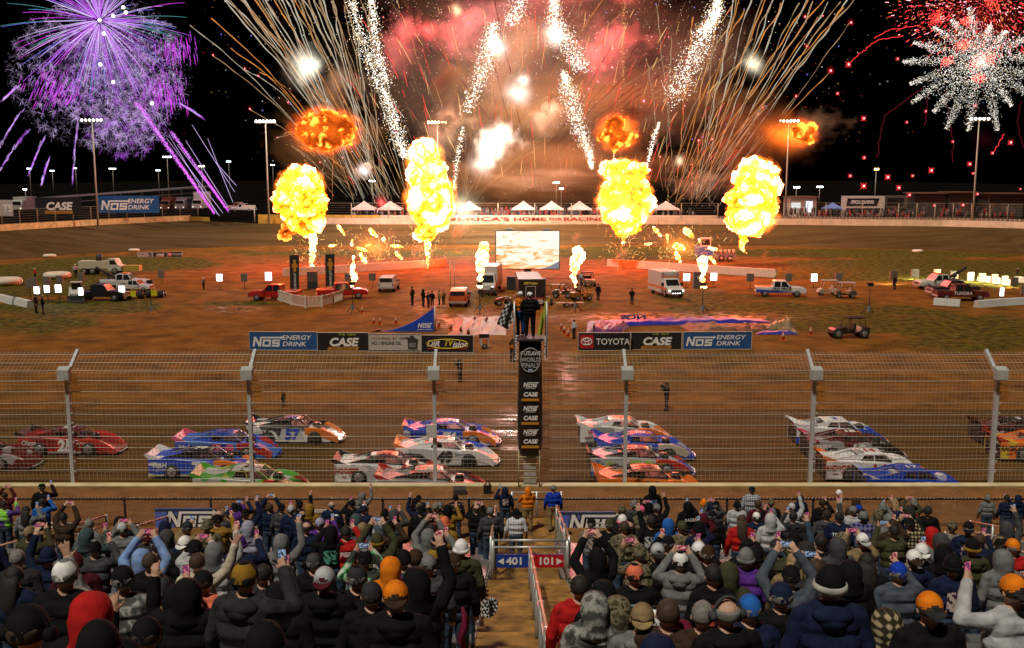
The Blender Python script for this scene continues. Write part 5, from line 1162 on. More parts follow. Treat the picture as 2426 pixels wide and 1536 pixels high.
def body_mesh(key):
    if key in BODY: return BODY[key]
    cs = caps_body(POSES[key]); mb = MB()
    for a, b, ra, rb, g in cs: capsule_mesh(mb, a, b, ra, rb)
    me = mb.mesh('person', [SKIN]); o = link('tmp', me)
    rm = o.modifiers.new('r', 'REMESH'); rm.mode = 'VOXEL'; rm.voxel_size = .0115
    s_ = o.modifiers.new('s', 'SMOOTH'); s_.iterations = 2; s_.factor = .5
    dg = bpy.context.evaluated_depsgraph_get(); me2 = bpy.data.meshes.new_from_object(o.evaluated_get(dg)); bpy.data.objects.remove(o)
    me2.materials.clear()
    for _ in range(4): me2.materials.append(SKIN)
    n = len(me2.polygons); co = np.empty(n*3); me2.polygons.foreach_get('center', co); co = co.reshape(-1, 3)
    best = np.full(n, 9e9); reg = np.zeros(n, int)
    for a, b, ra, rb, g in cs:
        a = np.array(a); b = np.array(b); ab = b-a; L2 = max(1e-9, ab@ab); t = np.clip(((co-a)@ab)/L2, 0, 1)
        d = np.linalg.norm(co-(a+t[:,None]*ab), axis=1)-(ra+(rb-ra)*t); m = d < best; best[m] = d[m]; reg[m] = g
    # cloth folds on the clothed skin
    me2.polygons.foreach_set('material_index', reg.astype(np.int32)); me2.polygons.foreach_set('use_smooth', [True]*n)
    topv = set()
    for p, g in zip(me2.polygons, reg):
        if g in (1, 2): topv.update(p.vertices)
    nn = {i: me2.vertices[i].normal.copy() for i in topv}
    for i in topv:
        v = me2.vertices[i]; q = v.co
        f = noise.noise((q.x*7, q.y*7, q.z*8))*.55 + noise.noise((q.x*13+4, q.y*13, q.z*17))*.3
        v.co = q + nn[i]*(.008+f*.016)
    me2.update(); BODY[key] = me2
    return me2
HC = Vector((0, .012, 1.672))
def bump_mesh(mb, name, amp, fr_, mats=1):
    me = mb.mesh(name, [WHITE]*mats)
    for v in me.vertices:
        q = v.co*fr_; f = noise.noise(q)+.5*noise.noise(q*2.3); v.co = v.co + (v.co-HC).normalized()*f*amp
    return me
def heads():
    H = {}
    def crown(r=(.103,.120,.125), z0=-.10): 
        mb = MB(); mb.ell(HC+Vector((0,-.004,.012)), r, 20, 9, 0, z0, .995); return mb
    def brim(mb, s, mi=0):
        P = []; n = 12
        top = []; bot = []
        for i in range(n+1):
            a = PI*i/n; x = .088*math.cos(a); y = s*(.085+.095*math.sin(a)**.7); z = 1.668-.02*abs(math.cos(a))**2*-1-.018*math.sin(a); top.append((x,y,z)); bot.append((x,y,z-.006))
        inner = [(.088*math.cos(PI*i/n), s*(.075+.03*math.sin(PI*i/n)), 1.682) for i in range(n+1)]
        for i in range(n): mb.add([top[i],top[i+1],inner[i+1],inner[i],bot[i],bot[i+1]], [(0,1,2,3),(0,4,5,1)], mi)
    m = crown(); brim(m, 1); m.ell((0,0,1.80), (.012,.012,.008), 8, 4); m.prism([(-.035,1.655),(.035,1.655),(.03,1.69),(-.03,1.69)], -.112, -.108)
    mm = m.mesh('cap', [WHITE, WHITE]); 
    H['cap'] = mm
    m = crown(); brim(m, -1); m.ell((0,0,1.80), (.012,.012,.008), 8, 4); H['capb'] = m.mesh('cap', [WHITE, WHITE])
    for k in ('cap', 'capb'):
        for p in H[k].polygons:
            y = p.center.y
            if (k == 'cap' and y < .01 and p.center.z < 1.795 and y > -.125) or (k == 'capb' and abs(y) > .095): p.material_index = 1
    m = MB(); m.ell(HC+Vector((0,-.006,.012)), (.107,.124,.14), 20, 9, 0, -.25, .99); m.tube([HC+Vector((.110*math.cos(a*PI/12),.127*math.sin(a*PI/12)-.006,-.022)) for a in range(25)], .017, 6, 1, cap=False, flat=1.9)
    H['bean'] = bump_mesh(m, 'beanie', .004, 30, 2)
    m.ell((0,-.01,1.835), (.034,.034,.032), 10, 6, 1); H['beanp'] = bump_mesh(m, 'beanie', .004, 30, 2)
    m = MB(); rings = []
    for z, rx, ry, y in ((1.395,.20,.125,-.03),(1.44,.165,.125,-.035),(1.49,.128,.122,-.03),(1.54,.122,.125,-.02),(1.60,.128,.135,-.01),(1.67,.130,.140,0),(1.73,.120,.130,0),(1.775,.094,.105,-.005),(1.80,.058,.07,-.015),(1.812,.02,.03,-.02)):
        rings.append([(rx*math.cos(a*PI/12)*(1.0+.10*max(0,-math.sin(a*PI/12))*(z > 1.6)*.3), y+ry*math.sin(a*PI/12)-(.02 if 1.5 < z < 1.72 and math.sin(a*PI/12) < -.6 else 0), z) for a in range(24)])
    m.loft(rings, smooth=True); H['hood'] = bump_mesh(m, 'hood', .012, 11)
    m = MB(); m.ell((0,-.095,1.455), (.155,.085,.075), 18, 9); m.ell((0,-.12,1.415), (.105,.06,.085), 14, 8); H['hooddown'] = bump_mesh(m, 'hood', .012, 13)
    m = MB(); m.ell(HC+Vector((0,-.012,.012)), (.100,.112,.122), 20, 10, 0, -.42, .99); H['hair'] = bump_mesh(m, 'hair', .006, 34)
    m = MB(); m.ell(HC+Vector((0,-.012,.016)), (.112,.122,.132), 20, 10, 0, -.45, .99); H['afro'] = bump_mesh(m, 'hair', .012, 26)
    m = MB(); m.ell(HC+Vector((0,-.012,.012)), (.106,.115,.122), 20, 9, 0, -.3, .99); m.tube([(0,-.05,1.70),(0,-.085,1.60),(0,-.12,1.48),(0,-.145,1.36),(0,-.15,1.26)], [.10,.112,.115,.10,.045], 14, flat=.55); H['long'] = bump_mesh(m, 'hair', .010, 22)
    m = MB(); m.ell(HC+Vector((0,-.012,.005)), (.101,.113,.118), 20, 5, 0, -.42, .25); H['bald'] = bump_mesh(m, 'hair', .004, 34)
    m = MB(); m.tube([(.112*math.cos(PI*i/12),-.0,1.655+.150*math.sin(PI*i/12)) for i in range(13)], .014, 6)
    for s in (-1, 1): m.tube([(s*.098,0,1.65),(s*.145,0,1.65)], [.045,.04], 12)
    H['hp'] = m.mesh('headphones', [WHITE])
    m = MB(); rings = []; 
    for i in range(9):
        ring = []
        for j in range(9):
            x = -.125+.25*j/8; z = 1.12+.26*i/8; yy = -.158*math.sqrt(max(.2, 1-(abs(x)/.255)**2.2))-.016; ring.append((x, yy, z))
        rings.append(ring)
    m.loft(rings, smooth=True, cap=False, closed=False); H['print'] = m.mesh('print', [WHITE])
    return H
HD = heads()
COL = dict(black=(.008,.008,.0085), charcoal=(.030,.030,.032), navy=(.010,.017,.05), grey=(.17,.175,.18), dkgrey=(.058,.06,.064), ltgrey=(.44,.45,.48), white=(.78,.78,.80), red=(.45,.015,.015), maroon=(.075,.010,.018), wine=(.16,.012,.045),
    mustard=(.27,.15,.02), olive=(.055,.055,.028), tan=(.24,.17,.09), brown=(.045,.027,.017), royal=(.01,.045,.42), ltblue=(.20,.32,.62), blue=(.02,.12,.45), purple=(.10,.03,.26), orange=(.75,.20,.01), salmon=(.70,.17,.09), teal=(.05,.085,.095), denim=(.045,.075,.13), khaki=(.30,.22,.10), green=(.02,.30,.07), cream=(.55,.50,.40), pink=(.7,.12,.25), lime=(.25,.6,.05), steel=(.07,.09,.12), lilac=(.32,.32,.46), silver=(.42,.41,.39))
def cloth(n):
    if n in ('camo',): return mix2((.06,.052,.03), (.22,.19,.12), 'noise', 14, .42, .55, .9, cc=(.03,.025,.015))
    if n == 'camog': return mix2((.07,.07,.07), (.38,.38,.37), 'noise', 9, .44, .58, .85, cc=(.12,.115,.11))
    if n == 'plaidb': return mix2((.07,.08,.10), (.50,.52,.56), 'plaid', 5.5, .35, .6, .9)
    if n == 'plaidp': return mix2((.025,.03,.10), (.16,.15,.32), 'plaid', 3.2, .3, .62, .9)
    if n == 'plaidy': return mix2((.03,.025,.015), (.38,.32,.20), 'plaid', 4.5, .5, .75, .9)
    if n == 'stripe': return mix2((.03,.05,.16), (.64,.65,.70), 'wave', 4.2, .04, .09, .9)
    if n == 'greenk': return mix2((.012,.02,.014), (.02,.36,.09), 'noise', 4.5, .49, .53, .7, cc=(.5,.55,.5))
    if n == 'limep': return mix2((.08,.02,.22), (.22,.62,.04), 'noise', 2.6, .49, .53, .7)
    if n == 'patched': return mix2((.012,.012,.014), (.5,.35,.3), 'noise', 15, .62, .66, .8)
    return mat(COL[n], .85, var=.32, scale=9, bump=.3, spec=.12)
PRINTS = {'w': ((.012,.012,.014),(.55,.56,.58)), 'b': ((.01,.02,.05),(.25,.4,.75)), 'r': ((.03,.01,.01),(.55,.08,.06)), 'c': ((.05,.02,.06),(.6,.5,.45)), 't': ((.01,.02,.03),(.30,.55,.60)), 'g': ((.01,.03,.02),(.10,.40,.28))}
CN = dict(dkgrey='dark grey', ltgrey='light grey', ltblue='light blue', royal='royal blue', plaidb='blue grey plaid', plaidp='purple plaid', plaidy='yellow plaid', camog='grey camouflage', camo='brown camouflage', greenk='green and black racing', limep='purple and lime', stripe='white pinstriped', patched='patch covered', teal='dark teal', steel='slate blue', wine='wine red', cream='cream', denim='denim', lilac='pale lilac')
cn = lambda n: CN.get(n, n)
SKINS = [mat(c, .6, var=.1, scale=14) for c in ((.46,.26,.18),(.52,.31,.22),(.40,.22,.14),(.17,.085,.05))]
HAIR = {'dark': (.014,.010,.008), 'brown': (.05,.028,.015), 'greyh': (.20,.19,.18), 'blond': (.32,.21,.10), 'silver': (.42,.41,.39)}
def slots(o, ms):
    for s, q in zip(o.material_slots, ms): s.link = 'OBJECT'; s.material = q
SCREEN = [mix2(a, b, 'noise', 60, .42, .58, .3) for a, b in (((1,.2,.25),(.2,.25,.6)),((1,.9,.8),(.7,.15,.1)))]
def screen_mat(i):
    key = ('scr', i)
    if key in MATS: return MATS[key]
    m = bpy.data.materials.new('phone_screen'); m.use_nodes = True; t = m.node_tree; t.nodes.remove(t.nodes['Principled BSDF'])
    e = t.nodes.new('ShaderNodeEmission'); tc = t.nodes.new('ShaderNodeTexCoord'); n = t.nodes.new('ShaderNodeTexNoise'); n.inputs['Scale'].default_value = 34+i*7; n.inputs['Detail'].default_value = 4
    r = t.nodes.new('ShaderNodeValToRGB'); r.color_ramp.elements[0].position = .38; r.color_ramp.elements[1].position = .64
    r.color_ramp.elements[0].color = ((.05,.05,.2,1),(.10,.01,.03,1),(.02,.02,.03,1))[i%3]; r.color_ramp.elements[1].color = ((1,.35,.4,1),(1,.75,.6,1),(.6,.75,1,1))[i%3]
    q = r.color_ramp.elements.new(.5); q.color = ((.6,.08,.15,1),(.7,.1,.12,1),(.2,.28,.45,1))[i%3]
    t.links.new(tc.outputs['Object'], n.inputs['Vector']); t.links.new(n.outputs['Fac'], r.inputs[0]); t.links.new(r.outputs[0], e.inputs[0]); e.inputs[1].default_value = .6; m.cycles.emission_sampling = 'NONE'
    t.links.new(e.outputs[0], t.nodes['Material Output'].inputs[0]); MATS[key] = m
    return m
pb = MB().box(-.076,.076,-.005,.005,-.038,.038); PHM = pb.mesh('phone', [WHITE]); ps = MB().box(-.070,.070,-.0065,-.0052,-.034,.034); PSM = ps.mesh('phone_screen', [WHITE])
PHPOS = {'2': ((0,.405,1.715),0), '2h': ((0,.30,1.955),0), 'R': ((.125,.43,1.70),1), 'L': ((-.125,.43,1.70),1), 'Rh': ((.26,.255,2.00),1), 'Lh': ((-.26,.255,2.00),1)}
PEOPLE = []; PIDX = []
HW = {'cap': 'cap', 'capb': 'backward cap', 'bean': 'beanie', 'beanp': 'bobble beanie', 'hair': 'hair', 'afro': 'full hair', 'long': 'long hair', 'bald': 'balding head', 'hood': 'raised hood'}
prr = random.Random(11)
def person(loc, top, head, pose='d', pants='denim', prnt=None, hooddown=False, hp=False, sc=1.0, wide=1.0, rz=0.0, phone=True, extra='', zone='', group='spectators in the grandstand', lab=None, skin=None, shoe='black', case=None):
    hk, _, hc = head.partition(':')
    o = link('person', body_mesh(pose), None, loc, (0, 0, rz)); o.scale = (sc*wide, sc*(.5+.5*wide), sc)
    sk = skin or prr.choice(SKINS[:3]+SKINS[:2])
    tm = cloth(top); slots(o, [sk, tm, cloth(pants), cloth(shoe)])
    def child(nm, key, ms):
        c = link(nm, HD[key], o); slots(c, ms); return c
    hc2 = None
    if '/' in hc: hc, hc2 = hc.split('/')
    if hk in ('cap', 'capb'):
        child('hair', 'bald', [mat(HAIR[prr.choice(['dark','brown','brown','greyh'])], .8)]); child('cap', hk, [cloth(hc), cloth(hc2 or hc)])
    elif hk in ('bean', 'beanp'): child('beanie', hk, [cloth(hc), cloth(hc2 or hc)])
    elif hk == 'hood': child('hood', 'hood', [cloth(hc) if hc else tm]); hooddown = False
    elif hk == 'bald': child('hair', 'bald', [mat(HAIR[hc or 'greyh'], .8)])
    else: child('hair', hk, [mat(HAIR[hc or 'dark'], .75, var=.4, scale=30)])
    if hooddown: child('hood', 'hooddown', [tm])
    if hp: child('headphones', 'hp', [cloth('black' if hp is True else hp)])
    if prnt:
        if prnt in PRINTS: child('print', 'print', [mix2(PRINTS[prnt][0], PRINTS[prnt][1], 'noise', 16, .50, .53, .8)])
        else: text(prnt, .115, o, (0,-.19,1.30), FRONT, cloth('white'), 0, .03, sx=min(1, .34/(.07*len(prnt))))
    hd_ = (cn(hc)+' '+HW[hk]) if hk not in ('hood',) else ((cn(hc)+' ') if hc else '')+'hood up'
    pz = {'d': '', 'p': '', '2': ', filming with both hands', '2h': ', phone raised overhead', 'R': ', phone in right hand', 'L': ', phone in left hand', 'Rh': ', right hand raised high', 'Lh': ', left hand raised high', 'wL': ', waving an open left hand', 'wR': ', waving right arm', 'ptL': ', pointing one finger up', 'rail': ', leaning on a rail'}[pose]
    PEOPLE.append([o, lab or f"person in {cn(top)} top with {hd_}{pz}{extra}", zone, lab is not None]); o['category'] = 'person'; o['group'] = group
    if phone and pose in PHPOS:
        (px, py, pz_), port = PHPOS[pose]; M = Matrix.LocRotScale(Vector(loc), Matrix.Rotation(rz, 3, 'Z').to_quaternion(), o.scale)
        ph = link('smartphone', PHM, None, M @ Vector((px, py, pz_)), (R(-8), PI/2 if port else 0, rz)); ph.rotation_mode = 'XYZ'; s_ = 1.0; ph.scale = (s_,)*3
        slots(ph, [cloth(case or 'black')]); sc__ = link('screen', PSM, ph); slots(sc__, [screen_mat(prr.randrange(3))])
        PIDX.append((ph, o)); ph['category'] = 'phone'; ph['group'] = 'phones filming the fireworks'
    return o
CROP = {'A': 0, 'B': 600, 'C': 1160, 'D': 1786}
HTOP = {'hood': 1.815, 'bean': 1.82, 'beanp': 1.86, 'cap': 1.80, 'capb': 1.80}
def solve_y(px, py, lift, htop):
    lo, hi = 3.5, 31.4            # head-top pixel row falls as the seat comes nearer
    for _ in range(40):
        m = (lo+hi)/2; q = pix((PD(px, py, m).x, m, bz(m)+lift+htop))[1]
        if q > py: lo = m
        else: hi = m
    return (lo+hi)/2
SEATED = []
def seat(px, py, lvl, **k):
    hk = k['head'].split(':')[0]; sc = k.get('sc', 1.0); ht = HTOP.get(hk, 1.79)*sc
    if lvl == 'w': y = 32.6; z = 2.35 if 1165 < px < 1370 else 2.08; x = PD(px, py, y).x; sc = max(.85, min(1.08, (PD(px, py, y).z-z)/HTOP.get(hk, 1.79))); k['sc'] = sc
    elif isinstance(lvl, float): y = lvl; p = PD(px, py, y); x = p.x; z = p.z-ht
    else: y = solve_y(px, py, .15 if lvl == 'B' else -.06 if lvl == 'b' else 0, ht); z = bz(y)+(.15 if lvl == 'B' else -.06 if lvl == 'b' else 0); x = PD(px, py, y).x; z = min(z, PD(px, py, y).z-ht+.05) if y > 31.3 else z
    SEATED.append((x, y)); return person((x, y, z), rz=k.pop('rz', prr.uniform(-.25, .25)+math.atan2(x*.35, 90)*-1), **k)
CROWD = '''
A 40 140 w maroon hair:dark 2h
A 370 58 w black cap:lime/black R
A 30 215 f limep hair:dark R p=92
A 230 262 f grey long:dark R
A 370 195 f blue hair:dark R p=w
A 560 320 f brown hair:dark 2h
A 255 445 f olive cap:tan 2 h
A 420 625 b navy bean:navy Lh
A 150 655 f charcoal hair:greyh d
A 120 805 b navy long:dark d
A 570 745 8.4 black cap:grey/white d
A 660 685 f maroon cap:maroon d
A 765 455 f teal hood R
A 835 565 f dkgrey cap:grey/black R
A 1085 410 f grey cap:ltgrey 2
A 1085 800 9.2 camog cap:black wL
A 800 1030 6.2 black hood:red d
A 230 1160 5.2 black cap:black d H
A 860 1285 5.2 black bean:black d
A 1290 1262 7.2 black cap:black ptL
A 1420 850 f tan beanp:dkgrey R h
A 1330 685 f black hair:brown d
A 1255 640 f ltblue hood 2h
A 1480 468 f navy hood:dkgrey d
A 1390 528 f black cap:black d
A 1640 530 f black capb:white d
A 1660 400 f tan cap:charcoal L
A 1930 338 f mustard cap:black R
A 1840 375 f camo bean:camo d
A 1730 565 f ltgrey cap:black 2 H
A 1900 585 f ltgrey hood:grey Rh
A 2205 390 f lilac hood d
A 2180 285 f navy cap:black Rh p=w
A 2395 235 f navy hair:dark d
A 2125 520 f navy bean:purple R
A 1750 690 f cream hair:brown wR
A 1660 905 9.0 black hood ptL
A 2170 765 8.0 charcoal cap:black/mustard R h
A 1800 840 f salmon cap:black d
A 2350 1290 5.6 black bean:black d
A 1560 960 b black hood d
A 700 1000 f black cap:black d
B 145 238 f navy hair:brown 2h
B 250 240 f dkgrey cap:black R
B 500 240 f mustard hood d
B 335 255 f navy cap:ltgrey d
B 430 300 f navy bald:brown d
B 695 218 f navy bald:greyh d
B 968 138 w grey hood Rh
B 880 205 f black cap:black L
B 980 248 f navy cap:white/navy L
B 590 368 f purple cap:lilac R
B 740 340 f navy cap:white/navy d
B 1250 285 f dkgrey hood R
B 1470 178 w black cap:black d
B 1490 258 f black cap:black R
B 1730 245 f mustard hood:black R
B 1800 215 w patched bean:black d
B 2110 265 26.5 dkgrey cap:charcoal/grey d
B 2240 155 w navy hood L p=c
B 1700 352 f mustard bean:salmon d h
B 1555 462 f grey hood 2h
B 1650 500 f grey bean:black R h
B 1850 556 f olive bean:white d h
B 970 410 f steel cap:tan R p=b
B 912 330 f teal hood d
B 1100 498 f olive bean:olive/mustard 2h p=FC
B 1210 395 f brown bean:black R h
B 690 430 f black hood L p=g
B 245 508 f grey hood Rh
B 470 400 f navy bald:brown d
B 535 680 f black cap:dkgrey d H
B 630 810 9.8 black capb:ltgrey/maroon d h
B 920 795 10.0 black cap:black/charcoal d
B 990 650 f greenk cap:grey/black 2
B 1220 712 f orange hood d
B 1265 935 8.0 black capb:orange/brown d h
B 1335 655 f denim cap:black d
B 1440 650 f charcoal cap:brown d
B 1450 805 9.2 black hood Rh
B 1610 640 f charcoal cap:black/mustard d
B 1780 685 b black cap:brown d
B 1560 700 f dkgrey cap:grey d
B 230 935 9.0 black hood d
B 1050 945 f black cap:charcoal d
B 820 440 f red hair:dark R p=PIER
B 1580 420 f black hair:dark d
B 80 790 b charcoal hair:dark R
C 340 98 w orange hood rail K
C 567 75 w royal cap:grey d K
C 236 280 30.0 stripe bean:black d
C 1450 78 w black hood d p=b
C 1245 395 f black bald:brown Rh
C 1350 258 f camo cap:pink d
C 1490 243 f black cap:grey Rh
C 1182 335 f black bean:white/pink d p=b
C 1068 372 f black cap:olive d p=w
C 1440 352 f black hair:dark d p=w
C 1715 395 f camo cap:olive d
C 1765 218 f black hood R p=RACE
C 1905 325 f maroon bean:maroon R
C 1980 305 f black cap:black d
C 2205 210 f ltgrey bean:black d
C 2335 84 w plaidb cap:grey/black d
C 2245 345 f red long:brown d
C 1868 392 f navy bean:black R
C 1590 368 f blue hood d
C 1497 595 f black capb:ltgrey/charcoal d h
C 960 636 f black hood 2h p=c
C 1335 598 f camo cap:camo 2
C 1590 528 f black cap:black L
C 1865 582 f black cap:white R
C 1945 615 f black cap:brown d
C 1700 672 f grey cap:black/white 2 h
C 1990 790 f black hair:dark d p=r
C 2130 758 f olive hood d
C 2295 548 f black bean:black R
C 2285 632 f purple bean:grey d
C 2370 620 f black bean:black d
C 1292 778 f black cap:black/salmon d p=t
C 800 890 f red hair:dark d
C 1015 920 f black hood d
C 935 1020 f camog hood d
C 1140 1062 b camo hood d
C 1362 1135 b grey capb:tan/khaki d h
C 1480 1165 10.0 mustard cap:black/white d
C 1690 1272 8.6 navy hood:wine d
C 2120 1082 7.8 black bald:greyh d HG
C 1590 1108 f brown hair:brown d
C 1900 1120 f brown hair:greyh d
C 2320 1058 f navy cap:blue d
C 1200 400 f camo hair:brown d
C 1500 1400 7.0 navy hood d
D 412 188 w navy hood d
D 340 235 f ltgrey cap:ltgrey Rh
D 352 312 f charcoal hair:dark L h
D 150 325 f ltgrey hood R
D 612 203 f black afro:dark R
D 655 300 f dkgrey hair:dark Rh h
D 885 262 f ltgrey cap:grey Lh
D 935 245 f navy cap:black/royal d
D 978 288 f plaidp beanp:grey/charcoal d
D 760 318 f navy hair:dark d p=TITAN
D 1150 228 f grey bean:grey R
D 1110 285 f camo hood d
D 1212 330 f grey bean:grey d
D 1290 300 f navy hood R
D 1392 368 f plaidy cap:black 2
D 1240 380 f brown cap:brown R
D 1548 268 f black afro:dark d
D 1590 445 f red hood d
D 1668 498 f dkgrey hood d
D 2072 332 w grey bean:grey d
D 2250 198 w navy afro:dark R
D 2352 218 w navy hood d
D 972 505 f tan capb:white/ltgrey 2
D 752 540 f dkgrey hood d
D 205 558 f olive cap:charcoal R
D 362 690 f tan long:blond d
D 335 795 f steel cap:black 2h
D 690 785 7.4 navy bean:black/silver d h
D 250 948 9.0 black cap:navy d h
D 1010 685 f black long:dark d
D 862 738 f black hood d
D 1292 765 b steel cap:royal R
D 1432 655 f navy capb:white/brown d h
D 1500 598 f grey capb:white R
D 1692 595 f black hood d
D 1782 690 f navy bean:black d p=c
D 1952 548 f olive bean:black/mustard d h
D 2200 540 f black cap:tan/black d
D 2312 555 f red cap:orange d p=ND_STA
D 2222 645 f grey hood d
D 1575 1035 8.0 black capb:orange/charcoal d
D 2325 880 8.2 ltgrey capb:orange/charcoal L
D 1190 1175 8.4 plaidy hood d
D 1250 435 f olive hair:dark 2
D 560 740 f charcoal hair:brown 2
D 470 575 f charcoal hood d
D 600 520 f black hair:dark d
'''
SPECIAL = {'mustard hood': ''}
for ln in CROWD.strip().splitlines():
    f = ln.split(); px = CROP[f[0]]+int(f[1])/3.756; py = 1130+int(f[2])/3.756; lvl = f[3] if '.' not in f[3] else float(f[3]); k = dict(top=f[4], head=f[5], pose=f[6])
    for q in f[7:]:
        if q.startswith('p='): k['prnt'] = q[2:].replace('_', ' ')
        elif q == 'h': k['hooddown'] = True
        elif q == 'H': k['hp'] = True
        elif q == 'HG': k['hp'] = 'dkgrey'; k['hooddown'] = True
        elif q == 'K': k['pants'] = 'khaki'
    if '.' in f[3] or lvl in ('b','B'): k['wide'] = 1.05
    else: k['wide'] = prr.uniform(.98, 1.06)
    if px > 2280 and k['top'] == 'steel': pass
    seat(px, py, lvl, **k)
# the rest of the stand, row by row
tops = ['black']*10+['charcoal']*6+['navy']*6+['dkgrey']*6+['grey']*4+['steel']*2+['brown']*3+['olive']*3+['camo']*3+['ltgrey']*2+['maroon','mustard','teal','denim','wine','tan','purple','red']
hds = ['cap:black']*5+['cap:charcoal','cap:grey','cap:navy','cap:brown','cap:white','capb:grey','capb:black','cap:red','cap:ltgrey/white','cap:camo','bean:black','bean:black','bean:grey','bean:navy','bean:dkgrey','bean:maroon','hair:dark','hair:dark','hair:brown','hair:brown','hair:greyh','long:dark','long:brown','long:blond','bald:greyh','bald:brown']+['hood']*9
ps_ = ['d']*7+['p']*5+['R','R','L','2','2','2h','Rh','Lh','R','2']
cand = []
for i in range(33):
    y = 31.2-.75*i
    if y < 7.2: break
    for s in (-1, 1):
        x = 1.75 if s > 0 else -1.0
        while abs(x) < y*.52+.4:
            cand.append((x, y)); x += s*prr.uniform(.52, .72)
prr.shuffle(cand); nf = 0; NL = len(PEOPLE)
front = sorted(cand, key=lambda c: -c[1] if c[1] > 27.5 else 0)
for x, y in cand:
    keep = .30 if y > 24 else (.45 if y > 15 else .6)
    if prr.random() > keep or nf >= 150: continue
    if any(abs(y-b) < .62 and abs(x-a) < .5 or (abs(y-b) < 1.3 and abs(x/y-a/b) < .012) for a, b in SEATED): continue
    # leave the rails and the named heads clear: skip where the head would hide a nearer listed neighbour's face-on spot
    hx = pix((x, y, bz(y)+1.75))[0]
    if (y > 26 and (350 < hx < 520 or 1300 < hx < 1470)) or (y > 21 and (90 < hx < 430 or hx > 2215)) or y > 30.6: continue
    hp_ = pix((x, y, bz(y)+1.8)); cover = False
    for o_, *_r in PEOPLE[:NL]:
        l = o_.location
        if l.y > y:
            q_ = pix((l.x, l.y, l.z+1.8))
            if abs(q_[0]-hp_[0]) < (.42*2400/y) and q_[1]+.34*2400/l.y > hp_[1]: cover = True; break
    if cover: continue
    top = prr.choice(tops) if y > 12.5 else prr.choice(['black','black','charcoal','navy','black','dkgrey']); person((x, y, bz(y)), top, prr.choice(hds), prr.choice(ps_), pants=prr.choice(['denim','black','charcoal','navy']), hooddown=prr.random() < .35, wide=prr.uniform(.96, 1.05), sc=prr.uniform(.94, 1.04), rz=prr.uniform(-.3, .3), prnt=prr.choice([None,None,None,'w','c','b','r'])); SEATED.append((x, y)); nf += 1

# infield and track people: placed by their feet
def stand(px, py, h, top, head, lab, pose='d', rz=0.0, pants='charcoal', group='people on the infield', **k):
    p = PZ(px, py, .03); return person((p.x, p.y, .03), top, head, pose, pants, sc=h*(p.y+6)/2400/1.80, rz=rz, lab=lab, group=group, phone=False, **k)
for a in ((977,723,42,'charcoal','cap:black','person standing alone at the left of the mud group'),(1003,727,40,'black','hood','person in dark hood first in the mud group'),(1015,728,34,'charcoal','hair:dark','short person second in the mud group'),(1024,727,36,'black','cap:black','person in pale cap third in the mud group'),(1041,722,32,'tan','cap:brown','person fourth in the mud group beside the orange pickup'),(1051,722,33,'mustard','hair:brown','person in ochre jacket nearest the orange pickup'),
    (1497,722,37,'black','hair:dark','person in dark uniform alone on the orange dirt'),(1377,676,30,'ltgrey','hair:brown','person in pale shirt walking past the tan buggy'),(1417,712,38,'black','hair:dark','dark figure standing right of the quads'),(86,742,44,'charcoal','hair:brown','person in grey at left end, first of two'),(102,745,44,'black','cap:white/black','person with white bag on the back, second of two'),(84,664,28,'red','cap:white','person in red shirt beside the light panels at left'),(180,657,30,'ltgrey','cap:white','person in pale overalls behind the light panels'),(2410,652,16,'maroon','cap:white','small figure in red and white at the far right grass'),(2119,686,32,'black','cap:black','tall dark figure under the panel left of the tow truck'),
    (1360,803,44,'ltgrey','hair:dark','person in pale jacket at the left end of the red emblem board'),(1214,858,52,'black','cap:black','photographer in orange vest left of the flag column'),(1090,905,52,'black','cap:black','photographer in black with orange vest behind the fence'),(672,963,34,'maroon','cap:maroon','person in maroon crouching low behind the fence'),(1579,972,62,'black','cap:black','photographer with orange vest panel right of the flag column'),(1142,706,22,'charcoal','hair:dark','person by the tripod flame before the box van'),(483,686,27,'grey','cap:white','person beside the lone lit panel at left'),(1407,790,24,'navy','hair:dark','person kneeling at the purple heap of inflatable'),(1470,792,18,'blue','hair:brown','person in blue bending behind the emblem board')):
    o = stand(*a[:3], a[3], a[4], a[5], rz=prr.uniform(-3, 3), pose='2' if 'photographer' in a[5] else prr.choice(['d','p']))
    if 'orange vest' in a[5]: c = link('vest', HD['print'], o); slots(c, [cloth('orange')])
zt = 1.2+6.34
person((X0-.02, 41.6, zt), 'black', 'cap:black/white', 'p', 'black', sc=1.04, wide=1.15, lab='person in black jacket standing on the flag stand', group='officials on the flag stand')
person((X0-.40, 42.1, zt), 'orange', 'cap:white', 'R', 'blue', sc=1.02, rz=.6, phone=False, lab='flagger in white cap and orange vest holding the chequered flag', group='officials on the flag stand')
# chequered flag, held caps, aisle flag
def chequer(name, loc, w, h, rz, lab, tilt=0.0):
    mb = MB(); n = 8
    for i in range(n):
        for j in range(n):
            def P(u, v): return ((u-.5)*w, .05*math.sin(u*9+v*3), (v-.5)*h)
            mb.add([P(i/n,j/n),P((i+1)/n,j/n),P((i+1)/n,(j+1)/n),P(i/n,(j+1)/n)], [(0,1,2,3)], (i+j)%2)
    o = mb.build(name, [mat((.6,.6,.62), .7), BLACK], None, loc); o.rotation_euler = (0, tilt, rz); tag(o, lab, 'flag'); sm_ = o.modifiers.new('thick', 'SOLIDIFY'); sm_.thickness = .008
    return o
chequer('chequered_flag', PD(1203, 748, 42.2), .62, 1.05, .5, 'crumpled black and white chequered flag hanging from the flag stand', .5)
chequer('chequered_flag', PD(1160, 1440, 11.0), .15, .22, .3, 'small black and white chequered cloth at the aisle edge', .2)
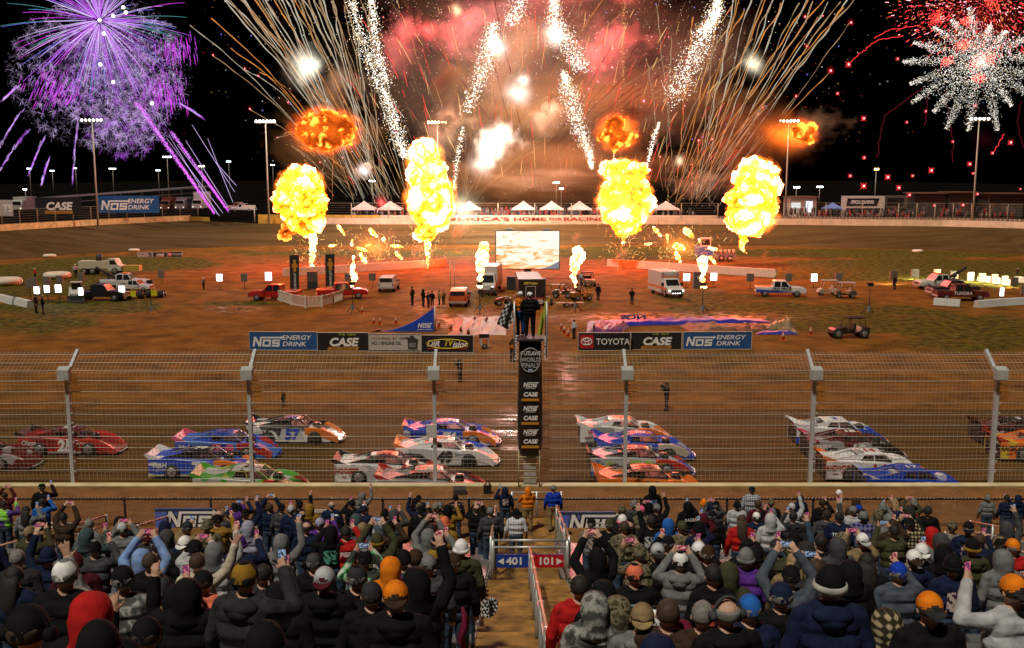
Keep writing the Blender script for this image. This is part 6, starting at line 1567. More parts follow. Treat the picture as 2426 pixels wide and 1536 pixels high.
def heldcap(px, py, y, c1, c2, lab):
    o = link('cap', HD['cap'], None, PD(px, py, y)-Vector((0,0,1.68)), (0,0,0)); slots(o, [cloth(c1), cloth(c2)]); tag(o, lab, 'cap')
heldcap(1988, 1170, 30.5, 'white', 'white', 'white cap held up high against the brown bank'); heldcap(1501, 1198, 30.3, 'black', 'white', 'black and white cap held up near the pink cap'); heldcap(983, 1190, 30.2, 'black', 'black', 'black cap held out beside the black capped person')
r = link('mitten', HD['bean'], None, PD(1668, 1192, 30.4)-Vector((0,0,1.68)), (0,0,0)); slots(r, [cloth('orange')]*2); tag(r, 'orange glove raised with a phone near the camouflage jacket', 'glove')
p = PD(1096, 1492, 9.2); mb = MB(); mb.tube([p+Vector((0,0,.22)),p+Vector((.03,0,.08)),p+Vector((-.02,0,-.08)),p+Vector((.03,0,-.26))], [.03,.085,.10,.04], 12, flat=.4)
tag(mb.build('draped_jacket', cloth('wine')), 'plum coloured jacket hanging over the bleacher end by the aisle', 'jacket')
# every label singles out one person
zones = [(0,330,'near the left stair rails'),(330,620,'by the left blue banner'),(620,860,'left of the mustard hood'),(860,1060,'among the crowd left of the aisle'),(1060,1260,'close to the aisle steps'),(1260,1470,'just right of the aisle'),(1470,1700,'below the right blue banner'),(1700,1950,'near the red jacket'),(1950,2180,'near the purple plaid shirt'),(2180,2500,'by the right stair rails')]
def unify():
    def count():
        d = {}
        for e in PEOPLE: d.setdefault(e[1], []).append(e)
        return d
    def q(e): 
        o = e[0]; return pix((o.location.x, o.location.y, o.location.z+1.7*o.scale.z))
    for lb, es in count().items():
        if len(es) > 1:
            for e in es: e[1] = lb+', '+next(z for a, b, z in zones if q(e)[0] < b)
    for lb, es in count().items():
        if len(es) > 1:
            es.sort(key=lambda e: -e[0].location.y); nm = ['highest up the picture','second down','third down','fourth down','fifth down','lowest','next lowest']
            for i, e in enumerate(es): e[1] = lb+', '+(('farther back one','nearer one')[i] if len(es) == 2 else nm[min(i, 6)])
    for e in PEOPLE: e[0]['label'] = ' '.join(e[1].split()[:16])
unify()
seen = {}
for ph, o in PIDX:
    s = o['label'].replace('person in ', '').replace('person ', ''); s = s.split(', filming')[0] if False else s
    s = s.replace(', filming with both hands','').replace(', phone raised overhead',' overhead').replace(', phone in right hand','').replace(', phone in left hand','').replace(', right hand raised high',' held high').replace(', left hand raised high',' held high')
    w = ('glowing phone of the '+s).split(); lb = ' '.join(w[:16])
    seen[lb] = seen.get(lb, 0)+1
    if seen[lb] > 1: lb = ' '.join(w[:13])+(' , another one' if seen[lb] == 2 else ' , one more').replace(' ,', ',')
    ph['label'] = lb
# ================================================================== FIRE
def fire_mat(name, ramp, st, light=True):
    m = bpy.data.materials.new(name); m.use_nodes = True; t = m.node_tree; t.nodes.remove(t.nodes['Principled BSDF'])
    e = t.nodes.new('ShaderNodeEmission'); at = t.nodes.new('ShaderNodeAttribute'); at.attribute_name = 'glow_level'
    tc = t.nodes.new('ShaderNodeTexCoord'); n = t.nodes.new('ShaderNodeTexNoise'); n.inputs['Scale'].default_value = 1.5; n.inputs['Detail'].default_value = 7
    n.inputs['Distortion'].default_value = .8
    t.links.new(tc.outputs['Object'], n.inputs['Vector'])
    ad = t.nodes.new('ShaderNodeMath'); ad.operation = 'MULTIPLY_ADD'; ad.inputs[1].default_value = .55; ad.inputs[2].default_value = -.27
    t.links.new(n.outputs['Fac'], ad.inputs[0]); a2 = t.nodes.new('ShaderNodeMath'); a2.operation = 'ADD'; t.links.new(ad.outputs[0], a2.inputs[0]); t.links.new(at.outputs['Fac'], a2.inputs[1])
    r = t.nodes.new('ShaderNodeValToRGB'); cr = r.color_ramp
    cr.elements.remove(cr.elements[1]); cr.elements[0].position = ramp[0][0]; cr.elements[0].color = tuple(ramp[0][1])+(1,)
    for p, c in ramp[1:]: el = cr.elements.new(p); el.color = tuple(c)+(1,)
    t.links.new(a2.outputs[0], r.inputs[0]); t.links.new(r.outputs[0], e.inputs[0]); e.inputs[1].default_value = st
    t.links.new(e.outputs[0], t.nodes['Material Output'].inputs[0]); m.cycles.emission_sampling = 'AUTO' if light else 'NONE'
    return m
HOT = [(.10,(.5,.035,.001)),(.27,(3.0,.22,.006)),(.40,(11,.66,.016)),(.56,(18,1.15,.06)),(.74,(23,2.4,.5)),(.95,(28,6.0,2.6))]
M_FIRE = fire_mat('fireball_glow', HOT, 1.6)
M_FIRE2 = fire_mat('ember_fire_glow', [(.24,(.012,.003,.001)),(.40,(.10,.012,.001)),(.56,(.75,.075,.004)),(.74,(1.5,.28,.012)),(.95,(2.2,.9,.12))], 1.0)
M_JET = fire_mat('jet_glow', [(.1,(1.4,.3,.02)),(.4,(5,.9,.08)),(.6,(8,2.2,.5)),(.85,(10,5.5,2.5))], 1.0)
def flame(name, lab, cat, lobes, sub, amp, fr, m, parent=None, heat0=.55, origin=None, hk=1.2, group=None):
    """cauliflower flame: union of lobes (centre, radii) as one displaced skin"""
    mbs = MB()
    for c, r in lobes: mbs.ell(c, r, 24, 16)
    me = mbs.mesh('lobes', [m]); o = link(name, me)
    rm = o.modifiers.new('r', 'REMESH'); rm.mode = 'VOXEL'; rm.voxel_size = sub
    s_ = o.modifiers.new('s', 'SMOOTH'); s_.iterations = 3
    dg = bpy.context.evaluated_depsgraph_get(); me2 = bpy.data.meshes.new_from_object(o.evaluated_get(dg)); o.modifiers.clear(); o.data = me2
    me2.materials.clear(); me2.materials.append(m)
    nv = len(me2.vertices); heat = [0]*nv
    me2.calc_normals() if hasattr(me2, 'calc_normals') else None
    off = Vector((rnd.uniform(0, 50), rnd.uniform(0, 50), 0))
    nn = [v.normal.copy() for v in me2.vertices]
    for i, v in enumerate(me2.vertices):
        p = v.co*fr + off
        b = 0; a_ = 1; q = p.copy()
        for k in range(5):
            b += a_*(abs(noise.noise(q))*1.9-.42); q = q*2.25 + Vector((3.1,1.7,.4)); a_ *= .58
        v.co = v.co + nn[i]*(b*amp)
        heat[i] = heat0 + b*hk*.34
    zs = [v.co.z for v in me2.vertices]; z0, z1 = min(zs), max(zs)
    for i, v in enumerate(me2.vertices): heat[i] += ((v.co.z-z0)/max(.1, z1-z0)-.5)*.14 + noise.noise(v.co*fr*.35+off*2)*.22
    at = me2.attributes.new('glow_level', 'FLOAT', 'POINT'); at.data.foreach_set('value', heat)
    me2.polygons.foreach_set('use_smooth', [True]*len(me2.polygons)); me2.update()
    if parent: o.parent = parent
    else:
        c = origin or lobes[0][0]
        tag(o, lab, cat, group)
    return o
def L(px, py, y, wx, hy, dy=0, ry=None):          # a lobe from its photo pixel box at depth y
    k = (y*math.cos(PITCH)+5)/2400
    p = PD(px, py, y+dy); return (p, (wx*k, (ry or wx)*k, hy*k))
FD = 158
def S(lobes): return [L(x, y, FD, w, h, dy) for x, y, w, h, dy in lobes]
GRP = 'great fireballs over the pit wall'
f1 = flame('fireball', 'round yellow fireball at the left beside the bright light pole', 'fireball', S([(712,440,46,44,0),(700,478,46,40,1),(735,478,40,46,-1),(722,515,42,36,0),(738,525,24,28,-1),(690,450,30,34,0)]), .22, .75, .42, M_FIRE, heat0=.45, group=GRP)
f2 = flame('fireball', 'tallest white hot fireball with two stacked lobes left of the screen', 'fireball', S([(1005,368,34,38,0),(1012,415,42,44,0),(1020,462,50,46,0),(1025,500,48,44,0),(1000,485,34,36,-1),(1045,490,26,34,0),(1012,545,26,26,0)]), .22, .6, .42, M_FIRE, heat0=.62, group=GRP)
f3 = flame('fireball', 'yellow mushroom fireball with narrow waist right of the screen', 'fireball', S([(1478,408,42,24,0),(1450,402,22,20,0),(1510,410,22,20,0),(1478,440,34,24,0),(1462,470,42,40,0),(1500,472,44,42,0),(1480,505,48,38,0),(1492,535,30,22,0),(1470,545,14,18,0)]), .22, .7, .42, M_FIRE, heat0=.50, group=GRP)
f4 = flame('fireball', 'yellow fireball with forked top at the right end', 'fireball', S([(1780,402,24,26,0),(1822,415,22,26,0),(1775,430,34,34,0),(1812,445,30,36,0),(1768,475,46,36,0),(1798,490,40,34,0),(1765,515,42,34,0),(1785,540,24,20,0),(1760,565,12,18,0)]), .22, .7, .42, M_FIRE, heat0=.54, group=GRP)
flame('fire_wisp', 'curl of orange flame below the left fireball', 'flame', S([(695,540,22,14,0),(680,552,14,10,0),(715,535,16,12,0)]), .16, .8, .7, M_FIRE2, heat0=.62, hk=1.6)
def column(pts, lab, m=M_JET, wob=.25, grp='flame columns rising from the pit wall', nm='flame_column', heat=.62, sub=.11):
    """tapered licking flame from a list of (px,py,width px) at depth"""
    lob = []
    for (x, y, w), (x2, y2, w2) in zip(pts, pts[1:]):
        n = max(2, int(abs(y2-y)/max(3, (w+w2)/2)))
        for i in range(n):
            t = i/n; lob.append(L(lerp(x,x2,t)+rnd.uniform(-.12,.12)*w, lerp(y,y2,t), FDD, lerp(w,w2,t)/2, max(3,lerp(w,w2,t)*.62)))
    return flame(nm, lab, 'flame', lob, sub, wob, 1.6, m, heat0=heat, group=grp)
FDD = 158
column([(737,646,4),(740,605,12),(743,575,17),(740,548,15)], 'white hot flame column under the left fireball')
column([(1013,636,4),(1013,610,7),(1013,575,14),(1016,545,14)], 'thin flame column under the twin lobed fireball')
column([(1768,600,4),(1757,585,10),(1762,560,18)], 'short ragged flame under the forked fireball', heat=.5)
column([(1474,580,3),(1478,562,10),(1484,548,20)], 'short ragged flame under the mushroom fireball', heat=.45)
for (px, py), hts, l in (((1137,676),[(0,0,8),(3,-28,13),(1,-48,17),(4,-66,28),(7,-86,24),(2,-92,14)],'orange flame plume on the tripod before the box van'),((1362,677),[(0,0,7),(-1,-25,9),(3,-52,22),(6,-72,26),(8,-85,20)],'orange flame plume on the tripod above the quads'),((836,676),[(0,0,6),(4,-22,14),(0,-36,8),(1,-60,6),(2,-76,5)],'pale flame plume on the tripod behind the second red pickup'),((1664,676),[(0,0,12),(2,-28,10),(-1,-52,22),(2,-62,20)],'white flame plume on the tripod by the ambulance')):
    FDD = PZ(px, 741).y; column([(px+a, py+b, c) for a, b, c in hts], l, grp='flame plumes on the tripods', nm='flame_plume', heat=.66, sub=.09)
# flying jets of burning gas
FDD = 157
def jet(x0, y0, x1, y1, w, lab):
    a = L(x0,y0,FDD,w,w); n = 6; lob = []
    for i in range(n+1):
        t = i/n; ww = w*(.35+.65*math.sin(PI*min(1,.25+.75*t))); lob.append(L(lerp(x0,x1,t), lerp(y0,y1,t), FDD, max(1.2, ww*.8), max(1.2, ww*.8)))
    flame('flame_jet', lab, 'flame', lob, .09, .14, 2.2, M_JET, heat0=.52, group='flame jets bursting over the pit barriers')
for a in ((800,535,820,560,5,'flame jet upper left of the left jet burst'),(780,584,797,580,4,'flame jet lowest left of the left jet burst'),(834,567,834,585,3,'flame jet upright on the left mast'),(878,545,894,562,6,'flame jet upper middle of the left jet burst'),(908,564,913,575,4,'small flame jet right over the left burst core'),(848,588,874,596,5,'flame jet slanting at the left burst core'),(928,582,955,586,5,'flame jet pointing right of the left burst'),(938,600,952,614,5,'flame jet lower right of the left burst'),(854,603,868,626,6,'flame jet lower left of the left burst'),(868,582,880,580,4,'short flame jet inside the left burst'),(1549,540,1566,560,5,'flame jet upper left of the right jet burst'),(1528,580,1544,576,4,'flame jet lowest left of the right jet burst'),(1580,556,1582,574,4,'flame jet upright over the right burst'),(1624,545,1642,562,9,'big flame jet top of the right burst'),(1600,582,1622,590,9,'big flame jet at the right burst core'),(1680,588,1702,592,5,'flame jet pointing right by the blue machine'),(1683,610,1697,628,5,'flame jet lower right of the right burst'),(1657,568,1658,576,3,'flame jet upright on the right mast'),(1600,600,1612,622,6,'flame jet lower middle of the right burst')):
    jet(*a)
# dark smoke clouds with fire showing inside
def fringe_mat():
    m = bpy.data.materials.new('flame_fringe'); m.use_nodes = True; t = m.node_tree; t.nodes.remove(t.nodes['Principled BSDF'])
    v = t.nodes.new('ShaderNodeEmission'); tc = t.nodes.new('ShaderNodeTexCoord'); ln = t.nodes.new('ShaderNodeVectorMath'); ln.operation = 'LENGTH'; t.links.new(tc.outputs['Object'], ln.inputs[0])
    n = t.nodes.new('ShaderNodeTexNoise'); n.inputs['Scale'].default_value = 3.2; n.inputs['Detail'].default_value = 6; n.inputs['Roughness'].default_value = .62; t.links.new(tc.outputs['Object'], n.inputs['Vector'])
    q = t.nodes.new('ShaderNodeMath'); q.operation = 'MULTIPLY_ADD'; q.inputs[1].default_value = 1.5; q.inputs[2].default_value = -.75; t.links.new(n.outputs['Fac'], q.inputs[0])
    a = t.nodes.new('ShaderNodeMath'); a.operation = 'ADD'; t.links.new(ln.outputs['Value'], a.inputs[0]); t.links.new(q.outputs[0], a.inputs[1])
    f = t.nodes.new('ShaderNodeMapRange'); f.inputs[1].default_value = .62; f.inputs[2].default_value = .92; f.inputs[3].default_value = 1.5; f.inputs[4].default_value = 0; t.links.new(a.outputs[0], f.inputs[0]); t.links.new(f.outputs[0], v.inputs[1])
    r = t.nodes.new('ShaderNodeValToRGB'); r.color_ramp.elements[0].position = .55; r.color_ramp.elements[0].color = (1,.42,.05,1); r.color_ramp.elements[1].position = .95; r.color_ramp.elements[1].color = (1,.10,.005,1); t.links.new(a.outputs[0], r.inputs[0]); t.links.new(r.outputs[0], v.inputs[0])
    t.links.new(v.outputs[0], t.nodes['Material Output'].inputs['Volume']); return m
FRINGE = fringe_mat(); FRM = MB().ell((0,0,0), (1,1,1), 18, 12).mesh('fringe', [FRINGE])
for fb, lob in ((f1,((712,445,66,62),(720,500,56,58))),(f2,((1008,385,54,66),(1020,470,74,72))),(f3,((1478,412,66,42),(1480,478,80,72))),(f4,((1795,425,62,62),(1785,500,70,66)))):
    for x, y, w, h in lob:
        p, r_ = L(x, y, 158, w, h); o = link('flame_fringe', FRM, fb, p); o.scale = (r_[0]*.95, r_[1]*.9, r_[2]*.95)
FD = 168
FR_EMB = fringe_mat(); FR_EMB.name = 'ember_fringe'
for n_ in FR_EMB.node_tree.nodes:
    if n_.type == 'VALTORGB': n_.color_ramp.elements[0].color = (1,.16,.01,1); n_.color_ramp.elements[1].color = (.6,.03,.002,1)
    if n_.type == 'MAP_RANGE': n_.inputs[3].default_value = .35
FRE = MB().ell((0,0,0), (1,1,1), 18, 12).mesh('ember_fringe', [FR_EMB])
e1 = flame('ember_cloud', 'glowing orange ember cloud high left under dark smoke', 'fire cloud', S([(772,300,40,32,0),(735,310,30,28,0),(805,310,32,30,0),(770,330,48,22,0)]), .25, .9, .6, M_FIRE2, heat0=.43, hk=2.8, group='ember clouds in the smoke')
e2 = flame('ember_cloud', 'ragged orange ember cloud around the lamps right of centre', 'fire cloud', S([(1455,300,20,22,0),(1440,322,20,12,0),(1478,325,22,12,0),(1462,340,18,12,0)]), .25, 1.0, .5, M_FIRE2, heat0=.48, hk=2.8, group='ember clouds in the smoke')
e3 = flame('ember_cloud', 'small orange ember cloud in the drifting smoke at right', 'fire cloud', S([(1893,318,12,16,0),(1910,326,16,12,0),(1922,312,6,14,0),(1880,308,5,10,0)]), .22, .9, .5, M_FIRE2, heat0=.42, hk=2.8, group='ember clouds in the smoke')

for eb, x, y, w, h in ((e1,772,310,95,62),(e2,1460,315,62,52),(e3,1898,316,50,40)):
    p, r_ = L(x, y, 168, w, h); o = link('ember_fringe', FRE, eb, p); o.scale = r_

# ================================================================== SMOKE
def smoke_mat(name, col, dens, scale, lo, hi, absorb=None, f0=.35, detail=5, edge=1.0, aniso=.0, emit=None):
    m = bpy.data.materials.new(name); m.use_nodes = True; t = m.node_tree; t.nodes.remove(t.nodes['Principled BSDF'])
    v = t.nodes.new('ShaderNodeVolumePrincipled'); v.inputs['Color'].default_value = tuple(col)+(1,); v.inputs['Anisotropy'].default_value = aniso
    if absorb: v.inputs['Absorption Color'].default_value = tuple(absorb)+(1,)
    tc = t.nodes.new('ShaderNodeTexCoord'); n = t.nodes.new('ShaderNodeTexNoise'); n.inputs['Scale'].default_value = scale; n.inputs['Detail'].default_value = detail; n.inputs['Roughness'].default_value = .62
    t.links.new(tc.outputs['Object'], n.inputs['Vector'])
    # distance from the cloud's middle, in the unit ball of the object
    ln = t.nodes.new('ShaderNodeVectorMath'); ln.operation = 'LENGTH'; t.links.new(tc.outputs['Object'], ln.inputs[0])
    fall = t.nodes.new('ShaderNodeMapRange'); fall.inputs[1].default_value = f0; fall.inputs[2].default_value = 1.0; fall.inputs[3].default_value = 0; fall.inputs[4].default_value = -edge
    t.links.new(ln.outputs['Value'], fall.inputs[0])
    ad = t.nodes.new('ShaderNodeMath'); ad.operation = 'ADD'; t.links.new(n.outputs['Fac'], ad.inputs[0]); t.links.new(fall.outputs[0], ad.inputs[1])
    mr = t.nodes.new('ShaderNodeMapRange'); mr.inputs[1].default_value = lo; mr.inputs[2].default_value = hi; mr.inputs[3].default_value = 0; mr.inputs[4].default_value = dens
    t.links.new(ad.outputs[0], mr.inputs[0]); t.links.new(mr.outputs[0], v.inputs['Density'])
    t.links.new(v.outputs[0], t.nodes['Material Output'].inputs['Volume'])
    return m
def smoke(px, py, y, wpx, hpx, m, lab, dep=None, rot=0.0, grp=None):
    k = (y+4)/2400; mb = MB(); mb.ell((0,0,0), (1,1,1), 20, 12)
    o = mb.build('smoke_cloud', m, None, PD(px, py, y)); o.scale = (wpx*k, dep or wpx*k*.7, hpx*k); o.rotation_euler = (0, rot, 0)
    o['label'] = lab; o['category'] = 'smoke'; 
    if grp: o['group'] = grp
    return o

SM_DARK = smoke_mat('dark_smoke', (.15,.085,.045), .8, 3.0, .34, .52, edge=.62, detail=7, f0=.1)
SM_PALE = smoke_mat('pale_smoke', (.86,.76,.66), .26, 3.0, .42, .64, edge=.5, detail=8, f0=.15)
SM_BRWN = smoke_mat('thin_brown_smoke', (.76,.50,.33), .17, 3.0, .41, .64, edge=.5, detail=8, f0=.15)
SM_THIN = smoke_mat('thin_smoke', (.70,.52,.38), .07, 2.6, .40, .64, edge=.5, detail=8, f0=.15)
SM_PINKLIT = smoke_mat('pink_lit_smoke', (.95,.42,.44), .20, 3.0, .41, .64, edge=.5, detail=8, f0=.15)  # pink firework light put into the smoke's own colour
SM_VEIL = smoke_mat('smoke_veil', (.62,.47,.34), .034, 2.6, .30, .66, edge=.45, detail=8, f0=.3)
SM_FIREVL = smoke_mat('firelit_veil', (.80,.42,.17), .055, 2.6, .32, .64, edge=.45, detail=8, f0=.25)  # orange fire light put into the veil's own colour
SG = 'smoke drifting under the fireworks'
smoke(1210,120,236,330,330,SM_BRWN,'great billow of pale brown smoke over the big screen',16,grp=SG)
smoke(1620,170,240,360,330,SM_THIN,'thin dark brown smoke veil in the sky right of the glitter',24,grp=SG)
smoke(1100,60,228,230,170,SM_PINKLIT,'pink lit smoke bank at the top centre',12,grp=SG)
smoke(1180,330,214,130,150,SM_PALE,'white lit smoke column above the tents',9,rot=.35,grp=SG)
smoke(1440,110,228,210,190,SM_PINKLIT,'reddish lit smoke bank right of the glitter columns',14,grp=SG)
smoke(790,210,232,150,190,SM_BRWN,'grey smoke bank behind the comet fan',12,grp=SG)
smoke(1920,300,238,190,130,SM_BRWN,'smoke drifting off to the right over the vendor stalls',14,grp=SG)
smoke(1050,300,222,150,170,SM_BRWN,'orange lit smoke above the twin lobed fireball',10,grp=SG)
smoke(1300,420,205,420,75,SM_BRWN,'low orange smoke hanging before the canopy tents',12,grp=SG)
smoke(1660,430,205,200,90,SM_BRWN,'orange smoke low between the two right fireballs',10,grp=SG)
smoke(950,90,226,150,190,SM_PINKLIT,'pink lit grey smoke left of the dark mushroom head',10,grp=SG)
smoke(1300,270,222,130,120,SM_BRWN,'beige smoke between the middle glitter trails',9,grp=SG)
smoke(700,150,236,110,130,SM_THIN,'pale green grey smoke lit by the comet fan flash',9,grp=SG)
smoke(860,400,214,90,60,SM_BRWN,'bluish smoke low in the comet fan',7,grp=SG)
smoke(1760,420,168,110,130,SM_BRWN,'orange lit smoke around the forked fireball',7,grp=SG)
smoke(1010,470,170,110,110,SM_BRWN,'orange lit smoke behind the twin lobed fireball',7,grp=SG)
smoke(1490,470,170,110,100,SM_BRWN,'orange lit smoke behind the mushroom fireball',7,grp=SG)
smoke(1560,560,172,200,60,SM_THIN,'low orange haze over the far track at right',7,grp=SG)
smoke(900,560,172,200,60,SM_THIN,'low orange haze over the far track at left',7,grp=SG)
smoke(1260,150,248,720,430,SM_VEIL,'wide murky brown veil of smoke filling the sky behind the comets',26,grp=SG)
smoke(1250,10,240,480,170,SM_PINKLIT,'wide pink lit smoke bank along the top of the sky',16,grp=SG)
smoke(1380,250,236,640,170,SM_FIREVL,'tan smoke bank across the middle of the sky',16,grp=SG)
smoke(760,330,226,230,180,SM_FIREVL,'tan smoke behind the left smoke ring',10,grp=SG)
smoke(1300,400,200,560,150,SM_FIREVL,'orange lit veil of smoke hanging over the far wall',14,grp=SG)
smoke(1770,330,182,240,190,SM_FIREVL,'orange lit smoke rolling round the right lamp row',12,grp=SG)
DG = 'dark smoke heads over the fireballs'
smoke(1062,190,212,105,110,SM_DARK,'dark brown mushroom smoke head above the twin lobed fireball',11,grp=DG)
smoke(1058,290,212,70,70,SM_DARK,'brown smoke stem under the dark mushroom head',7,grp=DG)
smoke(772,290,176,85,75,SM_DARK,'dark smoke ring around the left ember cloud',6,grp=DG)
smoke(1490,272,176,80,68,SM_DARK,'dark smoke cap over the ragged ember cloud',6,grp=DG)
smoke(1830,290,176,125,85,SM_DARK,'dark smoke rolling over the right lamp row',7,grp=DG)
smoke(1905,320,174,50,58,SM_DARK,'dark smoke lump at the right end of the cloud',4,grp=DG)
# low white smoke at the pit barriers
LG = 'puffs of smoke at the pit barriers'
smoke(1095,540,160,60,95,SM_PALE,'slanting pale smoke trail left of the screen',4,rot=.55,grp=LG)
smoke(895,590,158,40,50,SM_PALE,'smoke puff in the left jet burst',4,grp=LG)
smoke(1475,600,158,60,40,SM_PALE,'white smoke puff on the barrier right of the screen',4,grp=LG)
smoke(1610,590,158,50,55,SM_PALE,'smoke puff in the right jet burst',4,grp=LG)
smoke(1812,600,160,24,36,SM_PALE,'little orange smoke puff below the forked fireball',3,grp=LG)
smoke(1365,560,165,36,36,SM_PALE,'round smoke puff right of the screen',4,grp=LG)
smoke(990,590,160,60,60,SM_PALE,'smoke around the thin flame column',4,grp=LG)

# ================================================================== FIREWORKS
E_WH = emis((1,.96,.88), 3.2, False, 'spark_white'); E_GD = emis((1,.62,.22), 1.6, False, 'spark_gold'); E_OR = emis((1,.28,.05), 1.3, False, 'spark_orange')
E_VI = emis((.50,.10,.85), 1.2, False, 'spark_violet'); E_LI = emis((.75,.55,1.0), 1.1, False, 'spark_lilac'); E_MG = emis((.75,.06,.85), 1.25, False, 'spark_magenta')
E_BL = emis((.22,.22,1.0), 1.0, False, 'spark_blue'); E_TE = emis((.10,.45,.42), .8, False, 'spark_teal'); E_RD = emis((1,.05,.05), 1.8, False, 'spark_red'); E_PK = emis((1,.35,.40), 3.5, False, 'spark_pink')
E_DL = emis((.42,.30,.50), .55, False, 'spark_dim_lilac'); E_TR = emis((.62,.40,.22), .62, False, 'trail_tan'); E_TG = emis((.62,.55,.42), .80, False, 'trail_pale'); E_TO = emis((.85,.33,.08), .75, False, 'trail_orange'); E_TRD = emis((.35,.03,.05), .5, False, 'trail_red')
fr = random.Random(21)
def ray3(mb, a, b, w, mi, droop=0.0, seg=4):          # thin glowing streak, thinner at the ends
    pts = [a.lerp(b, i/seg)-Vector((0,0,droop*(i/seg)**2)) for i in range(seg+1)]
    mb.tube(pts, [w*(.5+.5*math.sin(PI*(.15+.8*i/seg))) for i in range(seg+1)], 3, mi, cap=False, smooth=False)
def spark(mb, p, s, mi):
    x, y, z = p
    mb.add([(x,y,z+s),(x+s*.9,y-s*.5,z-s*.5),(x-s*.9,y-s*.5,z-s*.5),(x,y+s,z-s*.4)], [(0,1,2),(0,2,3),(0,3,1),(1,3,2)], mi)
def fwork(mb, name, mats, lab, cat, grp=None):
    o = mb.build(name, mats, fix=False); return tag(o, lab, cat, grp)
def sph(): 
    while True:
        v = Vector((fr.uniform(-1,1), fr.uniform(-1,1), fr.uniform(-1,1)))
        if .05 < v.length < 1: return v.normalized()
KF = lambda y: (y+2)/2400
# purple peony with long rays
D = 238; k = KF(D); c = PD(236, 48, D); mb = MB()
for i in range(230):
    v = sph(); l = fr.uniform(.55, 1.05)*205*k; a = c+v*l*fr.uniform(.04,.2); b = c+v*l
    ray3(mb, a, a.lerp(b,.5), .06, fr.choice((0,0,1,1)), 0); ray3(mb, a.lerp(b,.45), b, .05, fr.choice((1,2,3,4,0)), .9)
for px, py in ((236,48),(268,38),(298,30),(246,80),(292,18),(238,153),(268,195),(360,245)):
    mb.ell(PD(px, py, D-3), (.42,.42,.42), 8, 6, 5)
fwork(mb, 'firework_burst', [E_LI,E_VI,E_BL,E_TE,E_MG,E_WH], 'big violet firework burst with long rays at the upper left', 'firework')
# crackling clouds: many little brushes
def crackle(cx, cy, rx, ry, n, lab, mats, ln=(4,13), w=.022, dep=14, shell=False):
    mb = MB(); n = int(n*3)
    for i in range(n):
        v = sph()*(fr.random()**(.33 if not shell else .08)); p = PD(cx+v.x*rx, cy+v.z*ry, D+v.y*dep); kk = KF(p.y); m_ = fr.randrange(len(mats))
        for j in range(fr.randint(7, 12)):
            q = sph(); l = fr.uniform(*ln)*kk; ray3(mb, p+q*l*.15, p+q*l, w*fr.uniform(.7,1.3), m_ if fr.random() < .7 else fr.randrange(len(mats)), l*.25, 2)
    for i in range(n*9):
        v = sph()*(fr.random()**(.45 if not shell else .1)); spark(mb, PD(cx+v.x*rx*1.05, cy+v.z*ry*1.05, D+v.y*dep), fr.uniform(.03,.075), fr.randrange(len(mats)))
    return fwork(mb, 'firework_crackle', mats, lab, 'firework', 'violet crackling firework clouds')
crackle(270, 190, 165, 135, 230, 'dense lilac crackle cloud under the violet burst', [E_LI,E_DL,E_VI,E_LI,E_DL])
crackle(235, 170, 215, 180, 130, 'wide ring of dim crackling brushes around the violet burst', [E_DL,E_LI,E_DL], (6,15), .021, 18, True)
crackle(300, 300, 100, 75, 55, 'lower crackle brushes around the left floodlight pole', [E_DL,E_LI,E_VI], (6,17), .022)
for cx, cy, rx, ry, n, l in ((135,205,60,40,150,'magenta rain of slanting sparks left of the crackle cloud'),(415,112,38,26,90,'small magenta rain patch upper right of the crackle cloud'),(385,215,52,40,150,'bright magenta rain patch right of the crackle cloud')):
    mb = MB()
    for i in range(n):
        p = PD(fr.gauss(cx, rx*.55), fr.gauss(cy, ry*.6), D-6+fr.uniform(-5,5)); d = Vector((-.5 if cx < 200 else .12, fr.uniform(-.2,.2), -1)).normalized()*fr.uniform(10,26)*k; ray3(mb, p, p+d, .05, fr.randrange(2), 0, 2)
    fwork(mb, 'firework_rain', [E_MG, E_VI], l, 'firework')
for a, b, l in (((60,255),(-10,370),'long lilac falling spark trail farthest left'),((72,305),(-5,415),'second long lilac falling spark trail at the left'),((110,320),(70,410),'violet falling trail left of the pole'),((185,290),(172,425),'wide violet drip beside the left pole'),((120,370),(100,430),'short violet drip above the banners'),((424,245),(478,280),'bent white pink spark trail right of the crackle cloud'),((50,200),(10,235),'short white spark trail at the left edge')):
    mb = MB()
    for i in range(70):
        t = fr.random(); p = PD(lerp(a[0],b[0],t**.8)+fr.gauss(0,1.2), lerp(a[1],b[1],t)+fr.gauss(0,1.5), D-8); ray3(mb, p, p+(PD(b[0],b[1],D-8)-PD(a[0],a[1],D-8)).normalized()*fr.uniform(.5,1.6), .045, fr.randrange(2), 0, 1)
    fwork(mb, 'spark_trail', [E_LI, E_VI], l, 'firework', 'falling violet spark trails')
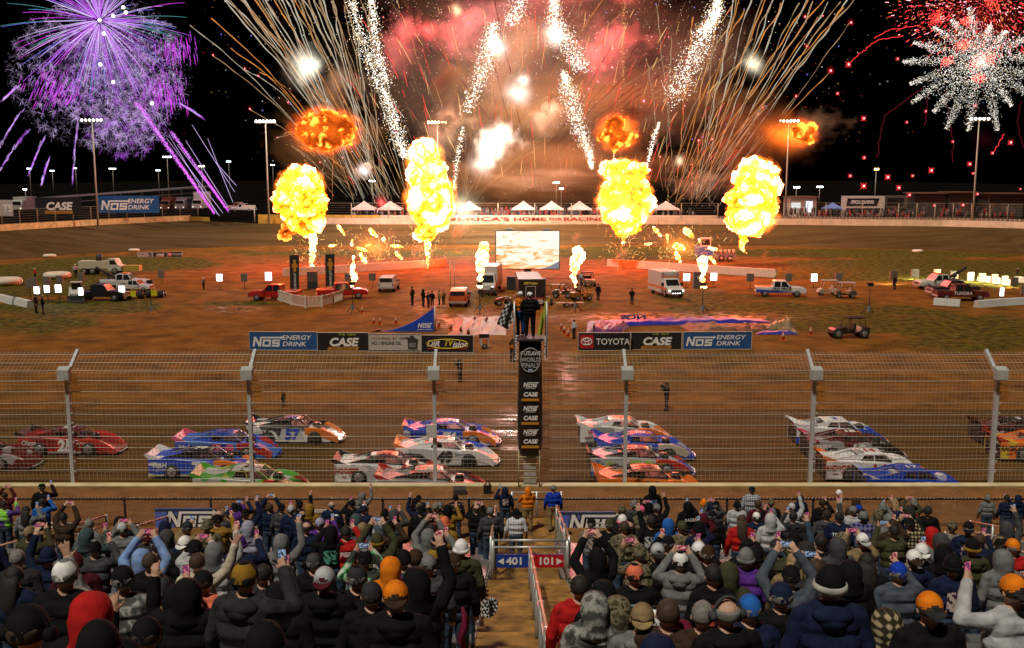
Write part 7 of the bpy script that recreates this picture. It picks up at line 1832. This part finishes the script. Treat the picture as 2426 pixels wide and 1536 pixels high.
# two thick purple comets rising from the pit gap, with thin companions
for (x0, y0, x1, y1, w0, w1, n, l) in ((508,506,325,245,3,22,2300,'thick purple comet column rising from the pit gap'),(541,500,405,312,3,14,1000,'second purple comet column with loose violet sparks')):
    mb = MB(); a = PD(x0,y0,230); b = PD(x1,y1,230)
    for i in range(n):
        t = fr.random()**.9; ww = lerp(w0,w1,t**.8); q = fr.gauss(0, .33)
        p = PD(lerp(x0,x1,t)+q*ww, lerp(y0,y1,t)+q*ww*.5+fr.gauss(0,2), 230+fr.uniform(-2,2)); spark(mb, p, fr.uniform(.05,.15)*(1.2-abs(q)), fr.choice((0,0,1,2)))
    ray3(mb, a, a.lerp(b, .45), .28, 0, -.3, 6)
    fwork(mb, 'purple_comet', [E_MG,E_VI,E_LI], l, 'firework', 'purple comets from the pit gap')
mb = MB()
for x0, y0, x1, y1 in ((515,508,400,322),(528,505,395,330),(545,498,440,335),(552,480,492,330),(556,455,455,298),(520,512,470,440),(560,440,510,385),(538,495,420,345)): ray3(mb, PD(x0,y0,231), PD(x1,y1,231), .055, 0, -.2, 4)
fwork(mb, 'purple_streaks', [E_LI], 'thin straight lilac streaks between and right of the purple comets', 'firework')
# red chrysanthemum and white palm at right
D = 236; k = KF(D); mb = MB(); c = PD(2330, 10, D)
for i in range(900):
    v = sph(); r_ = fr.uniform(.15, 1.0)**.7*215; p = c+Vector((v.x*r_*k, v.y*14, v.z*r_*k*.62)); l = fr.uniform(1.5, 11)*k
    mi = fr.choice((0,0,0,1,2)); ray3(mb, p, p+v*l, fr.uniform(.06,.15), mi, 0, 1)
for i in range(2600):
    v = sph(); r_ = fr.random()**.5*210; spark(mb, c+Vector((v.x*r_*k, v.y*12, v.z*r_*k*.6)), fr.uniform(.045,.10), fr.choice((0,0,1,2)))
for px, py, s in ((2220,42,1.5),(2352,8,2.0),(2340,138,1.7),(2314,148,1.3),(2318,185,1.1),(2282,108,1.1),(2245,145,.9),(2290,50,.9)): 
    q = PD(px, py, D-2)
    for i in range(160): spark(mb, q+Vector((fr.gauss(0,s*.6), fr.gauss(0,1), fr.gauss(0,s*.5))), .16, 0 if fr.random() < .85 else 2)
fwork(mb, 'firework_burst', [E_RD, E_PK, E_OR], 'red and orange chrysanthemum firework burst at the upper right', 'firework')
mb = MB(); c = (2325, 150)
for ang, l in ((100,165),(118,150),(135,160),(155,175),(172,185),(190,170),(205,180),(222,150),(240,165),(258,150),(285,150),(310,110),(330,175),(350,160),(15,150),(38,150),(60,120),(80,120)):
    a = R(ang)
    for i in range(620):
        t = fr.random()**.75; q = fr.gauss(0, 1)*(3+6*math.sin(PI*min(1,t*1.02))); dr = 22*t*t
        x = c[0]+math.cos(a)*l*t*1.02+math.sin(a)*q; y = c[1]-math.sin(a)*l*t*.95+math.cos(a)*q*.8+dr
        spark(mb, PD(x, y, D-10+fr.uniform(-3,3)), fr.uniform(.03,.075), 0 if fr.random() < .8 else 1)
fwork(mb, 'firework_palm', [E_WH, E_GD], 'white glittering palm firework with feathery arms at the right', 'firework')
def star(px, py, s, lab, y=228):
    p = PD(px, py, y); mb = MB(); s *= KF(y)
    for j in range(8):
        a = j*PI/4; q = Vector((math.cos(a),0,math.sin(a)))*s*(1.0 if j%2 else .75); mb.tube([p, p+q*.5, p+q], [s*.13, s*.06, .01], 4, 0, cap=False)
    mb.ell(p-Vector((0,.3,0)), (s*.22,)*3, 6, 5, 1)
    fwork(mb, 'red_star', [E_RD, E_PK], lab, 'firework', 'little red stars falling at the right')
for i, (px, py, s, l) in enumerate(((2046,281,9,'by the drifting smoke edge'),(1984,222,6,'highest of the lone ones near the smoke'),(2047,374,7,'above the amber lamp at its left'),(2014,417,7,'just above the vendor building'),(2046,441,11,'largest, above the blue tent'),(2103,420,10,'right above the souvenir trailer'),(2129,445,9,'right end above the souvenir trailer'),(2154,462,8,'touching the pale trailer roof'),(2162,417,6,'high over the pale trailer'),(2206,404,10,'wide one over the dark sheds'),(2148,290,5,'faint one alone in the black sky'),(2297,389,8,'left beside the floodlight pole'),(2305,411,5,'small one left beside the floodlight pole'),(2315,460,6,'at the foot of the floodlight pole'),(2281,486,7,'low before the dark sheds'),(2213,487,5,'small low one before the sheds'),(2394,338,9,'right of the floodlight pole'),(2351,363,6,'end of the pink trail right of the pole'),(2417,448,4,'at the right edge'),(2289,530,4,'on the far wall'),(2193,264,5,'tip below the white palm'),(2257,336,5,'between the palm and the pole'),(2310,251,6,'under the palm heart'),(2010,153,10,'paired bright one left of the red burst'),(2126,140,6,'small one left of the red burst'))):
    star(px, py, s, 'little red star firework, '+l)
def wiggle(pts, lab, m, n=60, w=.05, y=230, grp=None, nm='ember_trail'):
    mb = MB()
    for (x0,y0),(x1,y1) in zip(pts, pts[1:]):
        last = PD(x0,y0,y)
        for i in range(1, 9):
            t = i/8; p = PD(lerp(x0,x1,t)+fr.gauss(0,1.3), lerp(y0,y1,t)+fr.gauss(0,1), y); mb.tube([last,p], w, 3, 0, cap=False); last = p
    fwork(mb, nm, [m], lab, 'firework', grp)
for pts, l in ((((2240,215),(2245,270),(2258,330),(2257,385)),'dim pink ember trail falling under the palm'),(((2190,205),(2150,235),(2095,275),(2085,320),(2078,375)),'dim pink ember trail curving down left of the palm'),(((2140,85),(2080,95),(2040,125),(2012,150)),'bright pink trail ending at the paired red stars'),(((2180,60),(2110,70),(2070,90)),'short red streak trail left of the red burst'),(((2380,318),(2365,345),(2351,362)),'pink trail right of the floodlight pole'),(((2420,240),(2410,290),(2425,350)),'dim pink ember trail at the right edge'),(((2200,215),(2195,265),(2190,300)),'dim short ember trail beside the palm arm')):
    wiggle(pts, l, E_TRD if 'dim' in l else E_RD, grp='pink ember trails at the right')
# glitter fountains in the middle
D = 222
def glitter(path, n, lab, mats=(E_WH, E_GD), smin=.05, smax=.12, core=0.0):
    mb = MB(); seg = list(zip(path, path[1:]))
    for i in range(n):
        (x0,y0,w0),(x1,y1,w1) = seg[fr.randrange(len(seg))]; t = fr.random(); w = lerp(w0,w1,t); q = fr.gauss(0,.5)
        spark(mb, PD(lerp(x0,x1,t)+q*w, lerp(y0,y1,t)+fr.gauss(0,w*.25), D+fr.uniform(-3,3)), fr.uniform(smin,smax)*(1.25-.4*abs(q)), 0 if fr.random() < .8-abs(q)*.4 else 1)
    return fwork(mb, 'glitter_trail', list(mats), lab, 'firework', 'white glitter trails over the screen')
glitter(((830,-10,16),(850,70,24),(880,150,30),(900,215,14)), 700, 'white glitter trail farthest left at the top')
glitter(((880,-10,12),(885,50,14),(895,130,20),(918,200,22)), 850, 'dense white glitter trail beside the farthest left one')
glitter(((908,210,9),(928,270,26),(945,330,24),(962,375,12)), 1100, 'white glitter trail falling onto the twin lobed fireball')
glitter(((1170,55,16),(1160,110,34),(1140,180,28),(1105,265,22)), 1300, 'white glitter trail right of the dark mushroom smoke')
glitter(((1235,-5,40),(1225,30,34),(1205,55,24)), 420, 'loose glitter spray at the top centre')
glitter(((1312,-10,14),(1312,50,26),(1340,100,44),(1380,165,30)), 1500, 'broad white glitter trail at the top right of centre')
glitter(((1335,170,8),(1350,230,36),(1370,300,28),(1395,360,14),(1402,400,5)), 1700, 'long white glitter trail ending in a thin tail')
glitter(((1706,-10,14),(1680,60,30),(1640,140,44),(1590,235,44)), 1800, 'wide white glitter trail slanting at the right')
glitter(((1700,20,16),(1690,50,16),(1655,80,20)), 350, 'dense core of the slanting glitter trail', smax=.16)
glitter(((1097,300,5),(1088,350,10),(1080,400,8),(1076,450,5)), 320, 'thin white glitter trail right of the twin lobed fireball')
glitter(((1562,290,4),(1550,320,9),(1540,360,7),(1533,400,4)), 340, 'thin white glitter trail by the mushroom fireball')
glitter(((1480,-5,8),(1475,90,9),(1476,200,6)), 260, 'dim gold glitter trail falling beside the red flares', (E_GD, E_OR), .04, .08)
for x, l in ((1583,'thin gold drip left of the right jet burst'),(1415,'thin gold drip by the mushroom fireball')): glitter(((x,450,2),(x,500,3),(x+2,560,2)), 70, l, (E_GD, E_OR), .04, .08)
# smoke-and-spark comet fans; firework light on their smoke is put in as glow
def fan(base, tips, lab, mats, w, wob=.8, bend=18):
    root = empty('comet_fan', PD(base[0][0], base[0][1], 226), 0, lab, 'firework'); o = root.location.copy()
    for i, (x, y) in enumerate(tips):
        bx, by = base[i % len(base)]; y0 = 226+fr.uniform(-6,6); a = PD(bx+fr.uniform(-1,1)*(46 if w > .09 else 16), by+fr.uniform(-25,5), y0); b = PD(x, y, y0); n = 44; pts = []; rr = []
        bd = fr.uniform(.5,1.3)*bend*KF(y0)
        for j in range(n+1):
            t = j/n; p = a.lerp(b, t)+Vector((0,0,bd*math.sin(PI*t)*1.0))
            g = wob*(.2+t*1.3)*.75
            p += Vector((noise.noise((t*9,i*3.1,0))*g, 0, noise.noise((t*9,i*3.1,9))*g)); pts.append(p-o); rr.append(w*(.45+1.5*t*fr.uniform(.75,1.2))*(.75+.9*noise.noise((t*22,i*1.7,5))))
        mb = MB(); mb.tube(pts, rr, 5, 0, cap=False); mb.build('trail', [mats[i % len(mats)]], root, fix=False)
fan(((905,485),(880,480),(860,470)), [(lerp(498,700,t)+fr.uniform(-12,12), -30+fr.uniform(-20,10)) for t in [i/21 for i in range(22)]], 'tall fan of pale comet trails sweeping to the upper left', (E_TG,E_TR,E_TG,E_TR,E_TO), .095)
fan(((905,485),(930,480)), [(lerp(700,880,t)+fr.uniform(-10,10), -30+fr.uniform(-10,160)*(.3)) for t in [i/19 for i in range(20)]], 'inner fan of tan comet trails left of the glitter', (E_TR,E_TG,E_TR), .10)
fan(((850,470),(800,430)), [(450,60),(505,133),(500,45),(580,165),(590,260),(612,170),(640,60),(652,330),(545,115)], 'low arching comet trails with red heads at the left', (E_TG,E_TR,E_TO), .06, .3, 40)
fan(((700,340),(760,430),(800,470),(830,490)), [(672,318),(700,352),(720,380),(690,345),(745,372),(770,380),(790,330),(802,375),(815,400),(830,440)], 'short orange streaks falling behind the left fireball', (E_TO,E_TR), .07, .3, 6)
fan(((1640,480),(1600,490),(1665,470)), [(lerp(1700,2030,t)+fr.uniform(-14,14), -20+fr.uniform(-10,40)) for t in [i/21 for i in range(22)]], 'tall fan of comet trails sweeping to the upper right', (E_TR,E_TO,E_TG), .09, .8, -4)
fan(((1600,470),(1580,450)), [(1555,10),(1590,85),(1640,45),(1700,85),(1735,85),(1760,20),(1780,90),(1535,140)], 'upright fan of faint comet trails right of centre', (E_TR,E_TR,E_TO), .08, .9, 3)
fan(((1640,490),(1690,500)), [(1968,168),(1886,228),(1812,250),(1796,270),(1718,310),(1688,332),(1655,330),(1610,380),(1640,375),(2012,55),(1938,40),(1912,110)], 'lower fan of thin orange trails with red heads at right', (E_TO,E_TR), .055, .3, -3)
fan(((1110,480),(1140,400),(1250,440)), [(1365,0),(1060,60),(1170,0),(1290,120),(1255,190),(1240,330),(1380,250)]+[(fr.uniform(930,1580), fr.uniform(-30,230)) for i in range(26)], 'scattered faint comet trails through the middle smoke', (E_TR,E_TO,E_TRD), .05, .6, 6)
def glow_vol(col, st):
    key = ('gv', col, st)
    if key in MATS: return MATS[key]
    m = bpy.data.materials.new('burst_glow'); m.use_nodes = True; t = m.node_tree; t.nodes.remove(t.nodes['Principled BSDF'])
    v = t.nodes.new('ShaderNodeEmission'); v.inputs[0].default_value = tuple(col)+(1,)
    tc = t.nodes.new('ShaderNodeTexCoord'); ln = t.nodes.new('ShaderNodeVectorMath'); ln.operation = 'LENGTH'; t.links.new(tc.outputs['Object'], ln.inputs[0])
    n = t.nodes.new('ShaderNodeTexNoise'); n.inputs['Scale'].default_value = 2.2; n.inputs['Detail'].default_value = 3; t.links.new(tc.outputs['Object'], n.inputs['Vector'])
    q = t.nodes.new('ShaderNodeMath'); q.operation = 'MULTIPLY_ADD'; q.inputs[1].default_value = .7; q.inputs[2].default_value = -.35; t.links.new(n.outputs['Fac'], q.inputs[0])
    a = t.nodes.new('ShaderNodeMath'); a.operation = 'ADD'; t.links.new(ln.outputs['Value'], a.inputs[0]); t.links.new(q.outputs[0], a.inputs[1])
    f = t.nodes.new('ShaderNodeMapRange'); f.inputs[1].default_value = .08; f.inputs[2].default_value = .85; f.inputs[3].default_value = 1; f.inputs[4].default_value = 0; t.links.new(a.outputs[0], f.inputs[0])
    p = t.nodes.new('ShaderNodeMath'); p.operation = 'POWER'; p.inputs[1].default_value = 4.0; t.links.new(f.outputs[0], p.inputs[0])
    k = t.nodes.new('ShaderNodeMath'); k.operation = 'MULTIPLY'; k.inputs[1].default_value = st; t.links.new(p.outputs[0], k.inputs[0]); t.links.new(k.outputs[0], v.inputs[1])
    t.links.new(v.outputs[0], t.nodes['Material Output'].inputs['Volume']); MATS[key] = m
    return m
FHALO = glow_vol((1,.04,.05), .9)
FLG = 'red signal flares at the comet tips'
for i, (px, py, s, l) in enumerate(((505,131,4,'alone far left'),(580,163,4,'first of a close pair at the left'),(612,180,4,'right of the close pair at the left'),(592,258,4,'lower left beside the bright pole'),(657,326,3,'left over the left fireball'),(683,243,4,'by the smoke ring'),(758,385,4,'right of the left fireball top'),(794,384,3,'second right of the left fireball'),(812,374,3,'third right of the left fireball'),(908,41,3,'between the left glitter trails'),(1054,210,2,'in the dark smoke'),(1452,115,5,'upper in the right red haze'),(1450,160,6,'middle in the right red haze'),(1455,193,3,'low in the right red haze'),(1395,211,5,'left pair in the red haze'),(1416,194,5,'right pair in the red haze'),(1525,240,7,'glowing in the dark cap smoke'),(1584,88,3,'with thin tail right of the haze'),(1968,168,7,'largest at the right'),(2016,54,6,'highest at the right'),(1912,110,6,'over the right smoke'),(1886,228,5,'above the right lamp row'),(1807,255,5,'upper of a close pair by dark smoke'),(1796,271,4,'lower of a close pair by dark smoke'),(1717,310,4,'left of the dark rolling smoke'),(1687,330,5,'above the forked fireball'),(1655,333,5,'left above the forked fireball'),(1564,372,4,'beside the thin glitter trail'),(1637,390,3,'low between the fireballs'),(1640,433,3,'lowest between the fireballs'),(1950,38,3,'top right small'),(1907,40,5,'top right bright'),(1446,73,3,'top of the red haze'),(892,518,4,'low before the far wall'))):
    p = PD(px, py, 224); s *= KF(224); mb = MB(); mb.ell((0,0,0), (.26,.26,.30), 8, 6, 0); mb.ell((0,-.2,0), (.16,.16,.18), 8, 6, 1)
    o = fwork(mb, 'signal_flare', [E_RD, E_PK], 'red signal flare '+l, 'flare', FLG); o.location = p; o.scale = (s*1.6,)*3; h_ = MB().ell((0,0,0), (1,1,1), 12, 8).build('halo', FHALO, o); h_.scale = (1.6,1.2,1.6)
mb = MB()
for px, py in ((622,262),(688,247),(1112,56),(1214,55),(1436,30),(1554,10),(1645,18),(1763,22),(1987,110),(1913,177),(1815,252),(1720,295),(1665,325),(1640,330),(1680,340),(524,82),(595,85),(1285,58)): mb.ell(PD(px, py, 226), (.14,)*3, 6, 5)
tag(fwork(mb, 'blue_sparks', [E_BL], 'tiny blue sparks scattered through the comet trails', 'firework'), kind='stuff')
# blinding flashes: glowing cores that light the smoke around them
def flash(px, py, s, e, col, lab, y=218, rad=1.2):
    p = PD(px, py, y); k = KF(y); mb = MB(); mb.ell((0,0,0), (1,1,1), 16, 10); R_ = s*k*6.2
    o = mb.build('flash', glow_vol(col, 4.2/R_), None, p); o.scale = (R_, R_*.8, R_*fr.uniform(.9,1.25)); o.rotation_euler = (0, fr.uniform(-.6,.6), 0); tag(o, lab, 'flash', 'bursting flashes inside the smoke')
    for i in range(9):
        q = sph(); MB()
    li = bpy.data.lights.new('flash_light', 'POINT'); li.energy = e*(.72 if col[1] > .5 else .6); li.color = col; li.shadow_soft_size = rad if col[1] > .5 else 9.0
    lo = bpy.data.objects.new('flash_light', li); C.collection.objects.link(lo); lo.location = p
WF = (1,.92,.80); PF = (1,.10,.085)
flash(1165,340,12,30000,WF,'white flash highest above the tents'); flash(1142,392,11,26000,WF,'white flash low above the tents'); flash(1228,222,12,30000,WF,'white flash in the middle smoke'); flash(1097,497,13,9000,(1,.8,.5),'warm flash at the far wall by the twin lobed fireball', 190)
flash(1014,72,9,85000,PF,'pink flash at the top left of centre'); flash(1480,-25,12,90000,PF,'red flash at the very top right of centre'); flash(1178,110,10,24000,WF,'white flash beside the dark mushroom smoke'); flash(1312,85,10,26000,WF,'white flash in the broad glitter')
flash(722,160,12,20000,(1,.95,.75),'pale flash among the comet fan'); flash(745,152,7,8000,(1,.9,.7),'smaller pale flash right of the comet fan flash'); flash(1785,152,8,18000,(1,.88,.6),'pale flash among the right comet trails'); flash(1240,190,6,8000,WF,'small white flash above the middle one'); flash(905,482,5,7000,PF,'pink flash in front of the tents'); flash(862,405,5,9000,(.85,.92,1),'bluish flash low in the comet fan'); flash(1430,160,3,60000,PF,'small red glow in the right red haze'); flash(1082,25,5,6000,(1,.75,.4),'gold flash at the top centre'); flash(1610,382,4,3000,(1,.8,.5),'gold flash low right of the mushroom fireball')

def bloom(px, py, y, wpx, hpx, col, st, lab):  # soft glow around the bursts, added as an emitting volume
    k = KF(y); o = MB().ell((0,0,0), (1,1,1), 16, 10).build('burst_bloom', glow_vol(col, st), None, PD(px, py, y)); o.scale = (wpx*k, wpx*k*.4, hpx*k); tag(o, lab, 'firework')
bloom(250,150,242,230,190,(.42,.16,.72),.06,'soft violet glow put in as mist inside the violet burst'); bloom(2330,60,240,190,150,(.8,.05,.05),.03,'soft red glow put in as mist inside the red burst')
bloom(2330,330,240,70,55,(.55,.05,.10),.02,'small crimson glow put in as mist under the palm by the floodlight pole')

def halo(px, py, y, w, h, st, lab, col=(1,.30,.03)):  # bloom and soft edges of the fires, added as an emitting volume
    k = KF(y); o = MB().ell((0,0,0), (1,1,1), 20, 12).build('fire_glow', glow_vol(col, st), None, PD(px, py, y)); o.scale = (w*k, w*k*.8, h*k); tag(o, lab, 'fire')
halo(712,478,158,105,135,.45,'orange bloom put in as glow round the left fireball'); halo(1015,450,158,110,175,.45,'orange bloom put in as glow round the twin lobed fireball'); halo(1480,468,158,115,140,.45,'orange bloom put in as glow round the mushroom fireball'); halo(1785,478,158,110,150,.45,'orange bloom put in as glow round the forked fireball')
halo(772,312,170,105,90,.8,'dull red bloom put in as glow in the left smoke ring',(1,.12,.01)); halo(1470,312,170,95,88,.8,'dull red bloom put in as glow in the ragged dark cap',(1,.12,.01)); halo(1860,320,170,125,85,.7,'dull red bloom put in as glow in the right rolling smoke',(1,.16,.01))
halo(885,585,158,100,64,.5,'orange bloom put in as glow round the left jet burst'); halo(1612,585,158,100,64,.55,'orange bloom put in as glow round the right jet burst')
def embers(cx, cy, rx, ry, n, lab):
    mb = MB()
    for i in range(n):
        p = PD(fr.gauss(cx, rx), fr.gauss(cy, ry), 157+fr.uniform(-4,4)); q = Vector((fr.gauss(0,1),0,fr.gauss(-.3,1))).normalized()*fr.uniform(.1,.8); ray3(mb, p, p+q, fr.uniform(.02,.05), fr.randrange(2), .05, 1)
    tag(fwork(mb, 'embers', [E_OR, E_GD], lab, 'sparks'), kind='stuff')
embers(885,590,45,28,260,'loose glowing embers around the left jet burst'); embers(1612,590,45,28,260,'loose glowing embers around the right jet burst'); embers(1016,575,22,30,160,'loose glowing embers under the twin lobed fireball'); embers(1480,590,26,30,140,'loose glowing embers under the mushroom fireball'); embers(735,600,24,30,110,'loose glowing embers round the left flame column')

mb = MB()
for i in range(3200):
    a_ = fr.gauss(0, 1); x = 1230+a_*330; y = abs(fr.gauss(0, 190))-20
    spark(mb, PD(x, y, 221+fr.uniform(-8,8)), fr.uniform(.03,.085), fr.choice((0,0,1,2,3)))
tag(fwork(mb, 'spark_dust', [E_GD, E_WH, E_OR, E_RD], 'fine gold, white and red sparks dusted over the central smoke', 'firework'), kind='stuff')
mb = MB()
for i in range(420):
    x0 = 880+fr.uniform(0, 800); ang = (x0-1280)/700+fr.gauss(0,.12); l = fr.uniform(15, 70); y0 = fr.uniform(20, 460); 
    ray3(mb, PD(x0+ang*80, y0, 219), PD(x0+ang*80+math.sin(ang)*l, y0-math.cos(ang)*l, 219), fr.uniform(.02,.05), fr.choice((0,0,1,2)), .3, 2)
tag(fwork(mb, 'spark_streaks', [E_TR, E_GD, E_RD], 'short gold and red streaks rising all through the central smoke', 'firework'), kind='stuff')
# ------------------------------------------------------------------ lettering becomes plain mesh parts
bpy.context.view_layer.update()
dg = bpy.context.evaluated_depsgraph_get(); _cache = {}
for o in [o for o in C.collection.objects if o.type == 'FONT']:
    me = bpy.data.meshes.new_from_object(o.evaluated_get(dg))
    n = link('lettering' if 'lettering' in o.name else o.name.split('.')[0], me, o.parent, o.location, o.rotation_euler); n.scale = o.scale
    bpy.data.objects.remove(o)
